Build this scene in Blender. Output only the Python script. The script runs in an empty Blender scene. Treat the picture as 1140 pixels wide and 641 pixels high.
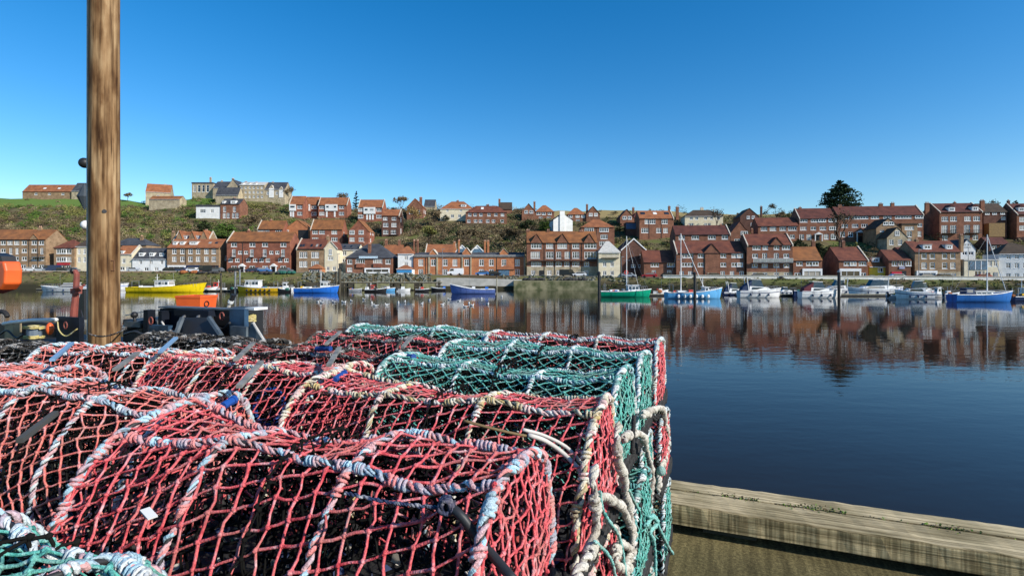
import bpy, math, random
import numpy as np
from mathutils import Vector, Matrix
random.seed(7); rng = np.random.default_rng(7)
SC = bpy.context.scene; COL = SC.collection
R = math.radians
# ------------------------------------------------------------------ camera
F, CX, HY, EYE = 590.0, 570.0, 302.0, 5.25      # focal length (photo px), centre, horizon row, eye height over the water
cam = bpy.data.cameras.new('camera'); co = bpy.data.objects.new('camera', cam); COL.objects.link(co)
co.location = (0, 0, EYE); co.rotation_euler = (R(90), 0, 0)
cam.sensor_width = 36; cam.lens = F/1140*36; cam.shift_y = (HY-320.5)/1140; cam.clip_end = 6000; cam.clip_start = .05
SC.camera = co
# ------------------------------------------------------------------ light
SUN_EL, SUN_AZ = R(31), R(121)                    # azimuth clockwise from straight ahead
W = bpy.data.worlds.new('World'); SC.world = W; W.use_nodes = True
wn = W.node_tree.nodes; wl = W.node_tree.links
sk = wn.new('ShaderNodeTexSky'); sk.sky_type = 'NISHITA'; sk.sun_disc = False
sk.sun_elevation = SUN_EL; sk.sun_rotation = SUN_AZ; sk.altitude = 0; sk.air_density = 1.0; sk.dust_density = .35; sk.ozone_density = 3.2
hs = wn.new('ShaderNodeHueSaturation'); hs.inputs['Saturation'].default_value = 1.4
wl.new(sk.outputs[0], hs.inputs['Color']); wl.new(hs.outputs[0], wn['Background'].inputs[0])
wn['Background'].inputs[1].default_value = .145
sl = bpy.data.lights.new('sun', 'SUN'); sl.energy = 5; sl.angle = R(.5); sl.color = (1, .94, .85)
so = bpy.data.objects.new('sun', sl); COL.objects.link(so)
sd = Vector((math.cos(SUN_EL)*math.sin(SUN_AZ), math.cos(SUN_EL)*math.cos(SUN_AZ), math.sin(SUN_EL)))
so.rotation_euler = sd.to_track_quat('Z', 'Y').to_euler(); so.location = (60, -30, 60)
vs = SC.view_settings; vs.view_transform = 'Standard'; vs.look = 'None'; vs.exposure = .2; vs.gamma = 1
SC.cycles.use_denoising = True; SC.cycles.max_bounces = 6; SC.cycles.diffuse_bounces = 2; SC.cycles.glossy_bounces = 3
SC.cycles.transmission_bounces = 2; SC.cycles.caustics_reflective = False; SC.cycles.caustics_refractive = False
# ------------------------------------------------------------------ materials
MATS = {}
def mat(name, col, col2=None, rough=.75, scale=2.0, det=4, bump=0, bscale=20, metal=0, stretch=(1, 1, 1), rnd=.0, spec=.4, lo=.35, hi=.65, c3=None):
    """procedural surface: two or three colours mixed by noise, optional bump and per-object variation"""
    if name in MATS: return MATS[name]
    m = bpy.data.materials.new(name); m.use_nodes = True; nt = m.node_tree; n = nt.nodes; l = nt.links
    b = n['Principled BSDF']; b.inputs['Roughness'].default_value = rough; b.inputs['Metallic'].default_value = metal
    b.inputs['Specular IOR Level'].default_value = spec
    tc = n.new('ShaderNodeTexCoord'); mp = n.new('ShaderNodeMapping'); mp.inputs['Scale'].default_value = stretch
    l.new(tc.outputs['Object'], mp.inputs['Vector'])
    nz = n.new('ShaderNodeTexNoise'); nz.inputs['Scale'].default_value = scale; nz.inputs['Detail'].default_value = det
    l.new(mp.outputs[0], nz.inputs['Vector'])
    rp = n.new('ShaderNodeValToRGB'); col2 = col2 or tuple(c*.72 for c in col)
    rp.color_ramp.elements[0].position = lo; rp.color_ramp.elements[1].position = hi
    rp.color_ramp.elements[0].color = (*col2, 1); rp.color_ramp.elements[1].color = (*col, 1)
    if c3:
        e = rp.color_ramp.elements.new((lo+hi)/2); e.color = (*c3, 1)
    l.new(nz.outputs['Fac'], rp.inputs['Fac']); out = rp.outputs[0]
    if rnd:
        oi = n.new('ShaderNodeObjectInfo'); mr = n.new('ShaderNodeMapRange')
        mr.inputs['To Min'].default_value = 1-rnd; mr.inputs['To Max'].default_value = 1+rnd
        l.new(oi.outputs['Random'], mr.inputs['Value'])
        h = n.new('ShaderNodeHueSaturation'); l.new(out, h.inputs['Color']); l.new(mr.outputs[0], h.inputs['Value']); out = h.outputs[0]
    l.new(out, b.inputs['Base Color'])
    if bump:
        n2 = n.new('ShaderNodeTexNoise'); n2.inputs['Scale'].default_value = bscale; n2.inputs['Detail'].default_value = 3
        l.new(mp.outputs[0], n2.inputs['Vector'])
        bp = n.new('ShaderNodeBump'); bp.inputs['Strength'].default_value = bump; bp.inputs['Distance'].default_value = .02
        l.new(n2.outputs['Fac'], bp.inputs['Height']); l.new(bp.outputs[0], b.inputs['Normal'])
    MATS[name] = m; return m
def brick(name, col, dark, mortar=None):
    """coursed wall: long thin noise streaks along the courses over broad weathering"""
    if name in MATS: return MATS[name]
    m = mat(name, col, dark, rough=.9, scale=.55, det=6, lo=.3, hi=.62, spec=.2); nt = m.node_tree; n = nt.nodes; l = nt.links
    b = n['Principled BSDF']; src = b.inputs['Base Color'].links[0].from_socket
    tc = n['Texture Coordinate']; mp = n.new('ShaderNodeMapping'); mp.inputs['Scale'].default_value = (1.6, 1.6, 5)
    l.new(tc.outputs['Object'], mp.inputs[0])
    v = n.new('ShaderNodeTexVoronoi'); v.inputs['Scale'].default_value = 1.6; l.new(mp.outputs[0], v.inputs['Vector'])
    mx = n.new('ShaderNodeMix'); mx.data_type = 'RGBA'; mx.blend_type = 'MULTIPLY'; mx.inputs[0].default_value = .55
    bw = n.new('ShaderNodeRGBToBW'); l.new(v.outputs['Color'], bw.inputs[0])
    r2 = n.new('ShaderNodeMapRange'); r2.inputs['To Min'].default_value = .55; r2.inputs['To Max'].default_value = 1.5; l.new(bw.outputs[0], r2.inputs[0])
    l.new(src, mx.inputs[6]); l.new(r2.outputs[0], mx.inputs[7]); l.new(mx.outputs[2], b.inputs['Base Color'])
    return m
def tiles(name, col, dark):
    """pantiles: rolls down the slope as a bump, patchy lichen colour"""
    if name in MATS: return MATS[name]
    m = mat(name, col, dark, rough=.85, scale=.55, det=9, lo=.3, hi=.7, spec=.25); nt = m.node_tree; n = nt.nodes; l = nt.links
    b = n['Principled BSDF']; tc = n['Texture Coordinate']
    w = n.new('ShaderNodeTexWave'); w.inputs['Scale'].default_value = 1.1; w.inputs['Distortion'].default_value = .6; w.bands_direction = 'X'
    l.new(tc.outputs['Object'], w.inputs['Vector'])
    w2 = n.new('ShaderNodeTexWave'); w2.inputs['Scale'].default_value = 1.0; w2.bands_direction = 'Z'; w2.wave_profile = 'SAW'
    l.new(tc.outputs['Object'], w2.inputs['Vector'])
    ad = n.new('ShaderNodeMath'); ad.operation = 'ADD'; l.new(w.outputs['Fac'], ad.inputs[0]); l.new(w2.outputs['Fac'], ad.inputs[1])
    bp = n.new('ShaderNodeBump'); bp.inputs['Strength'].default_value = .5; bp.inputs['Distance'].default_value = .06
    l.new(ad.outputs[0], bp.inputs['Height']); l.new(bp.outputs[0], b.inputs['Normal'])
    return m
def rope_mat(name, cs, scale=28):
    if name in MATS: return MATS[name]
    m = bpy.data.materials.new(name); m.use_nodes = True; nt = m.node_tree; n = nt.nodes; l = nt.links
    b = n['Principled BSDF']; b.inputs['Roughness'].default_value = .75; b.inputs['Specular IOR Level'].default_value = .25
    tc = n.new('ShaderNodeTexCoord'); nz = n.new('ShaderNodeTexNoise'); nz.inputs['Scale'].default_value = scale; nz.inputs['Detail'].default_value = 4
    l.new(tc.outputs['Object'], nz.inputs['Vector'])
    rp = n.new('ShaderNodeValToRGB'); el = rp.color_ramp.elements
    k = len(cs)
    for i, c in enumerate(cs):
        for j, p in enumerate(((i == 0 and [.3]) or [.36+.28*i/k-.018]) + ([.36+.28*(i+1)/k-.03] if i < k-1 else [])):
            e = el[0] if i == 0 and j == 0 else (el[1] if i == k-1 else el.new(p)); e.position = p; e.color = (*c, 1)
    l.new(nz.outputs['Fac'], rp.inputs['Fac'])
    n3 = n.new('ShaderNodeTexNoise'); n3.inputs['Scale'].default_value = 240; n3.inputs['Detail'].default_value = 2; l.new(tc.outputs['Object'], n3.inputs['Vector'])
    mr = n.new('ShaderNodeMapRange'); mr.inputs['From Min'].default_value = .3; mr.inputs['From Max'].default_value = .7; mr.inputs['To Min'].default_value = .55; mr.inputs['To Max'].default_value = 1.15
    l.new(n3.outputs['Fac'], mr.inputs[0])
    mx = n.new('ShaderNodeMix'); mx.data_type = 'RGBA'; mx.blend_type = 'MULTIPLY'; mx.inputs[0].default_value = .8
    l.new(rp.outputs[0], mx.inputs[6]); l.new(mr.outputs[0], mx.inputs[7]); l.new(mx.outputs[2], b.inputs['Base Color'])
    n4 = n.new('ShaderNodeTexNoise'); n4.inputs['Scale'].default_value = 9; n4.inputs['Detail'].default_value = 6; l.new(tc.outputs['Object'], n4.inputs['Vector'])     # dried mud and fading in patches
    r4 = n.new('ShaderNodeMapRange'); r4.inputs['From Min'].default_value = .48; r4.inputs['From Max'].default_value = .72; r4.inputs['To Max'].default_value = .5; l.new(n4.outputs['Fac'], r4.inputs[0])
    m4 = n.new('ShaderNodeMix'); m4.data_type = 'RGBA'; l.new(r4.outputs[0], m4.inputs[0]); l.new(mx.outputs[2], m4.inputs[6]); m4.inputs[7].default_value = (.3, .23, .18, 1); l.new(m4.outputs[2], b.inputs['Base Color'])
    bp = n.new('ShaderNodeBump'); bp.inputs['Strength'].default_value = .9; bp.inputs['Distance'].default_value = .003
    l.new(n3.outputs['Fac'], bp.inputs['Height']); l.new(bp.outputs[0], b.inputs['Normal'])
    MATS[name] = m; return m
# ------------------------------------------------------------------ mesh helpers
class MB:
    def __init__(s): s.v = []; s.f = []; s.m = []
    def quad(s, *p, m=0):
        i = len(s.v); s.v += [tuple(q) for q in p]; s.f.append(tuple(range(i, i+len(p)))); s.m.append(m); return s
    def hexa(s, p, m=0):
        i = len(s.v); s.v += [tuple(q) for q in p]
        for f in ((0, 3, 2, 1), (4, 5, 6, 7), (0, 1, 5, 4), (1, 2, 6, 5), (2, 3, 7, 6), (3, 0, 4, 7)):
            s.f.append(tuple(i+k for k in f)); s.m.append(m)
        return s
    def box(s, x0, x1, y0, y1, z0, z1, m=0):
        return s.hexa([(x0, y0, z0), (x1, y0, z0), (x1, y1, z0), (x0, y1, z0), (x0, y0, z1), (x1, y0, z1), (x1, y1, z1), (x0, y1, z1)], m)
    def slab(s, a, b, c, d, t, m=0):
        """quad a b c d thickened downwards by t"""
        lo = [(p[0], p[1], p[2]-t) for p in (a, b, c, d)]
        return s.hexa(lo+[a, b, c, d], m)
    def prism(s, pts, y0, y1, m=0, ax='y'):
        """closed outline pts (x,z) pushed from y0 to y1 (ax y) or outline (y,z) pushed along x"""
        k = len(pts); i = len(s.v)
        for y in (y0, y1):
            for a, b in pts: s.v.append((a, y, b) if ax == 'y' else (y, a, b))
        s.f.append(tuple(range(i, i+k))); s.m.append(m); s.f.append(tuple(range(i+2*k-1, i+k-1, -1))); s.m.append(m)
        for j in range(k):
            j2 = (j+1) % k; s.f.append((i+j2, i+j, i+k+j, i+k+j2)); s.m.append(m)
        return s
    def arr(s, V, Fc, m=0):
        i = len(s.v); s.v += [tuple(p) for p in V]; s.f += [tuple(int(q)+i for q in f) for f in Fc]; s.m += [m]*len(Fc); return s
    def tube(s, pts, r, n=6, m=0, cap=True):
        V, Fc = tube(pts, r, n, cap); return s.arr(V, Fc, m)
    def lathe(s, prof, n=12, c=(0, 0, 0), m=0):
        V = []; Fc = []
        for r, z in prof:
            for k in range(n):
                a = 2*math.pi*k/n; V.append((c[0]+r*math.cos(a), c[1]+r*math.sin(a), c[2]+z))
        for j in range(len(prof)-1):
            for k in range(n):
                k2 = (k+1) % n; Fc.append((j*n+k, j*n+k2, j*n+n+k2, j*n+n+k))
        Fc.append(tuple(range(n))[::-1]); Fc.append(tuple(range((len(prof)-1)*n, len(prof)*n)))
        return s.arr(V, Fc, m)
    def ball(s, c, r, n=8, k=5, m=0, sc=(1, 1, 1)):
        V = []; Fc = []
        for j in range(k+1):
            t = math.pi*j/k
            for i in range(n):
                a = 2*math.pi*i/n; V.append((c[0]+r*sc[0]*math.sin(t)*math.cos(a), c[1]+r*sc[1]*math.sin(t)*math.sin(a), c[2]+r*sc[2]*math.cos(t)))
        for j in range(k):
            for i in range(n):
                i2 = (i+1) % n; Fc.append((j*n+i, j*n+n+i, j*n+n+i2, j*n+i2))
        return s.arr(V, Fc, m)
    def mesh(s, name, mats, smooth=False):
        me = bpy.data.meshes.new(name); me.from_pydata(s.v, [], s.f)
        for m in mats: me.materials.append(m)
        if len(mats) > 1: me.polygons.foreach_set('material_index', s.m)
        if smooth: me.polygons.foreach_set('use_smooth', [True]*len(s.f))
        me.update(); return me
def frames(P):
    P = np.asarray(P, float); T = np.gradient(P, axis=0); T /= np.linalg.norm(T, axis=1)[:, None]+1e-12
    N = np.zeros_like(P); a = np.array([0, 0, 1.]) if abs(T[0][2]) < .9 else np.array([1., 0, 0])
    n = np.cross(T[0], a); n /= np.linalg.norm(n)
    for i in range(len(P)):
        n = n-T[i]*n.dot(T[i]); n /= np.linalg.norm(n)+1e-12; N[i] = n
    return P, T, N, np.cross(T, N)
def tube(pts, r, n=6, cap=True):
    P, T, N, B = frames(pts); k = len(P); r = np.broadcast_to(np.asarray(r, float), (k,))
    a = np.arange(n)*2*np.pi/n
    V = (P[:, None, :]+r[:, None, None]*(np.cos(a)[None, :, None]*N[:, None, :]+np.sin(a)[None, :, None]*B[:, None, :])).reshape(-1, 3)
    Fc = [(j*n+i, j*n+(i+1) % n, j*n+n+(i+1) % n, j*n+n+i) for j in range(k-1) for i in range(n)]
    if cap: Fc += [tuple(range(n))[::-1], tuple(range((k-1)*n, k*n))]
    return V, Fc
def resample(pts, step):
    P = np.asarray(pts, float); d = np.r_[0, np.cumsum(np.linalg.norm(np.diff(P, axis=0), axis=1))]
    n = max(2, int(d[-1]/step)+1); t = np.linspace(0, d[-1], n)
    return np.stack([np.interp(t, d, P[:, i]) for i in range(3)], 1)
def smooth_path(pts, n=8):
    P = [np.asarray(p, float) for p in pts]; P = [2*P[0]-P[1]]+P+[2*P[-1]-P[-2]]; out = []
    for i in range(1, len(P)-2):
        for t in np.linspace(0, 1, n, endpoint=False):
            a, b, c, d = P[i-1], P[i], P[i+1], P[i+2]
            out.append(.5*((2*b)+(-a+c)*t+(2*a-5*b+4*c-d)*t*t+(-a+3*b-3*c+d)*t**3))
    out.append(P[-2]); return np.array(out)
def link(o, parent=None):
    COL.objects.link(o)
    if parent: o.parent = parent
    return o
def obj(name, mb, mats, parent=None, smooth=False, loc=None, rz=None):
    me = mb if isinstance(mb, bpy.types.Mesh) else mb.mesh(name, mats if isinstance(mats, (list, tuple)) else [mats], smooth)
    o = bpy.data.objects.new(name, me); link(o, parent)
    if loc is not None: o.location = loc
    if rz is not None: o.rotation_euler.z = rz
    return o
def tag(o, label=None, cat=None, group=None, kind=None):
    if label: o['label'] = label
    if cat: o['category'] = cat
    if group: o['group'] = group
    if kind: o['kind'] = kind
    return o
def thing(name, label, cat, loc=(0, 0, 0), rz=0, group=None):
    o = bpy.data.objects.new(name, None); o.empty_display_size = .3; link(o); o.location = loc; o.rotation_euler.z = rz
    return tag(o, label, cat, group)
def setmats(o, mats):
    for i, m in enumerate(mats):
        o.material_slots[i].link = 'OBJECT'; o.material_slots[i].material = m
def ip(x, tab):
    return float(np.interp(x, [a for a, b in tab], [b for a, b in tab]))
def pt(px, py, d): return Vector(((px-CX)/F*d, d, EYE+(HY-py)/F*d))
# ------------------------------------------------------------------ palette
WHITE = mat('white_paint', (.8, .8, .78), (.66, .66, .63), rough=.5, scale=1.5)
UPVC = mat('white_frame', (.82, .82, .8), (.74, .74, .72), rough=.4)
CREAM = mat('cream_render', (.74, .66, .47), (.62, .54, .38), rough=.85, scale=.8)
WREND = mat('white_render', (.8, .8, .77), (.68, .68, .64), rough=.85, scale=.7)
GLASS = mat('window_glass', (.03, .04, .05), (.012, .016, .022), rough=.06, spec=.8, rnd=.4)
_n = GLASS.node_tree.nodes; _l = GLASS.node_tree.links; _b = _n['Principled BSDF']; _s = _b.inputs['Base Color'].links[0].from_socket     # some panes have pale blinds drawn behind them
_o = _n.new('ShaderNodeObjectInfo'); _g = _n.new('ShaderNodeMath'); _g.operation = 'GREATER_THAN'; _g.inputs[1].default_value = .74; _l.new(_o.outputs['Random'], _g.inputs[0])
_x = _n.new('ShaderNodeMix'); _x.data_type = 'RGBA'; _l.new(_g.outputs[0], _x.inputs[0]); _l.new(_s, _x.inputs[6]); _x.inputs[7].default_value = (.32, .3, .27, 1); _l.new(_x.outputs[2], _b.inputs['Base Color'])
BLACK = mat('black_metal', (.02, .02, .022), (.012, .012, .013), rough=.5)
GREYM = mat('grey_metal', (.35, .36, .37), (.22, .22, .23), rough=.4, metal=.6)
B_RED = brick('brick_red', (.29, .112, .068), (.17, .064, .042))
B_ORG = brick('brick_orange', (.46, .19, .085), (.32, .12, .06))
B_BRN = brick('brick_brown', (.25, .115, .07), (.15, .07, .045))
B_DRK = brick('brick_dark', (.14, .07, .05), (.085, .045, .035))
B_TAN = brick('brick_tan', (.33, .22, .13), (.2, .13, .075))
STONE = brick('sandstone', (.44, .37, .25), (.26, .21, .14))
PINKB = brick('brick_pink', (.55, .33, .24), (.44, .25, .18))
T_ORG = tiles('pantile_orange', (.36, .137, .058), (.2, .078, .038))
T_RST = tiles('pantile_rust', (.31, .125, .045), (.16, .07, .032))
T_RED = tiles('pantile_red', (.2, .068, .04), (.1, .036, .026))
T_MAR = tiles('pantile_maroon', (.135, .046, .034), (.075, .028, .023))
SLATE = tiles('slate', (.075, .08, .09), (.04, .042, .05))
T_BRN = tiles('tile_dark_brown', (.085, .06, .04), (.05, .037, .028))
T_GRY = mat('pale_roof', (.55, .53, .48), (.42, .41, .38), rough=.7)
COPE = mat('stone_coping', (.62, .56, .46), (.45, .4, .32), rough=.85)
MUL = {k: v for k, v in dict(R=B_RED, O=B_ORG, B=B_BRN, D=B_DRK, T=B_TAN, S=STONE, C=CREAM, W=WREND, P=PINKB).items()}
ROOF = dict(o=T_ORG, r=T_RED, u=T_RST, m=T_MAR, s=SLATE, b=T_BRN, g=T_GRY)
# ------------------------------------------------------------------ the setting: far bank, hill, water
BANK = [(-900, 190), (0, 157), (300, 153), (580, 151), (665, 147), (750, 139), (900, 133), (1140, 125), (1500, 112), (2040, 95)]
ROADZ = [(-900, 5.1), (0, 5.1), (330, 4.9), (480, 4.1), (600, 3.8), (700, 3.4), (1140, 3.0), (2040, 3)]
RIDGE = [(-900, 224), (-100, 222), (60, 221), (130, 222), (170, 226), (215, 221), (300, 224), (345, 236), (440, 233), (590, 234), (730, 235), (830, 238), (920, 238), (1140, 240), (2040, 250)]
RDIST = [(-900, 330), (100, 315), (330, 292), (600, 275), (900, 245), (1140, 235), (2040, 200)]
def bank(px): return ip(px, BANK)
def roadz(px): return ip(px, ROADZ)
def terr(px, d):
    b = bank(px); z0 = roadz(px)
    if d < b+8: return -1+(z0+.95)*min(1, max(0, (d-b+1)/9.0))**.8
    foot = b+27; dr = ip(px, RDIST); zr = EYE+(HY-ip(px, RIDGE))/F*dr
    if d <= foot: return z0
    if d <= dr: return z0+(zr-z0)*((d-foot)/(dr-foot))
    return zr+.02*min(d-dr, 60)-max(0, d-dr-120)*.05
def on_hill(px, py):
    d = bank(px)+27
    while d < ip(px, RDIST):
        if terr(px, d) >= EYE+(HY-py)/F*d: return d
        d += .5
    return d
def ground_at(px, d): return Vector(((px-CX)/F*d, d, terr(px, d)))
# water sheet, river bed far below it
m = bpy.data.materials.new('river_water'); m.use_nodes = True; n = m.node_tree.nodes; l = m.node_tree.links
b = n['Principled BSDF']; b.inputs['Base Color'].default_value = (.016, .012, .008, 1); b.inputs['Roughness'].default_value = .0; b.inputs['IOR'].default_value = 1.2
tc = n.new('ShaderNodeTexCoord'); hgt = None
for sx, sy, scl, amp in ((.45, 1.0, .9, 1.0), (.8, 1.2, 3.2, .28), (.15, .3, .35, 1.6)):
    mp = n.new('ShaderNodeMapping'); mp.inputs['Scale'].default_value = (sx, sy, 1); mp.inputs['Rotation'].default_value = (0, 0, R(8)); l.new(tc.outputs['Object'], mp.inputs[0])
    nz = n.new('ShaderNodeTexNoise'); nz.inputs['Scale'].default_value = scl; nz.inputs['Detail'].default_value = 2; l.new(mp.outputs[0], nz.inputs[0])
    mu = n.new('ShaderNodeMath'); mu.operation = 'MULTIPLY'; mu.inputs[1].default_value = amp; l.new(nz.outputs['Fac'], mu.inputs[0])
    if hgt is None: hgt = mu.outputs[0]
    else:
        ad = n.new('ShaderNodeMath'); l.new(hgt, ad.inputs[0]); l.new(mu.outputs[0], ad.inputs[1]); hgt = ad.outputs[0]
pz = n.new('ShaderNodeTexNoise'); pz.inputs['Scale'].default_value = .035; pz.inputs['Detail'].default_value = 3; l.new(tc.outputs['Object'], pz.inputs[0])     # cat's-paws: rougher and calmer patches of water
pm = n.new('ShaderNodeMapRange'); pm.inputs['From Min'].default_value = .35; pm.inputs['From Max'].default_value = .65; pm.inputs['To Min'].default_value = .55; pm.inputs['To Max'].default_value = 1.7; l.new(pz.outputs['Fac'], pm.inputs[0])
pq = n.new('ShaderNodeMath'); pq.operation = 'MULTIPLY'; l.new(hgt, pq.inputs[0]); l.new(pm.outputs[0], pq.inputs[1]); hgt = pq.outputs[0]
bp = n.new('ShaderNodeBump'); bp.inputs['Strength'].default_value = 1; bp.inputs['Distance'].default_value = .0095; l.new(hgt, bp.inputs['Height']); l.new(bp.outputs[0], b.inputs['Normal'])
tag(obj('water', MB().quad((-2500, -2500, 0), (2500, -2500, 0), (2500, 2500, 0), (-2500, 2500, 0)), m), kind='structure')
# hill and far bank as one sheet
pxs = list(range(-900, 2041, 12)); ks = [-2, -.5, 1, 3, 5, 7.5, 8.5, 14, 20, 26.5, 28]
mb = MB(); rows = []
for px in pxs:
    b0 = bank(px); dr = ip(px, RDIST); ds = [b0+k for k in ks]+list(np.linspace(b0+30, dr+1, 30))+[dr+6, dr+30, dr+70, dr+130, dr+250, dr+500]
    r_ = []
    for d in ds:
        g = ground_at(px, d)
        if d > b0+30: g.z += (math.sin(g.x*.31)*math.cos(d*.23)+math.sin(g.x*.11+d*.17))*.35
        elif d < b0+7: g.z += (math.sin(g.x*.9)*math.cos(d*1.3))*.14
        r_.append(len(mb.v)); mb.v.append(tuple(g))
    rows.append(r_)
for a, c in zip(rows, rows[1:]):
    for i in range(len(a)-1): mb.f.append((a[i], c[i], c[i+1], a[i+1])); mb.m.append(0)
m = mat('hill_ground', (.12, .13, .04), (.085, .065, .035), rough=.95, scale=.09, det=9, c3=(.14, .115, .055), lo=.38, hi=.6, spec=.1)
nt = m.node_tree; n = nt.nodes; l = nt.links; bs = n['Principled BSDF']; src = bs.inputs['Base Color'].links[0].from_socket
# meadow on the headland at the top left: a real patch of brighter grass
ge = n.new('ShaderNodeNewGeometry'); sx = n.new('ShaderNodeSeparateXYZ'); l.new(ge.outputs['Position'], sx.inputs[0])
def ramp(sock, a, b_):
    q = n.new('ShaderNodeMapRange'); q.inputs['From Min'].default_value = a; q.inputs['From Max'].default_value = b_; l.new(sock, q.inputs[0]); return q.outputs[0]
def mulm(a, b_):
    q = n.new('ShaderNodeMath'); q.operation = 'MULTIPLY'; l.new(a, q.inputs[0]); l.new(b_, q.inputs[1]); return q.outputs[0]
nz = n.new('ShaderNodeTexNoise'); nz.inputs['Scale'].default_value = .06; nz.inputs['Detail'].default_value = 5; l.new(ge.outputs['Position'], nz.inputs[0])
wob = n.new('ShaderNodeMath'); wob.operation = 'MULTIPLY_ADD'; l.new(nz.outputs['Fac'], wob.inputs[0]); wob.inputs[1].default_value = 8; l.new(sx.outputs['Z'], wob.inputs[2])
gm = mulm(ramp(wob.outputs[0], 43, 45.5), ramp(sx.outputs['X'], -140, -155))
mx = n.new('ShaderNodeMix'); mx.data_type = 'RGBA'; l.new(gm, mx.inputs[0]); l.new(src, mx.inputs[6]); mx.inputs[7].default_value = (.12, .185, .04, 1)
# straw coloured grass on the skyline to the right of the town
dm = mulm(ramp(sx.outputs['Z'], 30, 32), ramp(sx.outputs['X'], 0, 8))
mx2 = n.new('ShaderNodeMix'); mx2.data_type = 'RGBA'; l.new(dm, mx2.inputs[0]); l.new(mx.outputs[2], mx2.inputs[6]); mx2.inputs[7].default_value = (.3, .23, .1, 1)
# weed, silt near the waterline
lw = ramp(sx.outputs['Z'], 2.6, 1.2)
mx3 = n.new('ShaderNodeMix'); mx3.data_type = 'RGBA'; l.new(lw, mx3.inputs[0]); l.new(mx2.outputs[2], mx3.inputs[6]); mx3.inputs[7].default_value = (.035, .032, .018, 1)
l.new(mx3.outputs[2], bs.inputs['Base Color'])
tag(obj('hill', mb, m, smooth=True), kind='structure')
# road along the bank
mb = MB(); prev = None
for px in pxs:
    b0 = bank(px); q = [ground_at(px, b0+k)+Vector((0, 0, .03)) for k in (10, 16)]
    if prev: mb.quad(prev[0], q[0], q[1], prev[1])
    prev = q
tag(obj('road', mb, mat('asphalt', (.06, .06, .06), (.04, .04, .042), rough=.95, scale=3)), kind='structure')
mb = MB(); prev = None
for px in pxs:
    b0 = bank(px); q = [ground_at(px, b0+k)+Vector((0, 0, .12)) for k in (16, 17.8)]; q += [v-Vector((0, 0, .4)) for v in q]
    if prev: mb.quad(prev[0], q[0], q[1], prev[1]); mb.quad(prev[2], q[2], q[0], prev[0])
    prev = q
tag(obj('pavement', mb, mat('paving', (.3, .29, .27), (.2, .2, .19), rough=.9, scale=2)), kind='structure')
# ------------------------------------------------------------------ houses
WC = {}
def win_mesh(w, h, style):
    k = (round(w, 1), round(h, 1), style)
    if k in WC: return WC[k]
    w, h = k[0]/2, k[1]; t = min(.17, w*.3); mb = MB()
    mb.box(-w, w, 0, .1, -h/2, -h/2+t); mb.box(-w, w, 0, .1, h/2-t, h/2); mb.box(-w, -w+t, .003, .103, -h/2+t, h/2-t); mb.box(w-t, w, .003, .103, -h/2+t, h/2-t)
    nm = 1 if style != 'p' and k[0] > .8 else 0
    if k[0] > 1.9: nm = 2
    if k[0] > 2.8: nm = 3
    for i in range(nm):
        x = -w+2*w*(i+1)/(nm+1); mb.box(x-.075, x+.075, .005, .1, -h/2+t, h/2-t)
    if style == 's' or h > 1.5: mb.box(-w+t, w-t, .008, .1, h*.1-.04, h*.1+.04)
    mb.box(-w-.08, w+.08, -.1, .06, -h/2-.12, -h/2-.004)
    f = mb.mesh('window', [UPVC])
    g = MB().box(-w+.02, w-.02, .05, .09, -h/2+.02, h/2-.02).mesh('pane', [GLASS])
    cur = MB()   # curtains and blinds standing just behind the sash lines, seen through the upper panes
    WC[k] = (f, g); return WC[k]
def gable_poly(D, he, hr, z0): return [(0, z0), (D, z0), (D, he), (D/2, hr), (0, he)]
NOTES = []
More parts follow.
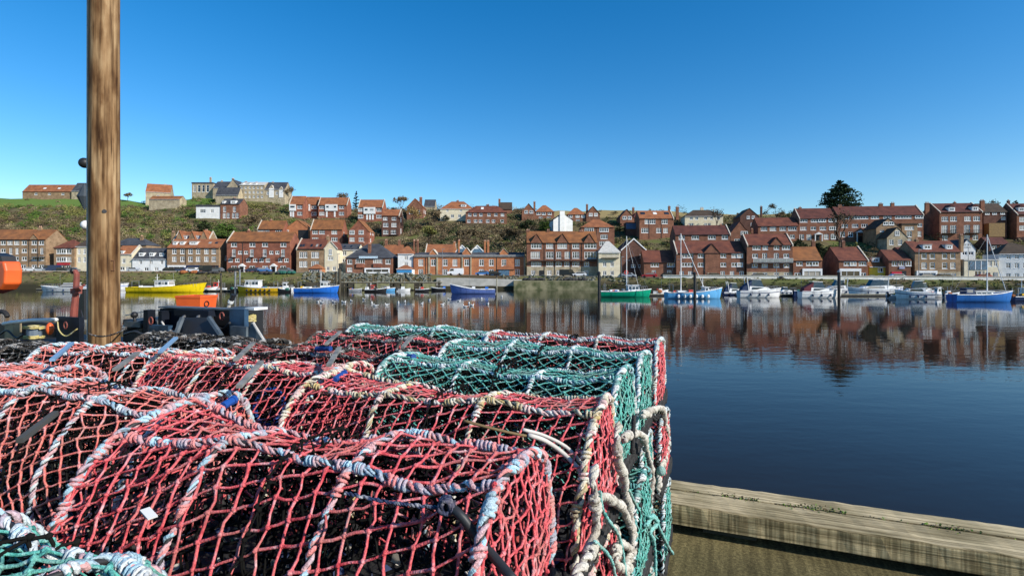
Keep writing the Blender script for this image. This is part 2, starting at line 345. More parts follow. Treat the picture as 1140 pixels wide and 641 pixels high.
def house(label, x0, x1, base, eave, ridge, kind='g', wall='R', roof='r', D=8.0, rows=(), chim=(), dorm=(), wg=(), balc=(), shop=(), porch=(), door=(), skew='', ww=4.5, wh=3.6,
          d=None, dz=0, yaw=None, group='houses on the far bank', cat='house', name='brick_house', sky=(), side=(), band=None, pipes=(), slabs=(), st='m'):
    pc = (x0+x1)/2
    if yaw is None: yaw = ip(pc, [(600, 0), (820, 7), (1140, 8)])
    if d is None:
        if base is None: d = bank(pc)+18+dz; zb = roadz(pc)+.1
        else: d = on_hill(pc, base)+dz; zb = EYE+(HY-base)/F*d
    else: zb = EYE+(HY-base)/F*d if base else roadz(pc)+.1
    a = -R(yaw); Tx, Ty = math.cos(a), math.sin(a); Cx, Cy = (pc-CX)/F*d, d
    def S(px): k = (px-CX)/F; return (k*Cy-Cx)/(Tx-k*Ty)
    def Z(py, dd=0): return EYE+(HY-py)/F*(d+dd)-zb
    xa, xb = S(x0), S(x1); W2 = xb-xa; he = Z(eave); hr = Z(ridge, 0 if kind in 'FM' else (D/2 if kind != 'f' else 0)); sc = d/F
    root = thing(name, label, cat, (Cx, Cy, zb), a, group)
    wm = MUL[wall]; rm = ROOF[roof]; ops = []; wins = []
    for row in rows:
        py, xs = row[0], row[1]; w_, h_ = (row[2] if len(row) > 2 else ww), (row[3] if len(row) > 3 else wh)
        for x in xs:
            if isinstance(x, tuple): x, w1 = x
            else: w1 = w_
            sx_, z = S(x), Z(py); w, h = max(.6, round(w1*sc*1.12, 1)), max(.6, round(h_*sc*1.12, 1))
            cut = z+h/2 < he-.08 and sx_-w/2 > xa+.1 and sx_+w/2 < xb-.1
            if cut and any(not (sx_+w/2 < o[0] or sx_-w/2 > o[1] or z+h/2 < o[2] or z-h/2 > o[3]) for o in ops): cut = False
            if cut: ops.append((sx_-w/2, sx_+w/2, z-h/2, z+h/2))
            wins.append((sx_, z, w, h, cut))
    # wall shell with true openings in the front
    mb = MB(); z0 = -5.0
    gx = sorted({xa, xb, *[v for o in ops for v in o[:2]]}); gz = sorted({z0, he, *[v for o in ops for v in o[2:]]})
    bz = Z(band[0]) if band else None
    if band: gz = sorted({*gz, bz})
    for i in range(len(gx)-1):
        j = 0
        while j < len(gz)-1:
            cx, cz = (gx[i]+gx[i+1])/2, (gz[j]+gz[j+1])/2
            if any(o[0] < cx < o[1] and o[2] < cz < o[3] for o in ops): j += 1; continue
            mb.quad((gx[i], 0, gz[j]), (gx[i+1], 0, gz[j]), (gx[i+1], 0, gz[j+1]), (gx[i], 0, gz[j+1]), m=1 if band and cz < bz else 0); j += 1
    for o in ops:
        p, q, r_, s_ = o; y = .2
        mb.quad((p, 0, r_), (p, y, r_), (p, y, s_), (p, 0, s_)); mb.quad((q, y, r_), (q, 0, r_), (q, 0, s_), (q, y, s_))
        mb.quad((p, 0, s_), (p, y, s_), (q, y, s_), (q, 0, s_)); mb.quad((p, y, r_), (p, 0, r_), (q, 0, r_), (q, y, r_))
    mb.quad((xb, D, z0), (xa, D, z0), (xa, D, he), (xb, D, he))
    if kind == 'f':
        xm = (xa+xb)/2
        for x in (xa, xb): mb.quad((x, 0, z0), (x, D, z0), (x, D, he), (x, 0, he))
        for y in (0, D): mb.quad((xa, y, he), (xb, y, he), (xm, y, hr))
    elif kind == 'g':
        for x in (xa, xb): mb.quad((x, 0, z0), (x, D, z0), (x, D, he), (x, D/2, hr-.05), (x, 0, he))
    else:
        for x in (xa, xb): mb.quad((x, 0, z0), (x, D, z0), (x, D, he), (x, 0, he))
    obj('wall', mb, [wm, MUL[band[1]] if band else wm], root)
    # roof
    mb = MB(); ov = .22; th = .16
    if kind == 'g':
        k = (hr-he)/(D/2); e = ov*k
        mb.slab((xa-.08, -ov, he-e+th), (xb+.08, -ov, he-e+th), (xb+.08, D/2, hr+th), (xa-.08, D/2, hr+th), th)
        mb.slab((xb+.08, D+ov, he-e+th), (xa-.08, D+ov, he-e+th), (xa-.08, D/2, hr+th), (xb+.08, D/2, hr+th), th)
    elif kind == 'f':
        xm = (xa+xb)/2; k = (hr-he)/(W2/2); e = ov*k
        mb.slab((xa-ov, D+.1, he-e+th), (xa-ov, -.12, he-e+th), (xm, -.12, hr+th), (xm, D+.1, hr+th), th)
        mb.slab((xb+ov, -.12, he-e+th), (xb+ov, D+.1, he-e+th), (xm, D+.1, hr+th), (xm, -.12, hr+th), th)
    elif kind == 'h':
        i_ = min(D/2, W2*.42); A, B_, C_, D_ = (xa-ov, -ov, he), (xb+ov, -ov, he), (xb+ov, D+ov, he), (xa-ov, D+ov, he); E1, E2 = (xa+i_, D/2, hr), (xb-i_, D/2, hr)
        mb.quad(A, B_, E2, E1); mb.quad(B_, C_, E2); mb.quad(C_, D_, E1, E2); mb.quad(D_, A, E1)
        mb.quad(A, D_, C_, B_)
    else:
        mb.box(xa-.15, xb+.15, -.15, D+.15, he, hr)
    ro = obj('roof', mb, rm, root)
    if kind in 'gh':
        g = MB(); g.tube([(xa-.05, -ov-.07, he-.08), (xb+.05, -ov-.07, he-.08)], .08, 5); obj('gutter', g, BLACK if wall in 'RBDTO' else UPVC, root)
    for x in pipes:
        g = MB(); g.tube([(S(x), -.08, he-.15), (S(x), -.08, -.2)], .07, 5); obj('downpipe', g, BLACK, root)
    if kind == 'g':
        for s_ in skew:
            x = xa-.02 if s_ == 'l' else xb-.2
            mb = MB(); mb.slab((x, -.35, he+.1), (x+.3, -.35, he+.1), (x+.3, D/2, hr+.5), (x, D/2, hr+.5), .5); mb.slab((x+.3, D+.35, he+.1), (x, D+.35, he+.1), (x, D/2, hr+.5), (x+.3, D/2, hr+.5), .5)
            obj('coping', mb, COPE, root)
    if kind == 'f' and skew:
        xm = (xa+xb)/2; mb = MB()
        for sg, xe in ((-1, xa), (1, xb)):
            p = [(xe+sg*.2, he-.25), (xe+sg*.2, he+.15), (xm, hr+.35), (xm, hr-.05)]
            mb.prism(p if sg < 0 else p[::-1], -.2, -.06)
        obj('barge_board', mb, UPVC if skew == 'w' else COPE, root)
    def slope_y(z): return max(0, min(D/2, (z-he)/max(.1, hr-he)*D/2))
    for c in chim:
        px, top = c[0], c[1]; w = c[2]*sc if len(c) > 2 else 1.0; yy = c[3] if len(c) > 3 else (D/2 if kind in 'gh' else D*.35)
        x = (px-CX)/F*(d+yy)-Cx; ct = Z(top, yy); mb = MB(); zb_ = min(he, hr-.5)
        mb.box(x-w/2, x+w/2, yy-.4, yy+.4, zb_, ct-.35); mb.box(x-w/2-.08, x+w/2+.08, yy-.48, yy+.48, ct-.35, ct-.18)
        co_ = obj('chimney', mb, wm if wall in 'RBDTOSP' else (B_BRN if len(c) < 5 else wm), ro)
        mb = MB(); k = 2 if w < 1.3 else 3
        for i in range(k): mb.lathe([(.14, 0), (.11, .35), (.13, .5)], 8, (x-w/2+w*(i+.5)/k, yy, ct-.18))
        obj('chimney_pot', mb, PINKB, ro)
    for i, (x, z, w, h, cut) in enumerate(wins):
        f, g = win_mesh(w, h, st); y = .07 if cut else -.08
        o = obj('window', f, None, root, loc=(x, y, z)); obj('pane', g, None, o)
    for q in dorm:                                        # (px, py, w, h[, style]) dormers on the front slope
        px, py, w, h = q[:4]; z = Z(py, 1.2); x = (px-CX)/F*(d+1.2)-Cx; w *= sc; h *= sc; y0 = max(.1, slope_y(z-h/2)-.15); y1 = min(D/2, slope_y(z+h/2)+.3); mb = MB()
        mb.box(x-w/2, x+w/2, y0, y1, z-h/2, z+h/2)
        if len(q) > 4:
            mb.prism([(x-w/2-.15, z+h/2), (x+w/2+.15, z+h/2), (x, z+h/2+w*.45)], y0-.12, D/2-.1, 1)
        else: mb.slab((x-w/2-.12, y0-.15, z+h/2+.14), (x+w/2+.12, y0-.15, z+h/2+.14), (x+w/2+.12, y1+.3, z+h/2+.22), (x-w/2-.12, y1+.3, z+h/2+.22), .12, 1)
        dm_ = obj('dormer', mb, [WHITE, rm if len(q) > 4 else T_GRY], root)
        f, g = win_mesh(max(.6, w*.72), max(.6, h*.72), 'm'); o = obj('dormer_window', f, None, dm_, loc=(x, y0-.05, z)); mb = MB()
        gw = max(.6, w*.72)*.36; mb.box(x-gw, x+gw, y0-.012, y0-.002, z-h*.27, z+h*.27); obj('pane', mb, GLASS, dm_)
    for q in sky:                                         # rooflights (px, py, w, h)
        px, py, w, h = q[:4]; z = Z(py, slope_y(Z(py))); y = slope_y(z); x = (px-CX)/F*(d+y)-Cx; w *= sc; h *= sc; k = (D/2)/(hr-he); dy = h/2*k; mb = MB()
        mb.slab((x-w/2, y-dy-.0, z-h/2+.28), (x+w/2, y-dy, z-h/2+.28), (x+w/2, y+dy, z+h/2+.28), (x-w/2, y+dy, z+h/2+.28), .1)
        obj('rooflight', mb, GLASS if len(q) < 5 else WHITE, ro)
    for px, apex, w, eb in wg:                            # wall gables rising through the eaves (px, apex row, width px, foot row)
        x = S(px); w = w*sc/2; za = Z(apex); zb_ = Z(eb); yb = slope_y(za)+.3; mb = MB()
        mb.prism([(x-w, zb_), (x+w, zb_), (x, za)], -.12, yb)
        mb.box(x-w, x+w, -.12, .3, min(he, zb_)-.02, zb_-.001) if zb_ > he+.05 else None
        g_ = obj('gable', mb, wm, root); mb = MB(); t = .12; sl_ = (za-zb_)/w
        mb.slab((x-w-.2, yb, zb_-.2*sl_+t), (x-w-.2, -.28, zb_-.2*sl_+t), (x, -.28, za+t), (x, yb, za+t), t); mb.slab((x+w+.2, -.28, zb_-.2*sl_+t), (x+w+.2, yb, zb_-.2*sl_+t), (x, yb, za+t), (x, -.28, za+t), t)
        obj('gable_roof', mb, rm if roof != 's' else COPE, g_)
    for q in balc:                                        # (x0, x1, floor row, style)
        p, r_, fl = S(q[0]), S(q[1]), Z(q[2]); mb = MB(); mb.box(p, r_, -1.1, -.01, fl-.18, fl)
        bl = obj('balcony', mb, GREYM if q[3] == 'g' else BLACK, root); mb = MB()
        mb.tube([(p, -1.05, fl+1), (r_, -1.05, fl+1)], .05, 5)
        nb = max(2, int((r_-p)/(.35 if q[3] != 'g' else 1.6)))
        for i in range(nb+1): x = p+.04+(r_-p-.08)*i/nb; mb.box(x-.025, x+.025, -1.08, -1.03, fl, fl+.96)
        obj('railing', mb, BLACK if q[3] != 'g' else UPVC, bl)
        if q[3] == 'g': obj('glass_panel', MB().box(p+.05, r_-.05, -1.06, -1.045, fl+.05, fl+.92), mat('balcony_glass', (.32, .34, .32), (.22, .24, .24), rough=.12), bl)
    for q in shop:                                        # (x0, x1, top row, bottom row, frame material, glass material)
        p, r_, zt, zl = S(q[0]), S(q[1]), Z(q[2]), max(.05, Z(q[3])); m1 = q[4]; m2 = q[5] if len(q) > 5 else GLASS; mb = MB(); fh = min(.9, (zt-zl)*.28)
        mb.box(p, r_, -.3, -.02, zt-fh, zt); mb.box(p, p+.45, -.28, -.02, zl-.1, zt-fh-.002); mb.box(r_-.45, r_, -.28, -.02, zl-.1, zt-fh-.002); mb.box(p+.45, r_-.45, -.26, -.02, zl-.1, zl+.3)
        s_ = obj('shopfront', mb, m1, root); obj('shop_window', MB().box(p+.44, r_-.44, -.12, -.03, zl+.29, zt-fh+.01), m2, s_)
        mb = MB()
        for i in range(1, 3): x = p+(r_-p)*i/3; mb.box(x-.05, x+.05, -.2, -.1, zl+.3, zt-fh)
        obj('mullion', mb, m1, s_)
    for px, top, w in porch:
        x = S(px); w = w*sc/2; zt = Z(top); mb = MB(); mb.prism([(x-w-.2, zt-.9), (x+w+.2, zt-.9), (x, zt)], -1.1, -.02); mb.box(x-w, x-w+.3, -1.0, -.72, -.2, zt-.9); mb.box(x+w-.3, x+w, -1.0, -.72, -.2, zt-.9)
        p_ = obj('porch', mb, WHITE, root); obj('door', MB().box(x-w*.45, x+w*.45, -.14, -.015, -.1, min(2.1, zt-1)), BLACK, p_)
    for px, w, top, m_ in door:
        x = S(px); w = w*sc/2; obj('door', MB().box(x-w, x+w, -.1, -.012, -.1, Z(top)), m_, root)
    for q in side:                                        # windows in the end walls ('l' or 'r', y share, row, w m, h m)
        f, g = win_mesh(q[3], q[4], 'm'); x = xa-.07 if q[0] == 'l' else xb+.07
        o = obj('window', f, None, root, loc=(x, D*q[1], Z(q[2])), rz=R(-90 if q[0] == 'l' else 90)); obj('pane', g, None, o)
    for q in slabs:                                       # plain fixed boxes (name, x0, x1, top, bottom, proud m, material)
        obj(q[0], MB().box(S(q[1]), S(q[2]), -q[5], -.015, Z(q[4]), Z(q[3])), q[6], root)
    return dict(root=root, S=S, Z=Z, d=d, Cx=Cx, Cy=Cy, zb=zb, a=a, D=D, xa=xa, xb=xb, he=he, hr=hr, ro=ro)
# ------------------------------------------------------------------ front row, left to right
H = house; RD = mat('red_sign', (.45, .03, .04), rough=.5); DKB = mat('dark_shopfront', (.02, .022, .035), rough=.5); NAVY = mat('navy_paint', (.03, .045, .1), rough=.5)
BLUEG = mat('blue_glazing', (.1, .2, .3), (.05, .1, .16), rough=.1); YEL = mat('yellow_render', (.8, .55, .05), (.68, .45, .05), rough=.8); REDS = mat('red_shutter', (.62, .02, .05), (.5, .02, .04), rough=.5); MUL['Y'] = YEL
H('long four storey brick block with red pantiles at the far left', -70, 51, None, 266.6, 256, 'g', 'T', 'u', D=8.5, ww=5, wh=4,
  rows=[(270.3, [-40, -28, -16, -4, 3.5, 11, 18.5, 27, 38, 46]), (279, [-40, -28, -16, 3.5, 27, 38]), (279.5, [12, 19, 46.5], 3, 6), (287.8, [-40, -28, -16, 3.5, 18, 27, 38, 46]), (297, [-40, -28, 3, 26, 38, 46])], wg=[(38, 260.5, 11, 267.2)], balc=[(38, 50.5, 286.2, 'b')], pipes=[32.3, 42.3], chim=[(45, 252.5, 3.5)])
H('small brick hipped building with a red sign beside the long left block', 60, 83, None, 276, 267, 'h', 'T', 'r', D=7, ww=5, wh=4.6, rows=[(279.8, [65.6, 71, 76.5]), (288.7, [65.6, 71, 76.5]), (297.3, [69, 76], 5, 4)], slabs=[('sign_fascia', 64, 78, 292.6, 295, .25, RD)], dz=1)
H('narrow cream house partly hidden by the wooden pile', 84.5, 98, None, 274.5, 268, 'g', 'C', 'b', D=8, rows=[(280, [88, 94], 2.6, 5), (289, [88, 94], 2.6, 5)], dz=2)
H('grey slate hipped house behind the white cottages right of the pile', 122, 163, 292, 273, 265, 'h', 'T', 's', rows=[(279, [130, 142, 155])], chim=[(158, 262.5, 3, 3)], D=8)
H('pale cream cottage with an orange roof just right of the pile', 128, 147, None, 283, 274, 'g', 'C', 'o', D=7, skew='r', rows=[(290.5, [137.7], 3.4, 4.5), (299, [136, 142])], dorm=[(138, 281.3, 4.5, 4.5, 'p')])
H('white cottage terrace with three white dormers in a dark slate roof', 147.3, 185, None, 288.6, 276.5, 'g', 'W', 's', D=8, rows=[(292, [156.5, 168.3, 180], 3, 4.4), (299.5, [152, 163, 174])], dorm=[(158, 283.2, 5.5, 4.6, 'p'), (169.5, 283.2, 5.5, 4.6, 'p'), (180.5, 283.4, 5.2, 4.4, 'p')])
H('tan brick terrace with orange roof above dark shopfronts', 186, 244, None, 276, 266.5, 'g', 'T', 'o', D=8, ww=4.4, wh=5, rows=[(279.8, [194, 203, 212, 220.5, 229.7, 238]), (288.3, [194, 203, 212, 220.5, 229.7, 238])], dorm=[(194.5, 270.7, 5, 3.6), (202.5, 270.7, 5, 3.6), (215, 270.7, 9, 3.6)], sky=[(234, 271, 3, 2), (241, 271, 3, 2)],
  shop=[(187, 207, 295.2, 302, UPVC, DKB), (208, 225, 295.2, 302, NAVY, DKB), (226.5, 243.5, 295.4, 302, DKB, GLASS)], side=[('r', .5, 287, 1, 1.6)], pipes=[206.8])
H('orange roofed house with stepped stone gables rising behind the tan terrace', 192, 231, None, 270, 258.5, 'g', 'T', 'o', D=7, dz=13, wg=[(200, 257, 9, 268), (214, 257.5, 9, 268), (227, 256.5, 10, 268)], skew='lr', dorm=[(206.5, 264.5, 5, 4), (220, 264.5, 5, 4)], chim=[(193, 258, 3), (230, 256, 3)])
H('large red brick block with black balconies and two white porches', 252.5, 323, None, 269, 258.5, 'g', 'R', 'u', D=8.2, skew='l', ww=4.6, wh=3.6, rows=[(272.6, [260.5, 281, 295, 315.5], 6, 3.6), (281.5, [260.3, 280.3, 294.7, 315], 3.6, 7), (281, [267.2, 274, 302, 308.8], 4, 3.4), (289.6, [256.8, 264.2, 276.6, 284, 291.2, 298.2, 312, 318.8], 4.4, 3.6), (298, [260.5, 280.8, 295.3, 315.3], 5.5, 4)],
  balc=[(258, 262.8, 286, 'b'), (278, 282.8, 286, 'b'), (292.3, 297, 286, 'b'), (312.5, 317.5, 286, 'b')], porch=[(270.5, 293.5, 7), (305.5, 293.5, 7)], pipes=[270.3], chim=[(277, 256, 2.5)])
H('rust roofed brick house with dark roof windows beside the cream gable', 330, 361, None, 277, 266.5, 'g', 'T', 'r', D=8, skew='l', ww=3.6, wh=6, rows=[(283.7, [335.3, 339.9, 348.6, 352.8]), (294, [335.3, 339.9, 348.6, 352.8])], sky=[(335, 274, 2.2, 2.8), (338, 274, 2.2, 2.8), (347, 274, 2.2, 2.8), (353, 274, 2.2, 2.8), (357, 274, 2.2, 2.8)], chim=[(365, 262.5, 3)])
H('small brick kiosk with an orange hipped roof in front of the rust roofed house', 343.5, 357, None, 299, 294, 'h', 'O', 'o', D=4, dz=-5, name='kiosk', cat='kiosk', rows=[(302.5, [347, 353], 5, 4)])
H('tall narrow cream house with its gable to the river', 361.3, 375.5, None, 277, 269, 'f', 'C', 'r', D=9, rows=[(280.5, [368], 3, 6), (287.7, [368], 5.4, 3.8), (299, [365, 372], 3, 4)], skew='c')
H('pale yellow building with a slate roof between cream gable and pub', 376, 398, None, 278, 272, 'g', 'C', 's', D=8, dz=5, rows=[(282, [383.5, 395.5], 4, 4.4), (290, [383.5])], sky=[(384, 275, 2, 2), (391, 275, 2, 2)])
pub = H('dark brick pub with a broad slate hipped roof and white canopy', 385, 437, None, 287, 271.5, 'h', 'B', 's', D=11, rows=[(291.3, [389.3, 432], 5, 4.6), (290.8, [401, 420.5], 9, 4.6), (300, [389.3], 5, 4)], chim=[(411.5, 271, 3, 2), (405, 270, 2.6)],
  slabs=[('sign_board', 400, 420.5, 285.2, 287.6, .5, mat('pale_blue_sign', (.55, .7, .8), rough=.5)), ('bay_panel', 397, 405.5, 293.2, 297.8, .5, B_RED), ('bay_panel', 416, 425, 293.2, 297.8, .5, B_RED)], shop=[(406, 434, 298.3, 303.8, UPVC)])
H('red pantiled cottage behind the pub with tall chimneys', 426, 447, 292, 283, 273, 'g', 'B', 'o', D=7, chim=[(430, 267, 2.6), (444.5, 267.5, 2.4)], rows=[(287, [432, 440])])
H('small white cottage with an orange hipped roof beside the orange brick hall', 443, 460, None, 282.5, 274, 'h', 'W', 'o', D=7, rows=[(287.2, [452], 4, 4.6), (294, [452], 4, 4)], chim=[(461.2, 267.5, 1.8), (465, 267.5, 2)])
H('blue quayside kiosk with an orange roof in front of the white cottage', 441.5, 459, None, 299.5, 295, 'h', 'W', 'o', D=4, dz=-5, name='kiosk', cat='kiosk', slabs=[('blue_panel', 442, 458.5, 299.8, 303.5, .12, mat('bright_blue_paint', (.06, .3, .6), rough=.5))])
H('long orange brick Victorian hall with gabled bays and a grey parapet', 460.5, 584, None, 285.2, 281.5, 'g', 'O', 's', D=9, ww=4.6, wh=6.6, st='s', rows=[(292.3, [468.5, 482.3, 495.6, 506.5, 519.5, 536, 547, 561, 576]), (302.8, [468.5, 495.6, 506.5, 536, 547, 576], 4.6, 5.6)],
  wg=[(482.3, 277.6, 8, 282.5), (519.5, 275.5, 9, 281.5), (561, 276.5, 9, 281.5)], chim=[(506, 269.5, 2.2), (511, 267.5, 1.8), (540, 268, 2.2), (543.5, 268, 2.2), (461, 272, 2)],
  slabs=[('parapet', 460.5, 584, 283.6, 286.2, .3, mat('grey_stone', (.3, .3, .29), (.2, .2, .2), rough=.9)), ('pilaster', 477, 478.6, 286.2, 306, .25, STONE), ('pilaster', 486, 487.6, 286.2, 306, .25, STONE), ('pilaster', 514, 515.5, 286.2, 306, .25, STONE), ('pilaster', 523.6, 525, 286.2, 306, .25, STONE), ('pilaster', 583, 585, 286.2, 308, .25, STONE)],
  pipes=[474, 553], yaw=0)
hall_roof = H('orange pantiled wing standing behind the left half of the brick hall', 473, 506, None, 283, 272.5, 'g', 'O', 'o', D=8, dz=10, skew='lr')
for x_ in (514.5, 531.5):
    H('%s blue glazed peak on the hall roof' % ('left' if x_ < 520 else 'right'), x_-7.5, x_+7.5, None, 281, 273.6, 'f', 'W', 's', D=6, dz=4.5, skew='w', name='glazed_roof_light', cat='roof light', slabs=[('glazing', x_-5.5, x_+5.5, 277, 281, .06, BLUEG)])
H('glazed entrance porch with a pink tiled roof in front of the brick hall', 554, 573, None, 299.8, 295.5, 'h', 'O', 'o', D=4, dz=-3.5, name='entrance_porch', cat='porch', slabs=[('glazing', 555, 567, 300.2, 306.5, .08, BLUEG)])
H('big dark brick block with three wall gables and a long steel balcony', 586.5, 665, None, 270.3, 258, 'g', 'B', 'u', D=9, st='s', wh=5.5, rows=[(273.6, [(597, 10.5), (612, 7), (626, 9.5), (641, 7), (657.3, 12)]), (284, [(596, 9), (612, 7.5), (622, 5), (631.5, 5), (641, 7), (657.3, 12)], 8, 6.5), (294, [(597, 10), (612, 7), (622, 6), (631, 5), (641, 7), (653, 5)], 7, 4.5), (303.5, [593.5, 611.5, 622, 652.5], 4, 4.5)],
  wg=[(597.5, 260.2, 13, 270), (626.3, 260.2, 13, 270), (656.3, 260.2, 13, 270)], chim=[(587.5, 256, 4), (610, 256, 3), (646.5, 257, 4.5)], balc=[(590.5, 663.5, 290.2, 'b')], band=(296.6, 'S'), pipes=[606, 617.5, 635, 647.5], door=[(603, 5, 301, BLACK)])
H('cream house with a pale grey hipped roof and its own dormer balcony', 666.5, 690.5, None, 281, 268.5, 'h', 'C', 'g', D=9, rows=[(294.2, [673, 681.3], 3.4, 4.6), (304, [673, 681.3], 3.4, 4.6)], dorm=[(679.5, 283, 17, 5)], balc=[(669.5, 688.5, 287, 'b')], side=[('r', .35, 293, 1, 1.6)])
H('dark brown brick house with white edged gable beside the cream house', 692, 719, None, 278.5, 266.3, 'f', 'D', 'm', D=12, dz=4, skew='w', rows=[(285, [714], 3, 4), (296, [705, 713], 4.6, 3)], yaw=0)
H('low brick cottage with a broad red roof left of the long brick warehouse', 717, 752, None, 292, 279, 'g', 'B', 'r', D=9, rows=[(294.7, [(729, 8), (747, 7.5)], 8, 4), (303.6, [728, 745], 4, 5)])
H('long three storey brick warehouse with a central gabled bay', 753, 829, None, 281.6, 269, 'g', 'B', 'r', D=10, skew='l', ww=5.4, wh=4, rows=[(284.6, [(762.3, 4.5), 768.5, 780, (792.3, 5), 805.3, 817.6, 823.8]), (294.6, [762, 768.3, 780, (792.3, 5), 805.3, 817.6, 823.8]), (305.3, [759, 768.4, 804.6, 815, 825.5], 4, 6)],
  wg=[(792.5, 271.5, 16, 280.8)], slabs=[('bay', 785, 800.5, 280.9, 311, .16, B_BRN), ('bay', 787.5, 797.5, 303.6, 311, .3, STONE)], pipes=[784, 771.8], door=[(792.3, 5.5, 304.5, BLACK)], st='m')
H('upper brick terrace with a dark red roof rising behind the warehouse', 752, 813, None, 261.2, 251.5, 'g', 'B', 'm', D=9, dz=14, skew='r', rows=[(264.2, [759, (774, 7), (792.5, 7.4), (807, 6)], 6, 4)], chim=[(800, 250, 2.5), (765, 250.5, 2.5)])
H('four storey brick block with a glass balcony and pale stone ground floor', 831.5, 882.5, None, 272.8, 261, 'g', 'B', 'r', D=9, skew='lr', ww=5.2, wh=4, rows=[(275.6, [(842.3, 7.6), 852, 864.5, (875.2, 7.6)]), (284.7, [840.6, 875.4]), (286.4, [851.3, 864.3], 4.6, 8.4), (295.7, [840.3, 851.4, 864.3, 875.5], 5.4, 3.6), (306.6, [840.4, 851.6, 864.2, 875.4], 4.4, 6)],
  wg=[(864.5, 264.3, 13, 272.2)], balc=[(837.3, 881.4, 291.8, 'g')], band=(302.8, 'S'), chim=[(872, 259, 2.4)])
H('small brick shop with a white shopfront and rear chimney right of the glass balcony', 883, 915.3, None, 290, 275.3, 'g', 'B', 'u', D=9, ww=6, wh=4, rows=[(293.5, [890, 901, 907.6]), (306, [888], 5.6, 4.6)], shop=[(893, 915, 299, 311, UPVC)], chim=[(901.8, 268.5, 3.4, 5.5)])
H('gabled brick shop with a wide white shopfront and dark left end wall', 934, 966.5, None, 290, 275.4, 'g', 'B', 'r', D=11, skew='r', ww=6, wh=4, rows=[(293.5, [(943, 6), (949.7, 6), (960.3, 7)]), (306, [961.3], 5, 4.6)], shop=[(934.4, 958.3, 299, 311, UPVC)], chim=[(935.8, 268.5, 3)])
H('tiny yellow cottage with a white dormer squeezed between the brick shops', 967.8, 986.5, None, 297, 287, 'g', 'Y', 'u', D=7, dz=2, rows=[(300.5, [980.3], 5, 4.6), (308, [980.3, 971])], dorm=[(975, 289.5, 8, 5)])
H('brick garage house with a bright red roller shutter', 989.5, 1014, None, 290, 278.5, 'g', 'B', 'r', D=10, ww=5, wh=5, rows=[(293.2, [996, 1003.6, 1011.2])], slabs=[('shutter', 992.4, 1004, 302.5, 309.3, .1, REDS), ('shop_sign', 1001, 1007, 297, 299.2, .15, mat('pale_sign', (.45, .45, .6), rough=.5)), ('dark_opening', 1004.2, 1009, 301.4, 311, .05, BLACK)], yaw=12)  # black panel beside the shutter stands for the shade in an opening
H('tall brown brick house with white windows above a pale blue shopfront', 1018.5, 1069.5, None, 280.4, 268.8, 'g', 'T', 'r', D=9, st='p', rows=[(285, [1028.8, 1038, 1051.7, 1060.8], 4.6, 5.4), (295.6, [1028.8, 1038, 1051.7, 1060.8], 4.6, 6), (307, [1049, 1055.2, 1061.5], 4.6, 5)], dorm=[(1031.6, 275.2, 9, 5.4), (1053.8, 275.2, 7, 5)], chim=[(1064, 261.5, 3), (1019, 266, 3)], shop=[(1020, 1043, 301.3, 312, UPVC, BLUEG)], band=(302.5, 'S'))
H('white dormer fronted cottage peeping out above the modern cream house', 1068, 1086, None, 277, 266.3, 'f', 'W', 's', D=8, dz=9, rows=[(272.5, [1074, 1079], 3, 3.4), (282, [1074, 1081])], yaw=10)
H('modern cream flat roofed house with a glass upper storey', 1073.5, 1111.5, None, 290, 288.6, 'F', 'C', 'g', D=9, rows=[(293.5, [1102.2, 1108.3], 3.2, 5.4), (304.7, [1086.8, 1090.5, 1094.3], 2.8, 5.6)], slabs=[('glazing', 1079.5, 1098, 290.6, 300.4, .12, BLUEG), ('mullion', 1085, 1085.8, 290.6, 300.4, .18, UPVC), ('mullion', 1091.5, 1092.3, 290.6, 300.4, .18, UPVC)], door=[(1100, 4, 303.5, BLACK), (1108.6, 4, 303, GREYM)], yaw=8)
H('plain white three storey house with a dark brown roof at the far right', 1112, 1160, None, 282.6, 270.5, 'h', 'W', 'b', D=8, yaw=17, st='s', rows=[(286.2, [1123, 1132.3, 1141.5, 1151], 4, 3.6), (295.7, [1122.5, 1132, 1141.5, 1151], 4, 5.4), (307.3, [1122.5, 1132, 1141.5, 1151], 4, 5.4)])
H('white pebbledashed house beyond the right end of the quay row', 1166, 1215, None, 280, 268, 'g', 'C', 'r', D=9, rows=[(286, [1175, 1190, 1205]), (297, [1175, 1190, 1205])])
H('brick block beyond the left end of the quay row', -150, -80, None, 268, 257, 'g', 'R', 'r', D=9, rows=[(274, [-140, -120, -100]), (284, [-140, -120, -100])])
# ------------------------------------------------------------------ second tier
H('orange roofed brick house standing above the large red block', 286.5, 315, 270, 255.2, 246, 'g', 'R', 'u', D=7, skew='l', rows=[(257.8, [290.3, (297.3, 5), 310], 6, 2.8)], chim=[(302, 244.5, 2)], group='houses on the hillside')
H('brick gable house with shadowed carport next to the orange roofed house', 316.5, 345, 270, 255.5, 245, 'f', 'O', 'u', D=8, rows=[(258, [319])], slabs=[('dark_opening', 332, 343.5, 256, 268, .04, BLACK)], group='houses on the hillside')  # black panel stands for the shade inside the open carport
H('brick house with orange roof above the cream gable, two window rows', 345.5, 381, 273, 255.6, 245, 'g', 'R', 'u', D=7, skew='l', rows=[(258.4, [350.8, 358.4, 372.2], 5.6, 4), (266.5, [351, 372.2], 6, 4)], side=[('r', .3, 260, .8, 1.5)], group='houses on the hillside')
H('brick house with a plain front gable left of the dark stepped flats', 388, 410.5, 274, 257.5, 245.2, 'f', 'R', 'u', D=9, rows=[(258.6, [392, 402.2], 5, 4), (266.5, [392, 402.2], 5, 4)], side=[('r', .3, 259, 1, 1.4), ('r', .7, 259, 1, 1.4), ('r', .3, 267, 1, 1.4)], group='houses on the hillside')
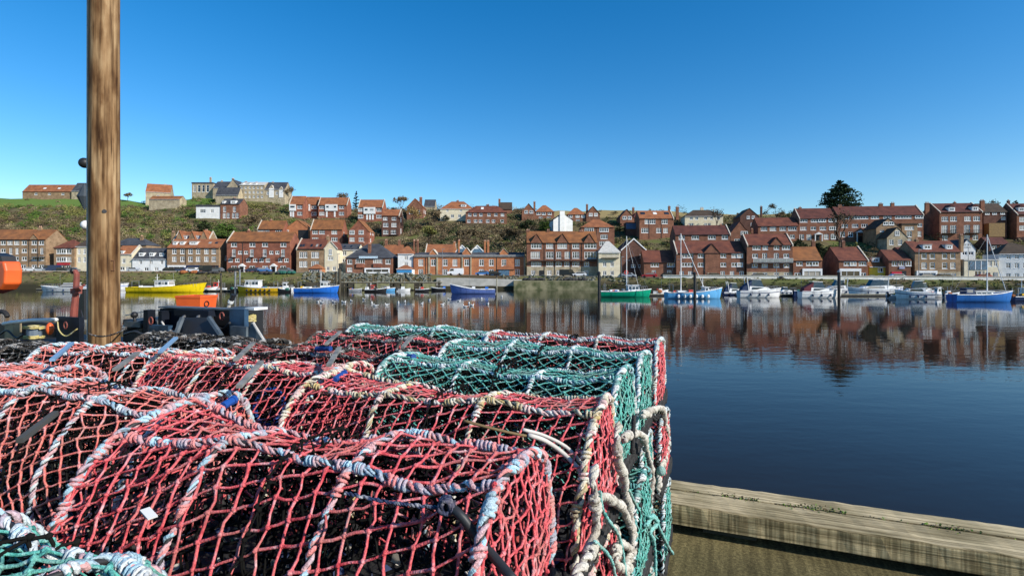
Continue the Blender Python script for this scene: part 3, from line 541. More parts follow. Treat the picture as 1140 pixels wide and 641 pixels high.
for i, (a, b_, bx, wx, lab) in enumerate([(322, 337.5, (322.3, 329.6), [333.6], 'leftmost unit of the hilltop terrace with white upper bay'), (338, 353.4, (338.2, 345.4), [349.5], 'second unit of the hilltop terrace with white upper bay'), (354.2, 386.5, (362.3, 375.8), [358.4, 380.2], 'wide third unit of the hilltop terrace with central white bay')]):
    H(lab, a, b_, 243, 227.8+i*.3, 218.6+i*.8, 'g', 'R', 'o', D=7, skew='l' if i < 2 else 'lr', ww=5, wh=3.4, rows=[(230.6, wx), (237.8, wx)], slabs=[('white_bay', bx[0], bx[1], 227.6, 234.8, .5, WHITE), ('bay_window', bx[0]+1.4, bx[0]+4, 229.4, 231.2, .56, GLASS), ('bay_window', bx[1]-3.6, bx[1]-1.2, 229.4, 231.2, .56, GLASS), ('white_door', bx[0]+.6, bx[0]+2.4, 235, 241.5, .1, UPVC), ('white_door', bx[1]-4, bx[1]-2.2, 235, 241.5, .1, UPVC)], group='hilltop terrace')
H('detached hilltop house with white bay and three white doors', 398.5, 426, 247, 231, 222.6, 'g', 'R', 'o', D=8, skew='lr', ww=5, wh=3.4, rows=[(233.4, [401.5, 421.8]), (241, [401.5, 421.8])], slabs=[('white_bay', 405, 418, 230.8, 238.2, .5, WHITE), ('bay_window', 406.5, 409.5, 232.5, 234.4, .56, GLASS), ('bay_window', 412.5, 416, 232.5, 234.4, .56, GLASS), ('white_door', 407.8, 409.6, 238.6, 244.6, .1, UPVC), ('white_door', 411, 412.8, 238.6, 244.6, .1, UPVC), ('white_door', 414.2, 416, 238.6, 244.6, .1, UPVC)], group='hilltop terrace')
H('dark stepped flats with an orange roof at the right of the hilltop terrace', 425, 444.5, 264, 240.2, 233.6, 'g', 'D', 'o', D=8, skew='r', ww=5, wh=4, rows=[(243.5, [428.8, 438.6], 4.4, 3), (250.4, [429.4, 438.6]), (258.4, [429.4, 438])], side=[('r', .4, 244, 1, 2), ('r', .4, 257, 1, 2.4)], balc=[(434, 443.5, 261.5, 'b')], group='houses on the hillside')
H('brown house with a tall side gable beside bare willow at the hilltop', 453, 471, 245, 230.5, 221, 'f', 'B', 'o', D=9, rows=[(236, [458, 465])], side=[('r', .3, 235, 1.2, 1.6), ('r', .75, 235, 1.2, 1.6), ('r', .5, 242, 2.4, 2)], chim=[(468.5, 219.5, 3)], group='hilltop houses')
H('slate roofed house half hidden behind the tall brown gable', 472, 484, 236, 230, 222.5, 'g', 'S', 's', D=8, group='hilltop houses', dz=10)
H('long cream house with an orange hipped roof on the skyline', 490, 527, 246.5, 232.6, 224.4, 'h', 'C', 'o', D=10, rows=[(234.6, [498, 513], 2, 1.4), (240.6, [503.6, 511.6, 521], 3, 3)], chim=[(509.5, 223, 2.4)], dorm=[(516, 229, 6, 2.6)], group='hilltop houses')
H('long low brick house with a red hipped roof above the scrub', 518.5, 564, 249, 236.6, 229.2, 'h', 'B', 'r', D=9, ww=3.4, wh=3, rows=[(239, [523, 529, 535.4, 544.5, 552, 559.5]), (246, [522, 529.5, 535, 543, 549.5, 559])], sky=[(537, 232.3, 3, 2.4, 'w')], chim=[(543, 227.5, 3)], group='hilltop houses')
H('brown tiled house behind the long low brick house', 555.5, 570, 245, 233, 225.6, 'g', 'B', 'b', D=9, chim=[(556, 221.5, 2.2)], dz=12, rows=[(238, [562], 3, 3)], group='hilltop houses')
for i, (x, w, y0, lab, ch) in enumerate([(581, 36, 244.5, 'brick pair with left gable and orange hipped roof on the skyline', 595), (631.5, 36, 247.5, 'brick pair with right gable and orange roof on the skyline', 653.5), (690, 30, 251, 'dark brick house with left gable above the blue clad building', 705)]):
    gl = i != 1; gw = 15 if i < 2 else 15
    h_ = H(lab, x+(gw if gl else 0), x+w-(0 if gl else gw), y0, y0-8.6, y0-16, 'h', 'B', 'o' if i < 2 else 'm', D=8, ww=3.8, wh=3, rows=[(y0-7, ([x+18.5, x+24.3, x+31] if gl else [x+3.6, x+11.5, x+17.5]) if i < 2 else [x+20]), (y0-1.5, [x+21, x+30] if gl else [x+4, x+12])], chim=[(ch, y0-20, 2.2)], group='hilltop houses', yaw=0)
    q = h_; S_ = q['S']; sc = q['d']/F; mb = MB(); ga, gb = S_(x if gl else x+w-gw), S_(x+gw-.1 if gl else x+w); zE, zA = q['Z'](y0-9), q['Z'](y0-17.6); mb.prism([(ga, -4), (gb, -4), (gb, zE), ((ga+gb)/2, zA), (ga, zE)], -1, 7.5)
    g_ = obj('gable_wing', mb, B_BRN, q['root']); mb = MB(); xm = (ga+gb)/2; k = (zA-zE)/(gb-xm)*.25
    mb.slab((ga-.25, 7.6, zE-k+.12), (ga-.25, -1.2, zE-k+.12), (xm, -1.2, zA+.14), (xm, 7.6, zA+.14), .12); mb.slab((gb+.25, -1.2, zE-k+.12), (gb+.25, 7.6, zE-k+.12), (xm, 7.6, zA+.14), (xm, -1.2, zA+.14), .12); obj('wing_roof', mb, T_MAR, g_)
    for wx in ((ga*.68+gb*.32), (ga*.3+gb*.7)):
        f, g = win_mesh(1.7, 1.4, 'm'); o = obj('window', f, None, q['root'], loc=(wx, -1.09, zE-.3)); obj('pane', g, None, o)
H('white rendered gable end with a broad central chimney stack', 616, 637.5, 259, 245, 237.5, 'f', 'W', 's', D=8, slabs=[('chimney_breast', 623, 628.5, 235, 258, .5, WREND)], rows=[], group='houses on the hillside', yaw=-8)
H('brown brick house with an orange hipped roof behind the dark three gabled block', 647, 684, 282, 253, 244.4, 'h', 'B', 'o', D=10, ww=8, wh=4.2, rows=[(255.6, [(656, 9), (672.5, 9)]), (263.6, [(672.5, 7)]), (271, [672])], chim=[], group='houses on the hillside', pipes=[664])
H('low garage with blue cladding beneath the dark brick house', 697, 712, 262, 249, 247.6, 'F', 'D', 'b', D=6, slabs=[('blue_cladding', 697, 711.5, 248.6, 255, .3, mat('blue_cladding', (.05, .11, .22), (.035, .08, .16), rough=.5))], name='garage', cat='garage', group='houses on the hillside')
H('three storey brick house with orange roof and rooflights left of the cream villa', 712, 750, 265, 243.4, 235, 'g', 'B', 'o', D=9, skew='r', ww=5, wh=4.6, rows=[(246.6, [(720, 4), (726.4, 6), (740, 6)]), (256.6, [(717.8, 7), (733.3, 5), (741, 4.4)])], sky=[(715.5, 238, 5, 2.6), (729, 238, 4, 2.4, 'w'), (742, 238, 5, 2.6)], chim=[(745, 229.5, 2.4, 8), (754, 230, 3)], pipes=[722.6, 736.3], group='houses on the hillside', yaw=0)
H('long cream villa with a dark hipped roof and white chimney', 762.5, 805, 252, 240.8, 233.8, 'h', 'C', 'b', D=9, ww=3, wh=2.8, rows=[(243, [769.5, 775.5, 785.5, 792, 799.7]), (249.8, [(769, 5), 785.4, 789.5])], chim=[(780, 231.4, 3.4, 5, 1)], group='hilltop houses')
H('brick gable house between the upper terrace and the glass balcony block', 813.5, 834, 275, 259.5, 246.8, 'f', 'B', 'r', D=10, rows=[(259.4, [828.6], 6.6, 3.4), (267.3, [820.6], 5, 2.6)], group='houses on the hillside', chim=[(835, 255, 2.4)])
H('dark house with a pointed gable near the wind bent tree', 824, 845, 258, 241, 232, 'f', 'D', 'b', D=10, rows=[(242, [833, 838.6], 3, 3), (250, [838.5])], chim=[(845.5, 230, 2)], group='hilltop houses')
H('wide low brick house with a red roof left of the columned terrace', 844, 889, 270, 251.6, 242.8, 'g', 'B', 'r', D=9, wh=3.6, rows=[(254.7, [850.6, 860.6, 871.6, (882, 8)], 6, 3.6), (263.5, [882])], group='houses on the hillside')
H('three storey brick terrace with a white columned porch, left of the cedar', 889.5, 930, 268.5, 243.3, 232.4, 'g', 'B', 'm', D=9, skew='l', ww=7, wh=2.8, rows=[(245.7, [894.7, 907, 915.2, 926.6]), (254.2, [894.3, (905.5, 5), 916.2, 926.7], 6, 3.4), (263.6, [892.5, 900.7, 919.8, 927.6], 4.4, 5)], porch=[(910.3, 258.6, 8)], chim=[(889.6, 230.5, 3), (931, 229, 4)], group='houses on the hillside')
H('very long brick terrace with dark red roof stretching right of the cedar', 933, 1028, 269, 239.7, 230, 'g', 'B', 'm', D=9, skew='r', ww=7.5, wh=2.8, rows=[(242.1, [941, 953, 962.2, 974.2, 988, 1001, 1010.3, 1023.2]), (251, [940.5, 952, 962.5, 1003, 1013, 1023], 6, 3.4), (260.6, [938, 947, 966.5, 1023], 4.6, 5)], porch=[(957.3, 256.2, 9)], chim=[(978, 226.6, 4), (990, 226, 3.4), (1025, 226.6, 4)], group='houses on the hillside')
H('large tan stone house with a high gable beside the long terrace', 975.5, 1003, 278, 254, 243.2, 'f', 'T', 'b', D=9, rows=[(248.7, [986, 992.4], 4.6, 3.4), (257, [982], 4, 2)], group='houses on the hillside')
H('lower tan stone gable joined in front of the large stone house', 987.5, 1010.5, 278, 264.5, 253.4, 'f', 'S', 'b', D=6, dz=-6, rows=[(259.6, [998.7], 4, 4.6), (269.6, [992.4, 1002], 3.8, 5.4)], group='houses on the hillside')
H('square tan brick block with white windows right of the stone gables', 1004, 1021.5, 276, 250.6, 248.5, 'F', 'T', 'b', D=8, rows=[(254, [1012.3], 8, 3), (260.5, [1012.3], 4.4, 6), (268.5, [1012], 4.4, 5)], group='houses on the hillside')
H('tall brick house with two white dormers and black balconies on the skyline', 1046, 1093.5, 269, 236, 226.8, 'g', 'B', 'm', D=11, skew='lr', ww=6, wh=4.6, rows=[(243.6, [1052, 1061.5, 1077.3, 1087.3]), (255.2, [1051.5, 1061.3, 1076.6, 1087.2], 5.4, 8), (264.6, [1052, 1076.5, 1086], 5, 5)], dorm=[(1058, 233.2, 6.4, 5, 'p'), (1081.6, 233, 6.4, 5, 'p')], balc=[(1048.5, 1064.5, 259.4, 'b'), (1074, 1090.5, 259.4, 'b')], chim=[(1087.5, 223.6, 4), (1060, 225, 2)], group='houses on the hillside')
H('dull brown house with a boarded tan extension right of the tall dormer house', 1095, 1121, 266, 236, 227, 'g', 'D', 'b', D=9, rows=[(237.5, [1099, 1107, 1116], 4, 2.4), (243, [1117], 4, 3)], slabs=[('boarded_extension', 1095.5, 1113, 249, 264, 2.5, mat('boarding', (.28, .18, .07), (.2, .125, .05), rough=.8))], group='houses on the hillside', chim=[(1118, 223.5, 2)])
H('brick house with a white dormer at the extreme right of the skyline', 1132, 1170, 268, 238.5, 227, 'g', 'B', 'm', D=10, skew='l', ww=5, wh=4.6, rows=[(244, [1138, 1150, 1160]), (253.5, [1138, 1150, 1160])], dorm=[(1138, 233, 6.4, 5, 'p')], group='houses on the hillside', slabs=[('pink_extension', 1133, 1144, 264, 272, 3, PINKB)])
H('low dark roofed cottage tucked between modern house and boarded extension', 1101, 1124, 282, 272, 264.5, 'g', 'D', 'm', D=7, rows=[(275.5, [1107, 1116])], group='houses on the hillside')
H('small dark roofed house below the tan stone gables', 1004, 1019, 290, 281, 275.5, 'g', 'B', 'm', D=8, group='houses on the hillside', rows=[(284, [1008, 1014])])
# headland buildings
H('long low farm range with an orange roof on the left skyline', 25, 79, None, 213.5, 206, 'g', 'T', 'o', D=9, d=318, yaw=0, dz=0, rows=[(216, [40, 55, 70], 3, 2)], sky=[(50, 210, 3, 1.4, 'w'), (66, 210, 3, 1.4, 'w')], group='headland buildings', cat='barn', name='farm_building')
H('stone barn with a slate roof joined to the farm range by the pile', 79.5, 100, None, 213, 204, 'g', 'S', 's', D=9, d=317, yaw=0, group='headland buildings', cat='barn', name='farm_building')
H('stone barn with an orange roof and left gable on the headland', 162, 190, 227, 214.2, 205.6, 'g', 'S', 'o', D=10, dz=0, chim=[(187.5, 205, 2.6)], yaw=-24, group='headland buildings', cat='barn', name='stone_barn', rows=[(219, [176], 2.4, 3)])
H('long low stone outbuilding beneath the orange roofed barn', 166, 200, 230, 222, 218.5, 'g', 'S', 'u', D=6, dz=-8, group='headland buildings', cat='barn', name='outbuilding', yaw=0)
H('square ruined stone hall with tall dark openings on the headland', 213.5, 237, 221, 204.5, 203, 'F', 'S', 's', D=9, dz=4, rows=[(210, [216.8, 221.6, 226.4, 231.2], 2.8, 7)], st='p', group='headland buildings', name='stone_hall', yaw=0)
H('grey slate roofed stone wing in the middle of the old hall', 237, 256, 222, 209, 202.5, 'g', 'S', 's', D=10, dz=2, chim=[(234.5, 197.5, 1.8), (247, 201, 2)], group='headland buildings', name='stone_hall', yaw=0)
H('steep stone gable fronting the long sunlit hall', 252, 266.5, 223, 209, 199.8, 'f', 'S', 's', D=10, dz=-2, rows=[(212, [259], 3, 4)], chim=[(259.5, 198.5, 2.4)], group='headland buildings', name='stone_hall', yaw=0)
H('long sunlit stone hall with many small windows on the headland', 266.8, 294.5, 224.5, 206, 203, 'g', 'S', 'g', D=9, dz=0, ww=2, wh=2.4, rows=[(209, [269, 273.5, 278, 282.5, 287, 291.5]), (214, [269, 273.5, 278, 282.5, 287, 291.5]), (219, [269, 273.5, 278, 282.5, 287, 291.5])], dorm=[(271, 205, 2.6, 2), (278, 205, 2.6, 2), (285, 205, 2.6, 2)], chim=[(274, 202, 2.6), (285, 203, 2)], group='headland buildings', name='stone_hall', yaw=0)
H('dark slate house with two white gables at the right of the old hall', 294.8, 317, 223, 211, 203.2, 'g', 'S', 's', D=9, dz=0, wg=[(302.3, 206.2, 7, 211.6), (313, 208, 6.5, 212.6)], chim=[(286, 202.6, 2.6), (304, 202.4, 2.6)], rows=[(215, [298, 303, 308, 313], 2.4, 3)], slabs=[('white_gable', 299.5, 305, 209.5, 220, .2, WREND), ('white_gable', 310.7, 315.3, 211, 220, .2, WREND)], group='headland buildings', name='stone_hall', yaw=0)
H('low slate roofed lean-to below the steep stone gable', 240, 265, 223, 217.5, 209, 'g', 'S', 's', D=6, dz=-9, group='headland buildings', name='outbuilding', cat='outbuilding', yaw=0)
H('white modern flat roofed house on the slope below the old hall', 218.3, 245, 244, 230.2, 228, 'F', 'W', 's', D=8, dz=0, rows=[(235, [(225.7, 5.5), (236, 3.4)], 4, 3.6)], group='houses on the hillside', name='white_house', yaw=0)
H('tall brick pair with pink end gable beside the white modern house', 245.3, 266.8, 244, 227.2, 221.6, 'g', 'B', 's', D=8, ww=3, wh=5, rows=[(233, [250, 261]), (240, [249.8, 254, 260, 264])], dorm=[(261, 225.6, 6, 4.6, 'p'), (250, 225.4, 3, 3)], chim=[(261, 220, 2)], side=[], group='houses on the hillside', yaw=0)
# ------------------------------------------------------------------ vegetation
def attr_mat(name, rough=.9):
    m = bpy.data.materials.new(name); m.use_nodes = True; n = m.node_tree.nodes; l = m.node_tree.links; b = n['Principled BSDF']
    a = n.new('ShaderNodeAttribute'); a.attribute_name = 'tint'; l.new(a.outputs['Color'], b.inputs['Base Color']); b.inputs['Roughness'].default_value = rough; b.inputs['Specular IOR Level'].default_value = .15
    return m
LEAFM = attr_mat('leaf_mix')
def quads_mesh(name, C, S, tint, flat=0.0, mats=None):
    """many small leaf-clump faces: centres C, sizes S, colours tint"""
    k = len(C); A = rng.normal(size=(k, 3)); A[:, 2] *= 1-flat; A /= np.linalg.norm(A, axis=1)[:, None]; B = rng.normal(size=(k, 3)); B -= A*(A*B).sum(1)[:, None]; B /= np.linalg.norm(B, axis=1)[:, None]
    A *= S[:, None]*.5; B *= S[:, None]*rng.uniform(.25, .5, (k, 1))
    V = np.stack([C-A, C-B*.9, C+A, C+B], 1).reshape(-1, 3); me = bpy.data.meshes.new(name)
    me.vertices.add(4*k); me.vertices.foreach_set('co', V.ravel()); me.loops.add(4*k); me.loops.foreach_set('vertex_index', np.arange(4*k)); me.polygons.add(k); me.polygons.foreach_set('loop_start', np.arange(k)*4); me.polygons.foreach_set('loop_total', np.full(k, 4))
    me.update(calc_edges=True); at = me.attributes.new('tint', 'FLOAT_COLOR', 'FACE'); at.data.foreach_set('color', np.c_[tint, np.ones(k)].ravel()); me.materials.append(mats or LEAFM); return me
GRN = np.array([(.06, .11, .022), (.09, .155, .03), (.04, .07, .02), (.12, .17, .035)]); BRN = np.array([(.13, .095, .055), (.18, .135, .075), (.09, .066, .04), (.24, .19, .11)]); OLV = np.array([(.15, .155, .045), (.2, .185, .06), (.11, .115, .035)]); DRK = np.array([(.03, .045, .018), (.022, .035, .015), (.045, .055, .022)])
def patch(px, py): return math.sin(px*.083+2.1*math.sin(py*.19))*math.cos(py*.31+px*.021)+.55*math.sin(px*.19+py*.27+1)
def zone(px, py):
    q = patch(px, py); u = rng.random()
    if px < 600 and u > .18:
        if q < -.55: return DRK*1.5 if px > 335 else GRN
        if q < 0: return BRN
        if q > .7: return BRN*1.25
        return OLV if px < 335 else BRN*.8
    if px < 335:
        if py < 231: return OLV if u < .5 else GRN
        if py < 243 and px < 210: return GRN if u < .45 else (OLV if u < .75 else BRN)
        if 215 < px < 262 and py > 243: return GRN if u < .7 else DRK
        return BRN if u < .5 else (OLV if u < .8 else DRK)
    if px < 600: return BRN if u < .62 else (OLV if u < .8 else DRK)
    if 600 < px < 640 and py < 262: return DRK if u < .6 else GRN
    if 820 < px < 935 and py > 262: return DRK if u < .7 else GRN
    return BRN if u < .45 else (DRK if u < .75 else OLV)
HB = []                                               # keep shrubs out of the houses
for o in bpy.data.objects:
    if o.type == 'EMPTY' and o.get('group', '').startswith(('houses', 'hilltop', 'headland')):
        w = next(c for c in o.children if c.name.startswith('wall')); xs = [v.co.x for v in w.data.vertices]; ys = [v.co.y for v in w.data.vertices]
        HB.append((o.location.x, o.location.y, o.rotation_euler.z, min(xs)-1.2, max(xs)+1.2, -4.5, max(ys)+1))
def free(x, y, front=0):
    for hx, hy, a, x0, x1, y0, y1 in HB:
        dx, dy = x-hx, y-hy; u = dx*math.cos(a)+dy*math.sin(a); v = -dx*math.sin(a)+dy*math.cos(a)
        if x0 < u < x1 and y0-front < v < y1: return False
    return True
CC, SS, TT = [], [], []
def bush(g, r, h, pal, k, s=.5):
    d = rng.normal(size=(k, 3)); d /= np.linalg.norm(d, axis=1)[:, None]; rad = rng.uniform(.45, 1.08, (k, 1)); c = d*rad*np.array([r, r*.8, h]); c[:, 2] = np.abs(c[:, 2])*.95
    c += np.array([g.x, g.y, g.z]); CC.append(c); SS.append(rng.uniform(.5, 1.3, k)*s); t = pal[rng.integers(len(pal))]*rng.uniform(.75, 1.3); TT.append(t[None, :]*rng.uniform(.7, 1.35, (k, 1)))
n_ = 0
while n_ < 7900:
    px = rng.uniform(-60, 1200) if n_ < 3800 else rng.uniform(-600, -60) if n_ > 7400 else rng.uniform(-60, 620); dlo, dhi = bank(px)+31, ip(px, RDIST)+4; d = rng.uniform(dlo, dhi); g = ground_at(px, d); py = HY-(g.z-EYE)*F/d
    if px < 215 and py < 230 and rng.random() < .985: continue       # open meadow
    if 590 < px < 870 and py < 243 and rng.random() < .9: continue    # straw coloured skyline
    q_ = patch(px*1.7+40, py*1.4)
    if q_ > .62 and rng.random() < .93: n_ += .3; continue          # grassy clearings
    if not free(g.x, g.y, 0 if rng.random() < .5 else 3): n_ += .2; continue
    r = rng.uniform(.8, 2.0)*(1+.9*(rng.random() < .12)); bush(g, r, r*rng.uniform(.7, 1.2), zone(px, py), int(26+24*r), .5); n_ += 1
tag(obj('hill_scrub', quads_mesh('hill_scrub', np.concatenate(CC), np.concatenate(SS), np.concatenate(TT)), None), kind='stuff')
# weeds and grass tussocks on the river bank
CC, SS, TT = [], [], []
for i in range(1500):
    px = rng.uniform(-150, 1300); k = rng.uniform(1.2, 8.2)
    if 480 < px < 668: continue
    g = ground_at(px, bank(px)+k); bush(g, rng.uniform(.3, .8), rng.uniform(.2, .5), DRK*1.5 if rng.random() < .4 else (OLV if rng.random() < .6 else BRN), 16, .34)
tag(obj('bank_grass', quads_mesh('bank_grass', np.concatenate(CC), np.concatenate(SS), np.concatenate(TT)), None), kind='stuff')
BARK = mat('bark', (.11, .08, .055), (.06, .045, .032), rough=.95, scale=3); BARKD = mat('bark_dark', (.05, .04, .03), (.03, .025, .02), rough=.95)
def tree(name, label, px, base_py, top_py, wpx, kind='bare', pal=BRN, dz=0, lean=0, group='trees on the hillside', d=None, dens=1.0):
    d = d or on_hill(px, base_py)+dz; g = ground_at(px, d); h = EYE+(HY-top_py)/F*d-g.z; w = wpx/F*d/2
    root = thing(name, label, 'tree', tuple(g), 0, group); tr = MB(); tips = []; rs = random.Random(int(px*7+top_py))
    def br(p, dirv, ln, r, dep):
        q = p+dirv*ln; tr.tube([p, (p+q)/2+Vector((rs.uniform(-.04, .04), rs.uniform(-.04, .04), 0))*ln, q], [r, r*.82, r*.62], 5 if dep < 2 else 3, cap=False)
        if dep >= 5 or r < .018: tips.append(q); return
        for i in range(rs.choice((2, 3, 3)) if dep < 4 else 3):
            nd = (dirv+Vector((rs.uniform(-1, 1)*.75*min(1.4, w/h*2)+lean*.3, rs.uniform(-1, 1)*.75, rs.uniform(-.2, .4)))).normalized(); br(q, nd, ln*rs.uniform(.62, .82), r*.62, dep+1)
    if kind == 'bare':
        br(Vector((0, 0, -.5)), Vector((lean*.2, 0, 1)).normalized(), h*.3, max(.12, h*.028), 0); obj('trunk', tr, BARK, root)
        k = int(len(tips)*5*dens); i = rng.integers(len(tips), size=k); C = np.array([tuple(t) for t in tips])[i]+rng.normal(size=(k, 3))*h*.045
        me = quads_mesh('crown', C, rng.uniform(.4, 1.1, k)*min(.7, h*.08), pal[rng.integers(len(pal), size=k)]*rng.uniform(.7, 1.2, (k, 1))); V = np.zeros(4*k*3); obj('crown', me, None, root)
    else:
        tr.tube([(0, 0, -.5), (0, 0, h*.5), (lean, 0, h*.9)], [h*.035, h*.025, h*.008], 7); C = []
        n1 = int(75*dens)
        for i in range(n1):
            z = h*rs.uniform(.2, .97); f = 1-abs((z/h-.36)/.66)**1.5; a = rs.uniform(0, 6.283); ln = w*max(.12, f)*rs.uniform(.55, 1.12); e = Vector((math.cos(a)*ln, math.sin(a)*ln, h*rs.uniform(-.02, .07)))
            tr.tube([(0, 0, z*.93), (e.x*.5, e.y*.5, z+e.z*.3), (e.x, e.y, z+e.z)], [h*.01, h*.006, h*.002], 3, cap=False)
            m_ = int(90); t = rng.uniform(.25, 1.0, m_)**.7; c = np.c_[e.x*t, e.y*t, z+e.z*t]+rng.normal(size=(m_, 3))*np.array([1, 1, .42])*ln*.11*(1.15-t[:, None]*.5); C.append(c)
        obj('trunk', tr, BARKD, root); C = np.concatenate(C); k = len(C)
        obj('crown', quads_mesh('crown', C, rng.uniform(.5, 1.3, k)*h*.05, pal[rng.integers(len(pal), size=k)]*rng.uniform(.65, 1.25, (k, 1)), flat=.3), None, root)
    return root
CON = np.array([(.028, .055, .028), (.045, .08, .038), (.018, .034, .018)])
tree('cedar_tree', 'tall dark cedar tree rising behind the long terrace on the skyline', 935, 240, 202, 44, 'conifer', CON, dz=12, dens=1.5)
tree('bare_tree', 'rounded bare tree at the right end of the old stone hall', 321, 226, 207, 20, pal=BRN, dens=1.2, dz=6)
tree('bare_tree', 'bushy bare tree behind the wide terrace unit with central white bay', 381, 236, 212.5, 18, pal=BRN, dz=14)
tree('bare_tree', 'slim dark tree behind the gap in the hilltop terrace', 396.5, 236, 213.5, 8, 'conifer', DRK, dz=14, dens=.4)
tree('bare_tree', 'pale bare tree left of the tall brown gable', 447, 240, 217, 24, pal=BRN*1.2, dz=5)
tree('willow_tree', 'golden brown bare willow in front of the tall brown gable', 457, 262, 229, 22, pal=np.array([(.24, .16, .06), (.2, .13, .05), (.28, .2, .08)]), dens=1.6)
tree('bare_tree', 'small bare tree left of the long cream house', 484, 252, 233, 16, pal=BRN*1.3)
tree('round_bush', 'dark round evergreen bush before the long cream house', 496, 247, 239, 11, 'conifer', DRK, dens=.7)
tree('bare_tree', 'dark spreading tree below the brick pair with left gable', 592, 268, 242, 36, pal=DRK*1.2, dens=2)
tree('bare_tree', 'brown spreading tree behind the right end of the brick hall', 570, 280, 250, 40, pal=BRN*.75, dens=2)
tree('evergreen_tree', 'dark green evergreen left of the white gable end', 607, 260, 243, 16, 'conifer', GRN*.8, dens=.8)
tree('bare_tree', 'brown bare tree above the blue glazed roof peaks', 522, 276, 252, 34, pal=BRN, dens=1.6)
tree('bare_tree', 'olive bare tree rising behind the chimneys of the white cottage', 478, 276, 250, 32, pal=OLV, dens=1.6)
tree('bare_tree', 'wind bent leaning tree on the skyline near the dark pointed house', 852, 240, 222.5, 14, lean=1.6, pal=BRN*.7, dens=.35, dz=10)
tree('bare_tree', 'thin twiggy tree in front of the long cream villa', 798, 256, 231, 12, pal=BRN*.6, dens=.2)
tree('bare_tree', 'large bare tree in front of the two long terraces', 935, 284, 232, 52, pal=BRN*.6, dens=.4)
tree('brown_bush', 'brown leafless bush on the skyline right of the wind bent tree', 868, 246, 234, 28, pal=BRN, dens=2)
tree('evergreen_tree', 'dark evergreen between the two white fronted brick shops', 911, 292, 270, 24, 'conifer', DRK, dens=1.2)
tree('evergreen_tree', 'dark green shrub tree behind the small brick shop chimney', 890, 285, 266, 26, 'conifer', DRK*1.3, dens=1.1)
tree('brown_bush', 'round pale brown bush behind the tiny yellow cottage', 972, 284, 272.5, 18, pal=BRN*1.25, dens=2.4)
tree('bare_tree', 'bare tree top over the dull brown house on the skyline', 1104, 238, 220, 40, pal=BRN*.8, dens=.5, dz=12)
tree('dark_tree', 'small dark conifer on the skyline at the far right edge', 1130, 236, 223, 14, 'conifer', DRK, dens=.6, dz=14)
tree('evergreen_tree', 'bright green bushy tree below the white modern house', 252, 268, 248, 34, 'conifer', GRN*1.15, dens=1.5)
tree('evergreen_tree', 'dark bushy tree left of the bright green one below the modern house', 228, 262, 245, 22, 'conifer', DRK*1.2, dens=1)
tree('bare_tree', 'brown bare tree between the red block and the tall brick pair', 284, 262, 238, 30, pal=BRN, dens=1.8)
tree('bare_tree', 'low bare tree on the skyline between the pile and the orange barn', 142, 228, 213, 16, pal=BRN*.8, dz=8)
tree('bare_tree', 'green bush by the low garage with blue cladding', 690, 262, 248, 14, 'conifer', DRK*1.3, dens=.6)
# ------------------------------------------------------------------ walls, jetty, slip and rocks along the far bank
def wall_run(name, label, px0, px1, k, h0, h1, th, m_, cat='wall', cap=None, step=30):
    mb = MB(); mc = MB(); n = max(2, int(abs(px1-px0)/step)); prev = None
    for i in range(n+1):
        px = px0+(px1-px0)*i/n; b0 = bank(px)+k; z = h0(px) if callable(h0) else h0; zt = h1(px) if callable(h1) else h1
        f, r_ = Vector(((px-CX)/F*b0, b0, 0)), Vector(((px-CX)/F*(b0+th), b0+th, 0)); q = [f+Vector((0, 0, z)), r_+Vector((0, 0, z)), r_+Vector((0, 0, zt)), f+Vector((0, 0, zt))]
        if prev: mb.hexa([prev[0], q[0], q[1], prev[1], prev[3], q[3], q[2], prev[2]])
        if prev and cap: U_ = Vector((0, -.12, 0)); t = Vector((0, 0, .18)); W_ = Vector((0, .12, 0)); e = Vector((0, 0, .002)); mc.hexa([prev[3]+U_+e, q[3]+U_+e, q[2]+W_+e, prev[2]+W_+e, prev[3]+U_+t, q[3]+U_+t, q[2]+W_+t, prev[2]+W_+t])
        prev = q
    if cap:
        t = thing(name, label, cat, (0, 0, 0)); obj('wall_body', mb, m_, t); obj('wall_cap', mc, cap, t); return t
    return tag(obj(name, mb, m_), label, cat)
MOSS = mat('mossy_stone', (.34, .3, .17), (.1, .11, .045), rough=.95, scale=.6, det=7, bump=.6, bscale=3)
CONC = mat('pale_concrete', (.5, .48, .43), (.36, .35, .31), rough=.9, scale=.7)
LIME = mat('white_parapet', (.82, .8, .74), (.66, .63, .56), rough=.9, scale=.6)
wall_run('parapet_wall', 'long pale parapet wall along the road in front of the right hand houses', 738, 1250, 9.0, lambda p: roadz(p)-1.2, lambda p: roadz(p)+.75, .4, LIME, cap=COPE)
wall_run('brick_wall', 'low red brick river wall under the white cottages', -120, 205, 8.4, lambda p: roadz(p)-2, lambda p: roadz(p)+.2, .4, PINKB, cap=COPE)
wall_run('stone_quay', 'mossy green stone quay wall below the dark three gabled block', 572, 668, -1.2, -1, 2.6, 4, MOSS)
wall_run('slip_wall', 'pale concrete slip wall beside the white van', 486, 581, 2.0, -1, lambda p: 3.3-(max(0, p-520)/60)*.5, 3, CONC)
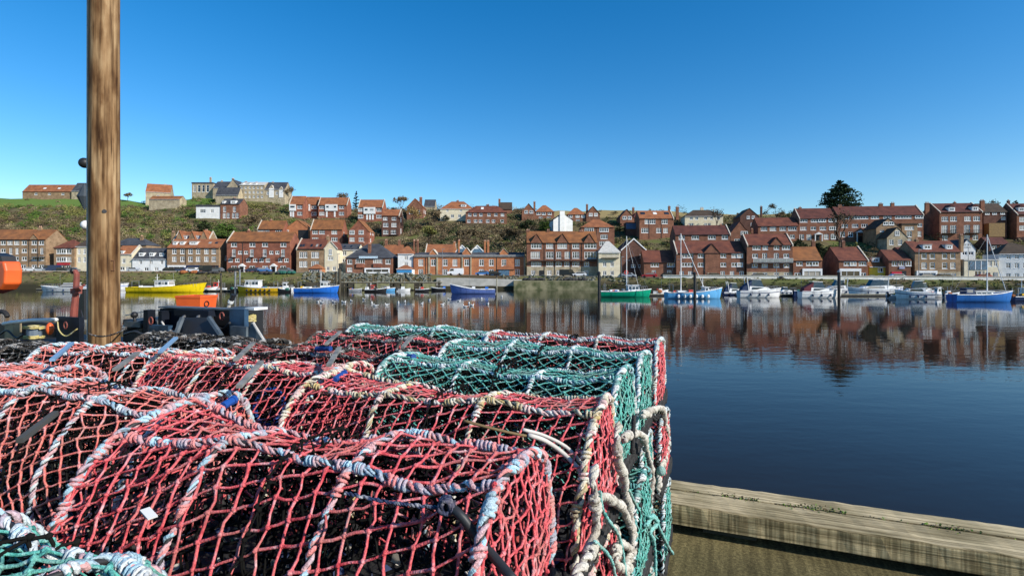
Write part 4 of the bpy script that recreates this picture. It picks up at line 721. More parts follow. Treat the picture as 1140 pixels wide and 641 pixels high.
# rock armour
ROCK = mat('rock', (.25, .25, .2), (.1, .11, .08), rough=.95, scale=1.2, rnd=.3)
def rock_mesh(s):
    r_ = random.Random(s); mb = MB(); mb.ball((0, 0, 0), .5, 6, 4)
    mb.v = [(x*r_.uniform(.7, 1.3), y*r_.uniform(.7, 1.3), z*r_.uniform(.6, 1.1)) for x, y, z in mb.v]; return mb
mb = MB()
for i in range(420):
    px = rng.uniform(338, 480) if i < 320 else rng.uniform(560, 700); k = rng.uniform(2.5, 8.4) if i < 320 else rng.uniform(5, 8.5); g = ground_at(px, bank(px)+k); s = rng.uniform(.5, 1.2); b_ = rock_mesh(i)
    c, sn = math.cos(i), math.sin(i); mb.arr([(g.x+(x*c-y*sn)*s, g.y+(x*sn+y*c)*s, g.z+z*s+.15) for x, y, z in b_.v], b_.f)
tag(obj('rock_armour', mb, ROCK), kind='stuff')
# timber jetty
TIM = mat('wet_timber', (.1, .085, .055), (.035, .032, .024), rough=.9, scale=2, stretch=(1, 1, .3)); TIMG = mat('pale_timber', (.36, .33, .24), (.2, .19, .13), rough=.9, scale=1.5)
t = thing('timber_jetty', 'dark timber jetty on piles in front of the rock bank', 'jetty', (0, 0, 0)); d0 = 146.5
for i, px in enumerate(np.arange(383, 494, 10.5)):
    for dd in (0, 3.2):
        x = (px-CX)/F*d0; h = 2.6+(.9 if i % 3 == 0 else 0); obj('post', MB().tube([(x, d0+dd, -2), (x, d0+dd, h)], .2, 7), TIM, t)
x0, x1 = (381-CX)/F*d0, (492-CX)/F*d0; L_ = x1-x0; n = 60
me = MB().box(0, L_/n-.06, -.3, 3.6, 0, .12).mesh('deck_plank', [TIMG])
for i in range(n): obj('deck_plank', me, None, t, loc=(x0+L_*i/n, d0, 2.18+.02*math.sin(i*2.3)))
for z in (1.0, 2.05): obj('beam', MB().box(x0, x1, d0-.26, d0-.2, z-.15, z+.1), TIM, t)
for px in (400, 425, 452, 476):
    x = (px-CX)/F*d0; obj('fender_panel', MB().box(x-1.2, x+2.2, d0-.42, d0-.28, .25, 1.9), mat('algae_board', (.3, .28, .14), (.14, .14, .07), rough=.9, scale=1), t)
wall_run('concrete_ledge', 'weathered low concrete ledge behind the timber jetty', 340, 486, 1.0, -1, 2.1, .6, TIM)  # dark backing: its colour stands for the shadow under the jetty
# pontoons
def pontoon(label, px0, px1, d, wdt=1.6):
    t = thing('pontoon', label, 'pontoon', ((px0-CX)/F*d, d, 0), 0, 'floating pontoons'); L = (px1-px0)/F*d; n = max(2, int(L/2.4))
    obj('float', MB().box(0, L, .1, wdt-.1, -.3, .28), BLACK, t)
    me = MB().box(.02, L/n-.03, 0, wdt, .285, .42).mesh('deck_board', [TIMG])
    for i in range(n): obj('deck_board', me, None, t, loc=(L*i/n, 0, 0))
    return t
pontoon('long floating pontoon behind the right hand motor cruisers', 822, 1064, 112); pontoon('floating pontoon left of the blue and white trawler', 722, 748, 113); pontoon('floating pontoon ahead of the yellow boat', 221, 262, 138); pontoon('low pontoon beside the black and yellow ferry', 40, 62, 149); pontoon('pontoon behind the blue sailing boat at the far right', 1064, 1180, 103)
def pile(label, px, wl, top, wpx=3, m_=None, cap=None):
    d = F*EYE/(wl-HY); x = (px-CX)/F*d; r = wpx/F*d/2; t = thing('mooring_pile', label, 'pile', (x, d, 0), 0, 'mooring piles'); h = EYE+(HY-top)/F*d
    obj('post', MB().tube([(0, 0, -2), (0, 0, h)], r, 10), m_ or TIM, t); obj('post_cap', MB().lathe([(r*1.15, 0), (r*1.15, .2), (.05, .45)], 10, (0, 0, h)), cap or BLACK, t)
pile('tall dark pile left of the green fishing boat', 667, 331, 304.5, 3.2, BLACK); pile('black pile with a pale collar beside the blue and white trawler', 773.5, 333, 305, 3, BLACK); pile('tall black pile behind the white cruiser with a dark canopy', 934, 332, 303, 3.2, BLACK, GREYM); pile('timber pile at the left end of the jetty', 378, 324, 300, 3); pile('timber pile between blue trawler and jetty', 374, 325, 304, 2.4); pile('grey steel pile near the yellow hulled ferry', 262, 325, 302, 2, GREYM); pile('second grey steel pile near the yellow hulled ferry', 267, 325, 300, 1.8, GREYM); pile('short timber pile beside the red dinghy', 246, 325, 306, 2); pile('slim pile by the stern of the striped blue boat', 553, 326, 309, 1.4, TIMG)
# ------------------------------------------------------------------ boats across the river
def hull_mb(L, B, fb, sheer=.5, rake=.9, transom=.8, m_white=True):
    """planked hull lying along +x (bow at +L/2); returns hull, gunwale and deck bodies"""
    n = 15; V = []; rows = []; hu = MB(); gu = MB(); dk = MB(); secs = []
    for i in range(n):
        t = i/(n-1); x = -L/2+L*t; w = B/2*(transom+(1-transom)*min(1, t*3))*(1-max(0, (t-.55)/.45)**2.3); w = max(w, .03); z = fb*(1+sheer*max(0, t-.25)**2*1.8+.06*(1-t)); xr = x+rake*max(0, (t-.6)/.4)**2
        secs.append([(x*.985, 0, -.45), (x, w*.62, -.3), (x+(xr-x)*.4, w*.93, fb*.32), (xr, w, z)])
    sec = np.array(secs); k = 4
    for sg in (1, -1):
        b0 = len(hu.v); P = sec*np.array([1, sg, 1]); hu.v += [tuple(p) for p in P.reshape(-1, 3)]
        for i in range(n-1):
            for j in range(k-1): a = b0+i*k+j; hu.f.append((a, a+k, a+k+1, a+1) if sg < 0 else (a, a+1, a+k+1, a+k)); hu.m.append(0)
    s0 = sec[0]; hu.quad(*[tuple(p) for p in s0], *[tuple(p*np.array([1, -1, 1])) for p in s0[::-1]])
    for sg in (1, -1): gu.tube([tuple(p*np.array([1, sg, 1])+np.array([0, 0, .02])) for p in sec[:, 3]], .085, 5)
    top = sec[:, 3]*np.array([1, 1, 1])
    for i in range(n-1):
        a, b_ = top[i], top[i+1]; q = .86; dk.quad((a[0], -a[1]*.97, a[2]*q), (b_[0], -b_[1]*.97, b_[2]*q), (b_[0], b_[1]*.97, b_[2]*q), (a[0], a[1]*.97, a[2]*q))
    return hu, gu, dk, sec
HC = {k: mat('hull_'+k, c, tuple(x*.6 for x in c), rough=.4, scale=1.6, det=8, stretch=(1, 1, .25), lo=.28, hi=.48) for k, c in dict(yellow=(.85, .62, .01), blue=(.02, .16, .62), green=(.0, .3, .17), white=(.8, .8, .78), lblue=(.12, .4, .72), purple=(.13, .2, .5), navy=(.02, .045, .12), rblue=(.02, .14, .45), grey=(.3, .32, .34), black=(.02, .02, .022), red=(.6, .06, .04), ambers=(.85, .5, .02)).items()}
RUBG = mat('dark_gear', (.03, .03, .03), (.06, .055, .05), rough=.9, scale=6); NETH = mat('orange_net_heap', (.4, .14, .04), (.2, .07, .03), rough=.95, scale=9); NETG = mat('green_net_heap', (.03, .16, .12), (.02, .08, .06), rough=.95, scale=9)
DECKM = mat('boat_deck', (.4, .38, .34), (.28, .27, .25), rough=.8); CANV = mat('canvas_navy', (.03, .05, .11), rough=.9); CANR = mat('canvas_maroon', (.14, .03, .04), rough=.9)
def box_cabin(root, x0, x1, w, z0, h, m_, name='wheelhouse', rake=.25, win=True):
    mb = MB(); mb.hexa([(x0, -w/2, z0), (x1, -w/2, z0), (x1, w/2, z0), (x0, w/2, z0), (x0+.05, -w*.44, z0+h), (x1-rake, -w*.44, z0+h), (x1-rake, w*.44, z0+h), (x0+.05, w*.44, z0+h)])
    mb.box(x0-.15, x1-rake+.3, -w*.5, w*.5, z0+h+.002, z0+h+.1); c = obj(name, mb, m_, root)
    if win:
        n = max(1, int((x1-x0)/.85)); zz0, zz1 = z0+h*.5, z0+h*.85
        for i in range(n):
            a = x0+.15+(x1-x0-.5)*i/n; b_ = a+(x1-x0-.5)/n-.12
            for sg in (-1, 1): obj('window', MB().quad(*[(q, sg*(w*(.5-.06*(z-z0)/h)+.012), z) for q, z in ((a, zz0), (b_, zz0), (b_, zz1), (a, zz1))][::sg*-1 or 1]), GLASS, c)
        f0, f1 = x1-rake*.5+.012, x1-rake*.85+.012; obj('windscreen', MB().quad((f0, -w*.4, zz0), (f0, w*.4, zz0), (f1, w*.38, zz1), (f1, -w*.38, zz1)), GLASS, c)
    return c
def boat(label, px0, px1, wl, hull, bow=1, kind='trawler', B=None, fb=None, name=None, d=None, **k):
    d = d or F*EYE/(wl-HY); L = (px1-px0)/F*d*.96; B = B or min(4.2, L*.3); fb = fb or max(.55, min(1.3, L*.105)); cx = ((px0+px1)/2-CX)/F*d
    root = thing(name or {'trawler': 'fishing_boat', 'cruiser': 'motor_cruiser', 'open': 'dinghy', 'sail': 'sailing_boat'}[kind], label, 'boat', (cx, d+B/2, 0), (0 if bow > 0 else math.pi)+R(k.get('yaw', 0)), 'boats moored along the far bank')
    hu, gu, dk, sec = hull_mb(L, B, fb, k.get('sheer', .5), k.get('rake', .06*L), k.get('transom', .8)); obj('hull', hu, HC[hull], root, smooth=True); obj('gunwale', gu, HC[k.get('gun', 'white')], root); obj('deck', dk, DECKM, root)
    if k.get('boot'): 
        bt = MB()
        for sg in (1, -1): bt.tube([tuple((p[1]*.75+p[2]*.25)*np.array([1, sg*1.01, 1])) for p in sec], .07, 4)
        obj('boot_stripe', bt, HC[k['boot']], root)
    if k.get('gear', kind in ('trawler', 'open')):
        rg_ = random.Random(int(px0*10)); n_g = 5 if kind == 'trawler' else 3
        for i in range(n_g):
            gx, gy = rg_.uniform(-.42, -.02 if kind == 'open' else .06)*L, rg_.uniform(-.28, .28)*B; s_ = rg_.uniform(.22, .45); z_ = fb*.84
            if i % 2: obj('fish_box', MB().box(gx-s_, gx+s_, gy-s_*.7, gy+s_*.7, z_, z_+s_*1.1).box(gx-s_*.9, gx+s_*.9, gy-s_*.6, gy+s_*.6, z_+s_*1.1, z_+s_*1.9), [HC['blue'], HC['ambers'], HC['grey'], HC['red'], HC['white']][rg_.randrange(5)], root)
            else: obj('net_heap', MB().ball((gx, gy, z_+s_*.4), s_*1.25, 9, 5, 0, (1.4, 1, .9)), [RUBG, NETH, NETG][rg_.randrange(3)], root)
        obj('aerial', MB().tube([(L*.1, B*.1, fb), (L*.1, B*.1, fb+rg_.uniform(2.5, 4))], .025, 4), GREYM, root)
    def rail(x0, x1, z, w):
        r_ = MB()
        for sg in (1, -1):
            r_.tube([(x0, sg*w, z+.75), (x1, sg*w*.8, z+.8)], .03, 4)
            for i in range(5): x = x0+(x1-x0)*i/4; r_.tube([(x, sg*w*(1-.2*i/4), z), (x, sg*w*(1-.2*i/4), z+.77)], .025, 4)
        obj('guard_rail', r_, GREYM, root)
    if kind == 'trawler':
        c0 = k.get('cab', .12)*L; cl = k.get('cl', .2)*L; box_cabin(root, c0, c0+cl, B*.62, fb*.8, k.get('ch', 1.7), HC[k.get('cc', 'white')], rake=.35)
        if k.get('mast', 3.2): obj('mast', MB().tube([(c0-.1, 0, fb*.8), (c0-.1, 0, fb+k.get('mast', 3.2))], [.09, .05], 6).tube([(c0-.1, -.8, fb+k.get('mast', 3.2)*.75), (c0-.1, .8, fb+k.get('mast', 3.2)*.75)], .035, 4), HC[k.get('mc', 'white')], root)
        if k.get('hold', 1): obj('hatch_coaming', MB().box(-L*.3, -L*.12, -B*.22, B*.22, fb*.7, fb*.7+.75), HC[k.get('hc', 'white')], root); obj('winch', MB().tube([(-L*.02, -B*.2, fb+.35), (-L*.02, B*.2, fb+.35)], .28, 9).box(-L*.02-.35, -L*.02+.35, -B*.12, B*.12, fb*.7, fb+.15), GREYM, root)
        g = MB(); x = -L*.4; g.tube([(x, -B*.3, fb*.8), (x, -B*.3, fb+1.6), (x, B*.3, fb+1.6), (x, B*.3, fb*.8)], .06, 5); obj('gantry', g, GREYM, root)
        rail(L*.3, L*.46, fb*1.3, B*.3)
        for i in range(k.get('fenders', 0)):
            x = -L*.32+L*.55*i/max(1, k['fenders']-1)
            for sg in (-1, 1): obj('tyre_fender', MB().ball((x, sg*(B*.5+.06), fb*.45), .33, 8, 6, sc=(.8, .35, 1.1)), HC[k.get('fc', 'black')], root)
    elif kind == 'cruiser':
        c0, c1 = -L*.28, L*.2; z = fb*.85; h = k.get('ch', 1.25); w = B*.72
        mb = MB(); mb.hexa([(c0, -w/2, z), (c1+L*.18, -w*.3, z+.1), (c1+L*.18, w*.3, z+.1), (c0, w/2, z), (c0+.2, -w*.42, z+h*.62), (c1, -w*.36, z+h*.5), (c1, w*.36, z+h*.5), (c0+.2, w*.42, z+h*.62)]); cb = obj('coachroof', mb, HC['white'], root)
        for sg in (-1, 1): obj('side_window', MB().quad(*[(x, sg*y, zz) for x, y, zz in ((c0+.5, w*.475, z+h*.26), (c1*.9, w*.36, z+h*.28), (c1*.6, w*.375, z+h*.48), (c0+.7, w*.445, z+h*.52))]), GLASS, cb)
        mb = MB(); x0 = c0+L*.04; mb.hexa([(x0, -w*.4, z+h*.6), (c1*.55, -w*.36, z+h*.5), (c1*.55, w*.36, z+h*.5), (x0, w*.4, z+h*.6), (x0+.4, -w*.34, z+h*1.25), (c1*.1, -w*.3, z+h*1.25), (c1*.1, w*.3, z+h*1.25), (x0+.4, w*.34, z+h*1.25)]); sh = obj('screen', mb, GLASS, root)
        obj('hard_top', MB().slab((x0+.1, -w*.4, z+h*1.36), (c1*.16, -w*.36, z+h*1.3), (c1*.16, w*.36, z+h*1.3), (x0+.1, w*.4, z+h*1.36), .1), HC['white'], root)
        if k.get('arch', 1): obj('radar_arch', MB().tube([(c0, -w*.45, z+.2), (c0-.35, -w*.4, z+h*1.5), (c0-.35, w*.4, z+h*1.5), (c0, w*.45, z+.2)], .09, 5), HC['white'], root)
        if k.get('canopy'):
            mb = MB(); mb.hexa([(-L*.47, -w*.45, z), (c0+.3, -w*.45, z), (c0+.3, w*.45, z), (-L*.47, w*.45, z), (-L*.42, -w*.36, z+1.0), (c0+.7, -w*.38, z+h*1.2), (c0+.7, w*.38, z+h*1.2), (-L*.42, w*.36, z+1.0)]); obj('canopy', mb, k['canopy'], root)
        st = MB()
        for sg in (-1, 1): st.tube([tuple((p[2]*.45+p[3]*.55)*np.array([1, sg*1.012, 1])) for p in sec], .07, 4)
        obj('hull_stripe', st, HC[k.get('stripe', 'navy')], root); rail(c1, L*.5, fb*1.15, B*.26)
        for i in range(3):
            for sg in (-1, 1): obj('fender', MB().ball((-L*.25+i*L*.22, sg*(B*.5+.02), fb*.5), .15, 7, 5, sc=(1, .9, 2)), HC[k.get('fc', 'navy')], root)
    elif kind == 'open':
        obj('thwart', MB().box(-L*.1, L*.05, -B*.4, B*.4, fb*.7, fb*.8), TIMG, root); obj('outboard', MB().box(-L*.53, -L*.47, -.14, .14, fb*.3, fb+.5), BLACK, root)
        if k.get('tub'): obj('console', MB().box(-.3, .4, -.3, .3, fb*.6, fb+.7), HC[k['tub']], root)
    elif kind == 'sail':
        box_cabin(root, -L*.3, -L*.14, B*.5, fb*.85, 1.3, HC['navy']); box_cabin(root, -L*.13, L*.18, B*.5, fb*.85, .75, HC['white']); rail(-L*.46, L*.5, fb*1.0, B*.42)
    if k.get('rig'):
        mx, mh, bx = k['rig'][0]*L, k['rig'][1], k['rig'][2]*L; rg = MB().tube([(mx, 0, fb*.7), (mx, 0, mh)], [.1, .07], 7); ms = obj('tall_mast', rg, HC['white'], root); obj('boom', MB().tube([(mx, 0, mh*.98), (bx, 0, fb+.9)], (.06 if len(k['rig']) < 4 else .025), 5), HC['white'], root)
        st = MB()
        for q in (-L*.48, L*.5): st.tube([(mx, 0, mh*.97), (q, 0, fb+.3)], .018, 3)
        st.tube([(mx-.7, 0, mh*.6), (mx+.7, 0, mh*.6)], .04, 4); obj('stays', st, GREYM, root)
    return root
boat('long white launch lying beyond the rusty davit at the left', 41, 97, 325, 'white', -1, 'cruiser', arch=0, ch=1.1, stripe='grey', fb=1.0, B=3.4)
boat('long bright yellow fishing boat with a raised bow', 134, 221, 325.6, 'yellow', 1, 'trawler', cab=-.1, cl=.2, ch=2.0, gun='yellow', mast=3.4, fb=1.15, sheer=1.0, boot='white', B=4.2, transom=.5)
boat('white ferry boat with an amber hull and black dashes', 261.5, 309, 325.4, 'ambers', -1, 'trawler', cab=-.02, cl=.36, ch=2.1, fenders=6, hold=0, mast=2, B=3.6)
boat('bright blue trawler with a white wheelhouse near its bow', 325, 373.5, 326.2, 'blue', 1, 'trawler', cab=.13, cl=.2, ch=1.9, hc='white', mast=4.6, sheer=.7)
boat('small black and white workboat at the left end of the jetty', 405, 429, 325, 'black', 1, 'trawler', cab=-.2, cl=.2, ch=1.2, mast=1.8, hold=0, cc='red', sheer=.8)
boat('pale purple blue fishing coble with dark oval fenders near its stern', 502, 552, 327.2, 'purple', -1, 'trawler', cab=.15, cl=.001, ch=.02, hold=1, mast=0, fenders=3, sheer=.9, B=3, fb=1.0) if False else boat('pale purple blue open coble with dark fenders and high bow', 502, 552, 327.2, 'purple', -1, 'open', sheer=1.2, B=3, fb=1.0, tub='white')
boat('green hulled fishing boat with a white wheelhouse', 668.5, 725.5, 330.8, 'green', 1, 'trawler', cab=.06, cl=.26, ch=1.5, mast=2.4, rig=(.05, 12.5, .3, 1), boot='white', B=3.6)
boat('light blue and white trawler with pale fenders and a tall mast', 743.5, 806, 332.6, 'lblue', 1, 'trawler', cab=.2, cl=.1, ch=1.3, fenders=6, fc='white', rig=(-.22, 12.6, .22), sheer=.9, boot='navy', B=3.8)
boat('white flybridge cruiser with a navy canvas covered stern', 824, 871, 331.4, 'white', 1, 'cruiser', canopy=CANV, stripe='navy', ch=2.0, fb=1.25)
boat('small white day boat behind the flybridge cruiser', 866, 888, 327.5, 'white', 1, 'cruiser', arch=0, ch=.9, stripe='grey')
boat('white cabin cruiser with a maroon canopy and three fenders', 893, 940, 332, 'white', 1, 'cruiser', canopy=CANR, arch=0, stripe='white', ch=1.7, fb=1.2)
boat('dark hulled boat just behind the maroon canopied cruiser', 884, 900, 330, 'navy', 1, 'open', fb=1.1, sheer=.3)
boat('sports cruiser with a swept white radar arch on the long pontoon', 950, 1002, 331, 'white', -1, 'cruiser', stripe='navy', ch=1.9, d=115, fb=1.2)
boat('white sports boat with a dark stripe nosing left of the wheelhouse boat', 1004, 1041, 333, 'white', -1, 'cruiser', arch=0, stripe='navy', ch=1.9, yaw=-14, fb=1.15)
boat('white angling boat with a small upright wheelhouse', 1036, 1063, 331, 'white', -1, 'trawler', cab=.0, cl=.22, ch=1.5, mast=1.6, hold=0)
boat('grey covered dinghy tied beside the white sports boat', 992, 1010, 332.5, 'grey', 1, 'open', B=1.8, fb=.6)
boat('blue hulled sailing boat with a dark doghouse and cream mast', 1066, 1134, 336.4, 'rblue', 1, 'sail', rig=(.12, 11.6, .44), boot='white', sheer=.6, fb=1.15)
boat('navy boat cut off by the right edge of the view', 1131, 1172, 335, 'navy', 1, 'trawler', cab=-.2, cl=.25, mast=3)
boat('white runabout between the green boat and the light blue trawler', 727, 744, 329, 'white', 1, 'open', fb=.8, tub='white')
boat('black inflatable with a white console near the amber ferry', 309, 323, 325.4, 'black', -1, 'open', fb=.7, tub='white')
boat('grey dinghy nudging the left piles of the jetty', 388, 402, 324.6, 'grey', 1, 'open', fb=.5)
boat('white dinghy under the middle of the jetty', 441, 456, 324.4, 'white', 1, 'open', fb=.5)
boat('dark dinghy with an orange tub under the right of the jetty', 462, 477, 324.6, 'black', 1, 'open', fb=.5, tub='red')
boat('white dinghy with a red tub on the pontoon ahead of the yellow boat', 222, 240, 324.4, 'white', 1, 'open', fb=.8, tub='red')
boat('black workboat moored by the grey steel piles', 256, 268, 324.6, 'black', 1, 'open', fb=.8)
boat('upturned blue dinghy drawn up on the grassy bank by the pile', 58, 70, 320, 'blue', 1, 'open', fb=.5, d=155)
boat('white cruiser moored behind the long pontoon near the tall black pile', 916, 952, 327.6, 'white', -1, 'cruiser', stripe='grey', ch=1.8, fb=1.1)
boat('white cruiser with a blue canvas hood behind the sports cruiser', 972, 1008, 327, 'white', 1, 'cruiser', canopy=CANV, stripe='blue', ch=1.8, fb=1.1)
boat('navy motor boat half hidden behind the flybridge cruiser', 806, 834, 328.6, 'navy', 1, 'cruiser', canopy=CANV, stripe='white', ch=1.7)
boat('small white cruiser behind the angling boat', 1018, 1046, 327.4, 'white', 1, 'cruiser', arch=0, stripe='red', ch=1.6)
boat('grey inflatable tender behind the blue sailing boat', 1052, 1070, 331.5, 'grey', 1, 'open', fb=.7)
boat('white cabin boat lying behind the green fishing boat stern', 652, 672, 327.4, 'white', -1, 'cruiser', arch=0, ch=1.2) if False else None
boat('white motor boat partly hidden behind the timber pile', 84, 136, 323.4, 'white', 1, 'cruiser', stripe='blue', ch=1.5)
boat('white workboat with a red wheelhouse ahead of the yellow boat', 228, 250, 323.4, 'white', -1, 'trawler', cab=-.1, cl=.25, cc='red', mast=2.4, hold=0)
boat('small white cabin boat right of the amber ferry', 306, 326, 323.2, 'white', 1, 'trawler', cab=-.1, cl=.3, mast=1.6, hold=0)
boat('blue and white dinghy under the left part of the jetty', 424, 439, 324.2, 'lblue', 1, 'open', fb=.6, tub='white')
boat('black tender on the mud by the right end of the jetty', 480, 496, 323.6, 'black', -1, 'open', fb=.6)
# fishing gear stacked along the far quay
for px, k_, col, lab in [(120, 7.6, NETG, 'green heap of nets on the far bank right of the pile'), (214, 7.6, NETH, 'orange heap of nets on the far bank by the tan terrace'), (232, 7.4, RUBG, 'dark heap of gear on the far bank by the tan terrace'), (300, 7.2, RUBG, 'dark heap of gear below the red block'), (318, 7.5, NETG, 'green heap of nets below the right corner of the red block'), (596, 5, RUBG, 'dark heap of pots on the mossy quay'), (640, 5, RUBG, 'long dark heap of pots on the mossy quay below the black van'), (872, 9.6, RUBG, 'dark hedge like heap along the parapet by the small brick shop')]:
    g = ground_at(px, bank(px)+k_); mb = MB(); r_ = random.Random(px)
    for i in range(9): mb.ball((r_.uniform(-3, 3), r_.uniform(-.5, .5), .3), r_.uniform(.45, .8), 8, 5, 0, (1.3, 1, .8))
    tag(obj('gear_heap', mb, col, loc=(g.x, g.y, max(g.z, 2.6 if 572 < px < 668 else g.z))), lab, 'heap', 'gear heaped on the far quay')
# ------------------------------------------------------------------ cars along the far road
CARC = {k: mat('car_'+k, c, c, rough=.25, spec=.6) for k, c in dict(black=(.012, .012, .014), white=(.8, .8, .8), red=(.5, .02, .03), silver=(.5, .52, .54), navy=(.02, .035, .09), grey=(.14, .15, .16), blue=(.04, .16, .4)).items()}
TYRE = mat('tyre', (.015, .015, .015), rough=.9)
def car_parts(van):
    P = [(-2.1, .35), (2.1, .35), (2.15, .8), (1.3, .95), (.75, 1.42), (-1.3, 1.45), (-2.0, .98), (-2.15, .8)] if not van else [(-2.5, .35), (2.4, .35), (2.5, 1.0), (1.9, 1.2), (1.4, 2.1), (-2.45, 2.15), (-2.55, 1.0)]
    b_ = MB().prism(P, -.85, .85).mesh('body', [CARC['black']]); w = MB()
    q = [(1.15, .97), (.68, 1.36), (-1.2, 1.38), (-1.75, 1.0)] if not van else [(1.75, 1.25), (1.35, 1.95), (.4, 1.98), (.4, 1.3)]
    for y in (-.86, .86): w.quad(*[(a, y, z) for a, z in (q if y > 0 else q[::-1])])
    w.quad((q[0][0]+.1, -.7, q[0][1]+.03), (q[0][0]+.1, .7, q[0][1]+.03), (q[1][0]+.12, .62, q[1][1]), (q[1][0]+.12, -.62, q[1][1])); w = w.mesh('glazing', [GLASS]); wh = MB().tube([(0, -.1, 0), (0, .1, 0)], .32, 10).mesh('wheel', [TYRE]); return b_, w, wh
CP = {0: car_parts(0), 1: car_parts(1)}
def car(label, px, col, van=0, k=12.3, flip=0):
    d = bank(px)+k; t = thing('parked_van' if van else 'parked_car', label, 'van' if van else 'car', ((px-CX)/F*d, d, terr(px, d)+.03), (math.pi if flip else 0)-math.atan2(bank(px-5)-bank(px+5), 10/F*d), 'cars parked along the far road')
    b_, w, wh = CP[van]; setmats(obj('body', b_, None, t), [CARC[col]]); obj('glazing', w, None, t)
    for x in (-1.35, 1.35):
        for y in (-.78, .78): obj('wheel', wh, None, t, loc=(x, y, .34))
for px, c, v, lab in [(57, 'navy', 1, 'dark van parked before the small hipped building with the red sign'), (36, 'white', 0, 'white car in front of the long left brick block'), (46, 'silver', 0, 'silver car beside the dark van at the left'), (70, 'black', 0, 'black car under the red sign'), (80, 'grey', 0, 'grey car by the narrow cream house'), (150, 'silver', 0, 'silver car before the white cottage terrace'), (190, 'black', 0, 'black car at the left end of the tan terrace'), (201, 'navy', 0, 'navy car before the white shopfront of the tan terrace'), (216, 'white', 0, 'white car before the navy shopfront'), (229, 'black', 1, 'black van before the dark shopfront of the tan terrace'), (241, 'grey', 0, 'grey car at the right end of the tan terrace'), (262, 'black', 0, 'black car left of the first white porch'), (281, 'navy', 0, 'navy car between the two white porches'), (294, 'blue', 0, 'blue car near the second white porch'), (318, 'grey', 0, 'grey car at the right corner of the red block'), (507, 'white', 1, 'white van parked before the orange brick hall'), (537, 'blue', 0, 'blue car before the brick hall, right of the white van'), (550, 'black', 0, 'black car by the glazed porch'), (632, 'black', 1, 'black van before the three gabled block'), (645, 'white', 0, 'white car right of the black van'), (700, 'silver', 0, 'silver car by the dark brown gable house'), (723, 'red', 0, 'red car before the low brick cottage'), (744, 'black', 0, 'black car right of the red one'), (796, 'black', 0, 'black car at the middle bay of the warehouse'), (846, 'grey', 0, 'grey car below the glass balcony'), (1000, 'white', 0, 'white car before the red shutter'), (1029, 'grey', 0, 'grey car before the pale blue shopfront'), (1052, 'black', 0, 'black car beside the stone ground floor'), (1093, 'red', 0, 'red car before the modern cream house')]:
    car(lab, px, c, v, flip=int(px) % 2)
# street lamps and posts
for px, top, lab in [(492.5, 277.5, 'tall grey lamp post before the orange brick hall'), (864.5, 297, 'thin street lamp below the glass balcony'), (1023, 278, 'street lamp before the pale blue shopfront'), (167, 280, 'street lamp before the white cottage terrace'), (376, 283, 'street lamp before the pale yellow building'), (692, 286, 'street lamp beside the cream house with the grey roof'), (1078, 276, 'pale lamp post by the modern cream house')]:
    d = bank(px)+9.7; h = EYE+(HY-top)/F*d-terr(px, d); t = thing('street_lamp', lab, 'street lamp', tuple(ground_at(px, d)), 0, 'street lamps along the far road')
    obj('post', MB().tube([(0, 0, 0), (0, 0, h)], [.1, .06], 7), GREYM, t); obj('lamp_head', MB().box(-.1, .7, -.12, .12, h-.02, h+.12), GREYM, t)
t = thing('life_ring', 'red life ring on a post beside the silver car', 'life ring', tuple(ground_at(697, bank(697)+8)), 0); obj('post', MB().tube([(0, .1, 0), (0, .1, 1.7)], .06, 6), GREYM, t)
a = np.linspace(0, 6.2832, 17); obj('ring', MB().tube([(.5*math.cos(q), 0, 1.5+.5*math.sin(q)) for q in a], .13, 7, cap=False), HC['red'], t)
# gulls resting on the river
gb = MB().ball((0, 0, .1), .2, 8, 5, 0, (1.5, .75, .7)); gb.prism([(-.28, .1), (-.5, .2), (-.25, .2)], -.06, .06); gb = gb.mesh('body', [mat('gull_white', (.8, .8, .8), (.75, .75, .75), rough=.8)], True); gh = MB().ball((.24, 0, .31), .085, 7, 5).mesh('head', [MATS['gull_white']], True)
gw = MB().ball((-.06, .09, .15), .19, 8, 4, 0, (1.5, .45, .5)).ball((-.06, -.09, .15), .19, 8, 4, 0, (1.5, .45, .5)).mesh('wings', [mat('gull_grey', (.45, .48, .5), (.38, .4, .42), rough=.8)], True); gk = MB().tube([(.31, 0, .3), (.41, 0, .28)], [.025, .008], 5).mesh('beak', [mat('beak_yellow', (.7, .45, .05), rough=.5)])
for px, py in [(354, 336.5), (358, 337.5), (371.5, 336.8), (382, 337), (384, 337), (391, 335.8), (414, 337.8), (418, 341), (430.5, 340), (443.5, 337.6), (451, 336.7), (478, 334.6), (492.8, 339.8), (500, 334), (511, 335.5), (517.7, 342), (522, 338.3), (525.5, 340.4), (543, 339), (558.5, 330.8), (536, 333), (470, 339), (405, 334)]:
    d = F*EYE/(py-HY); t = thing('gull', 'white gull floating on the brown river', 'gull', ((px-CX)/F*d, d, 0), rng.uniform(0, 6.28), 'gulls floating on the river')
    obj('body', gb, None, t); obj('head', gh, None, t); obj('wings', gw, None, t); obj('beak', gk, None, t)
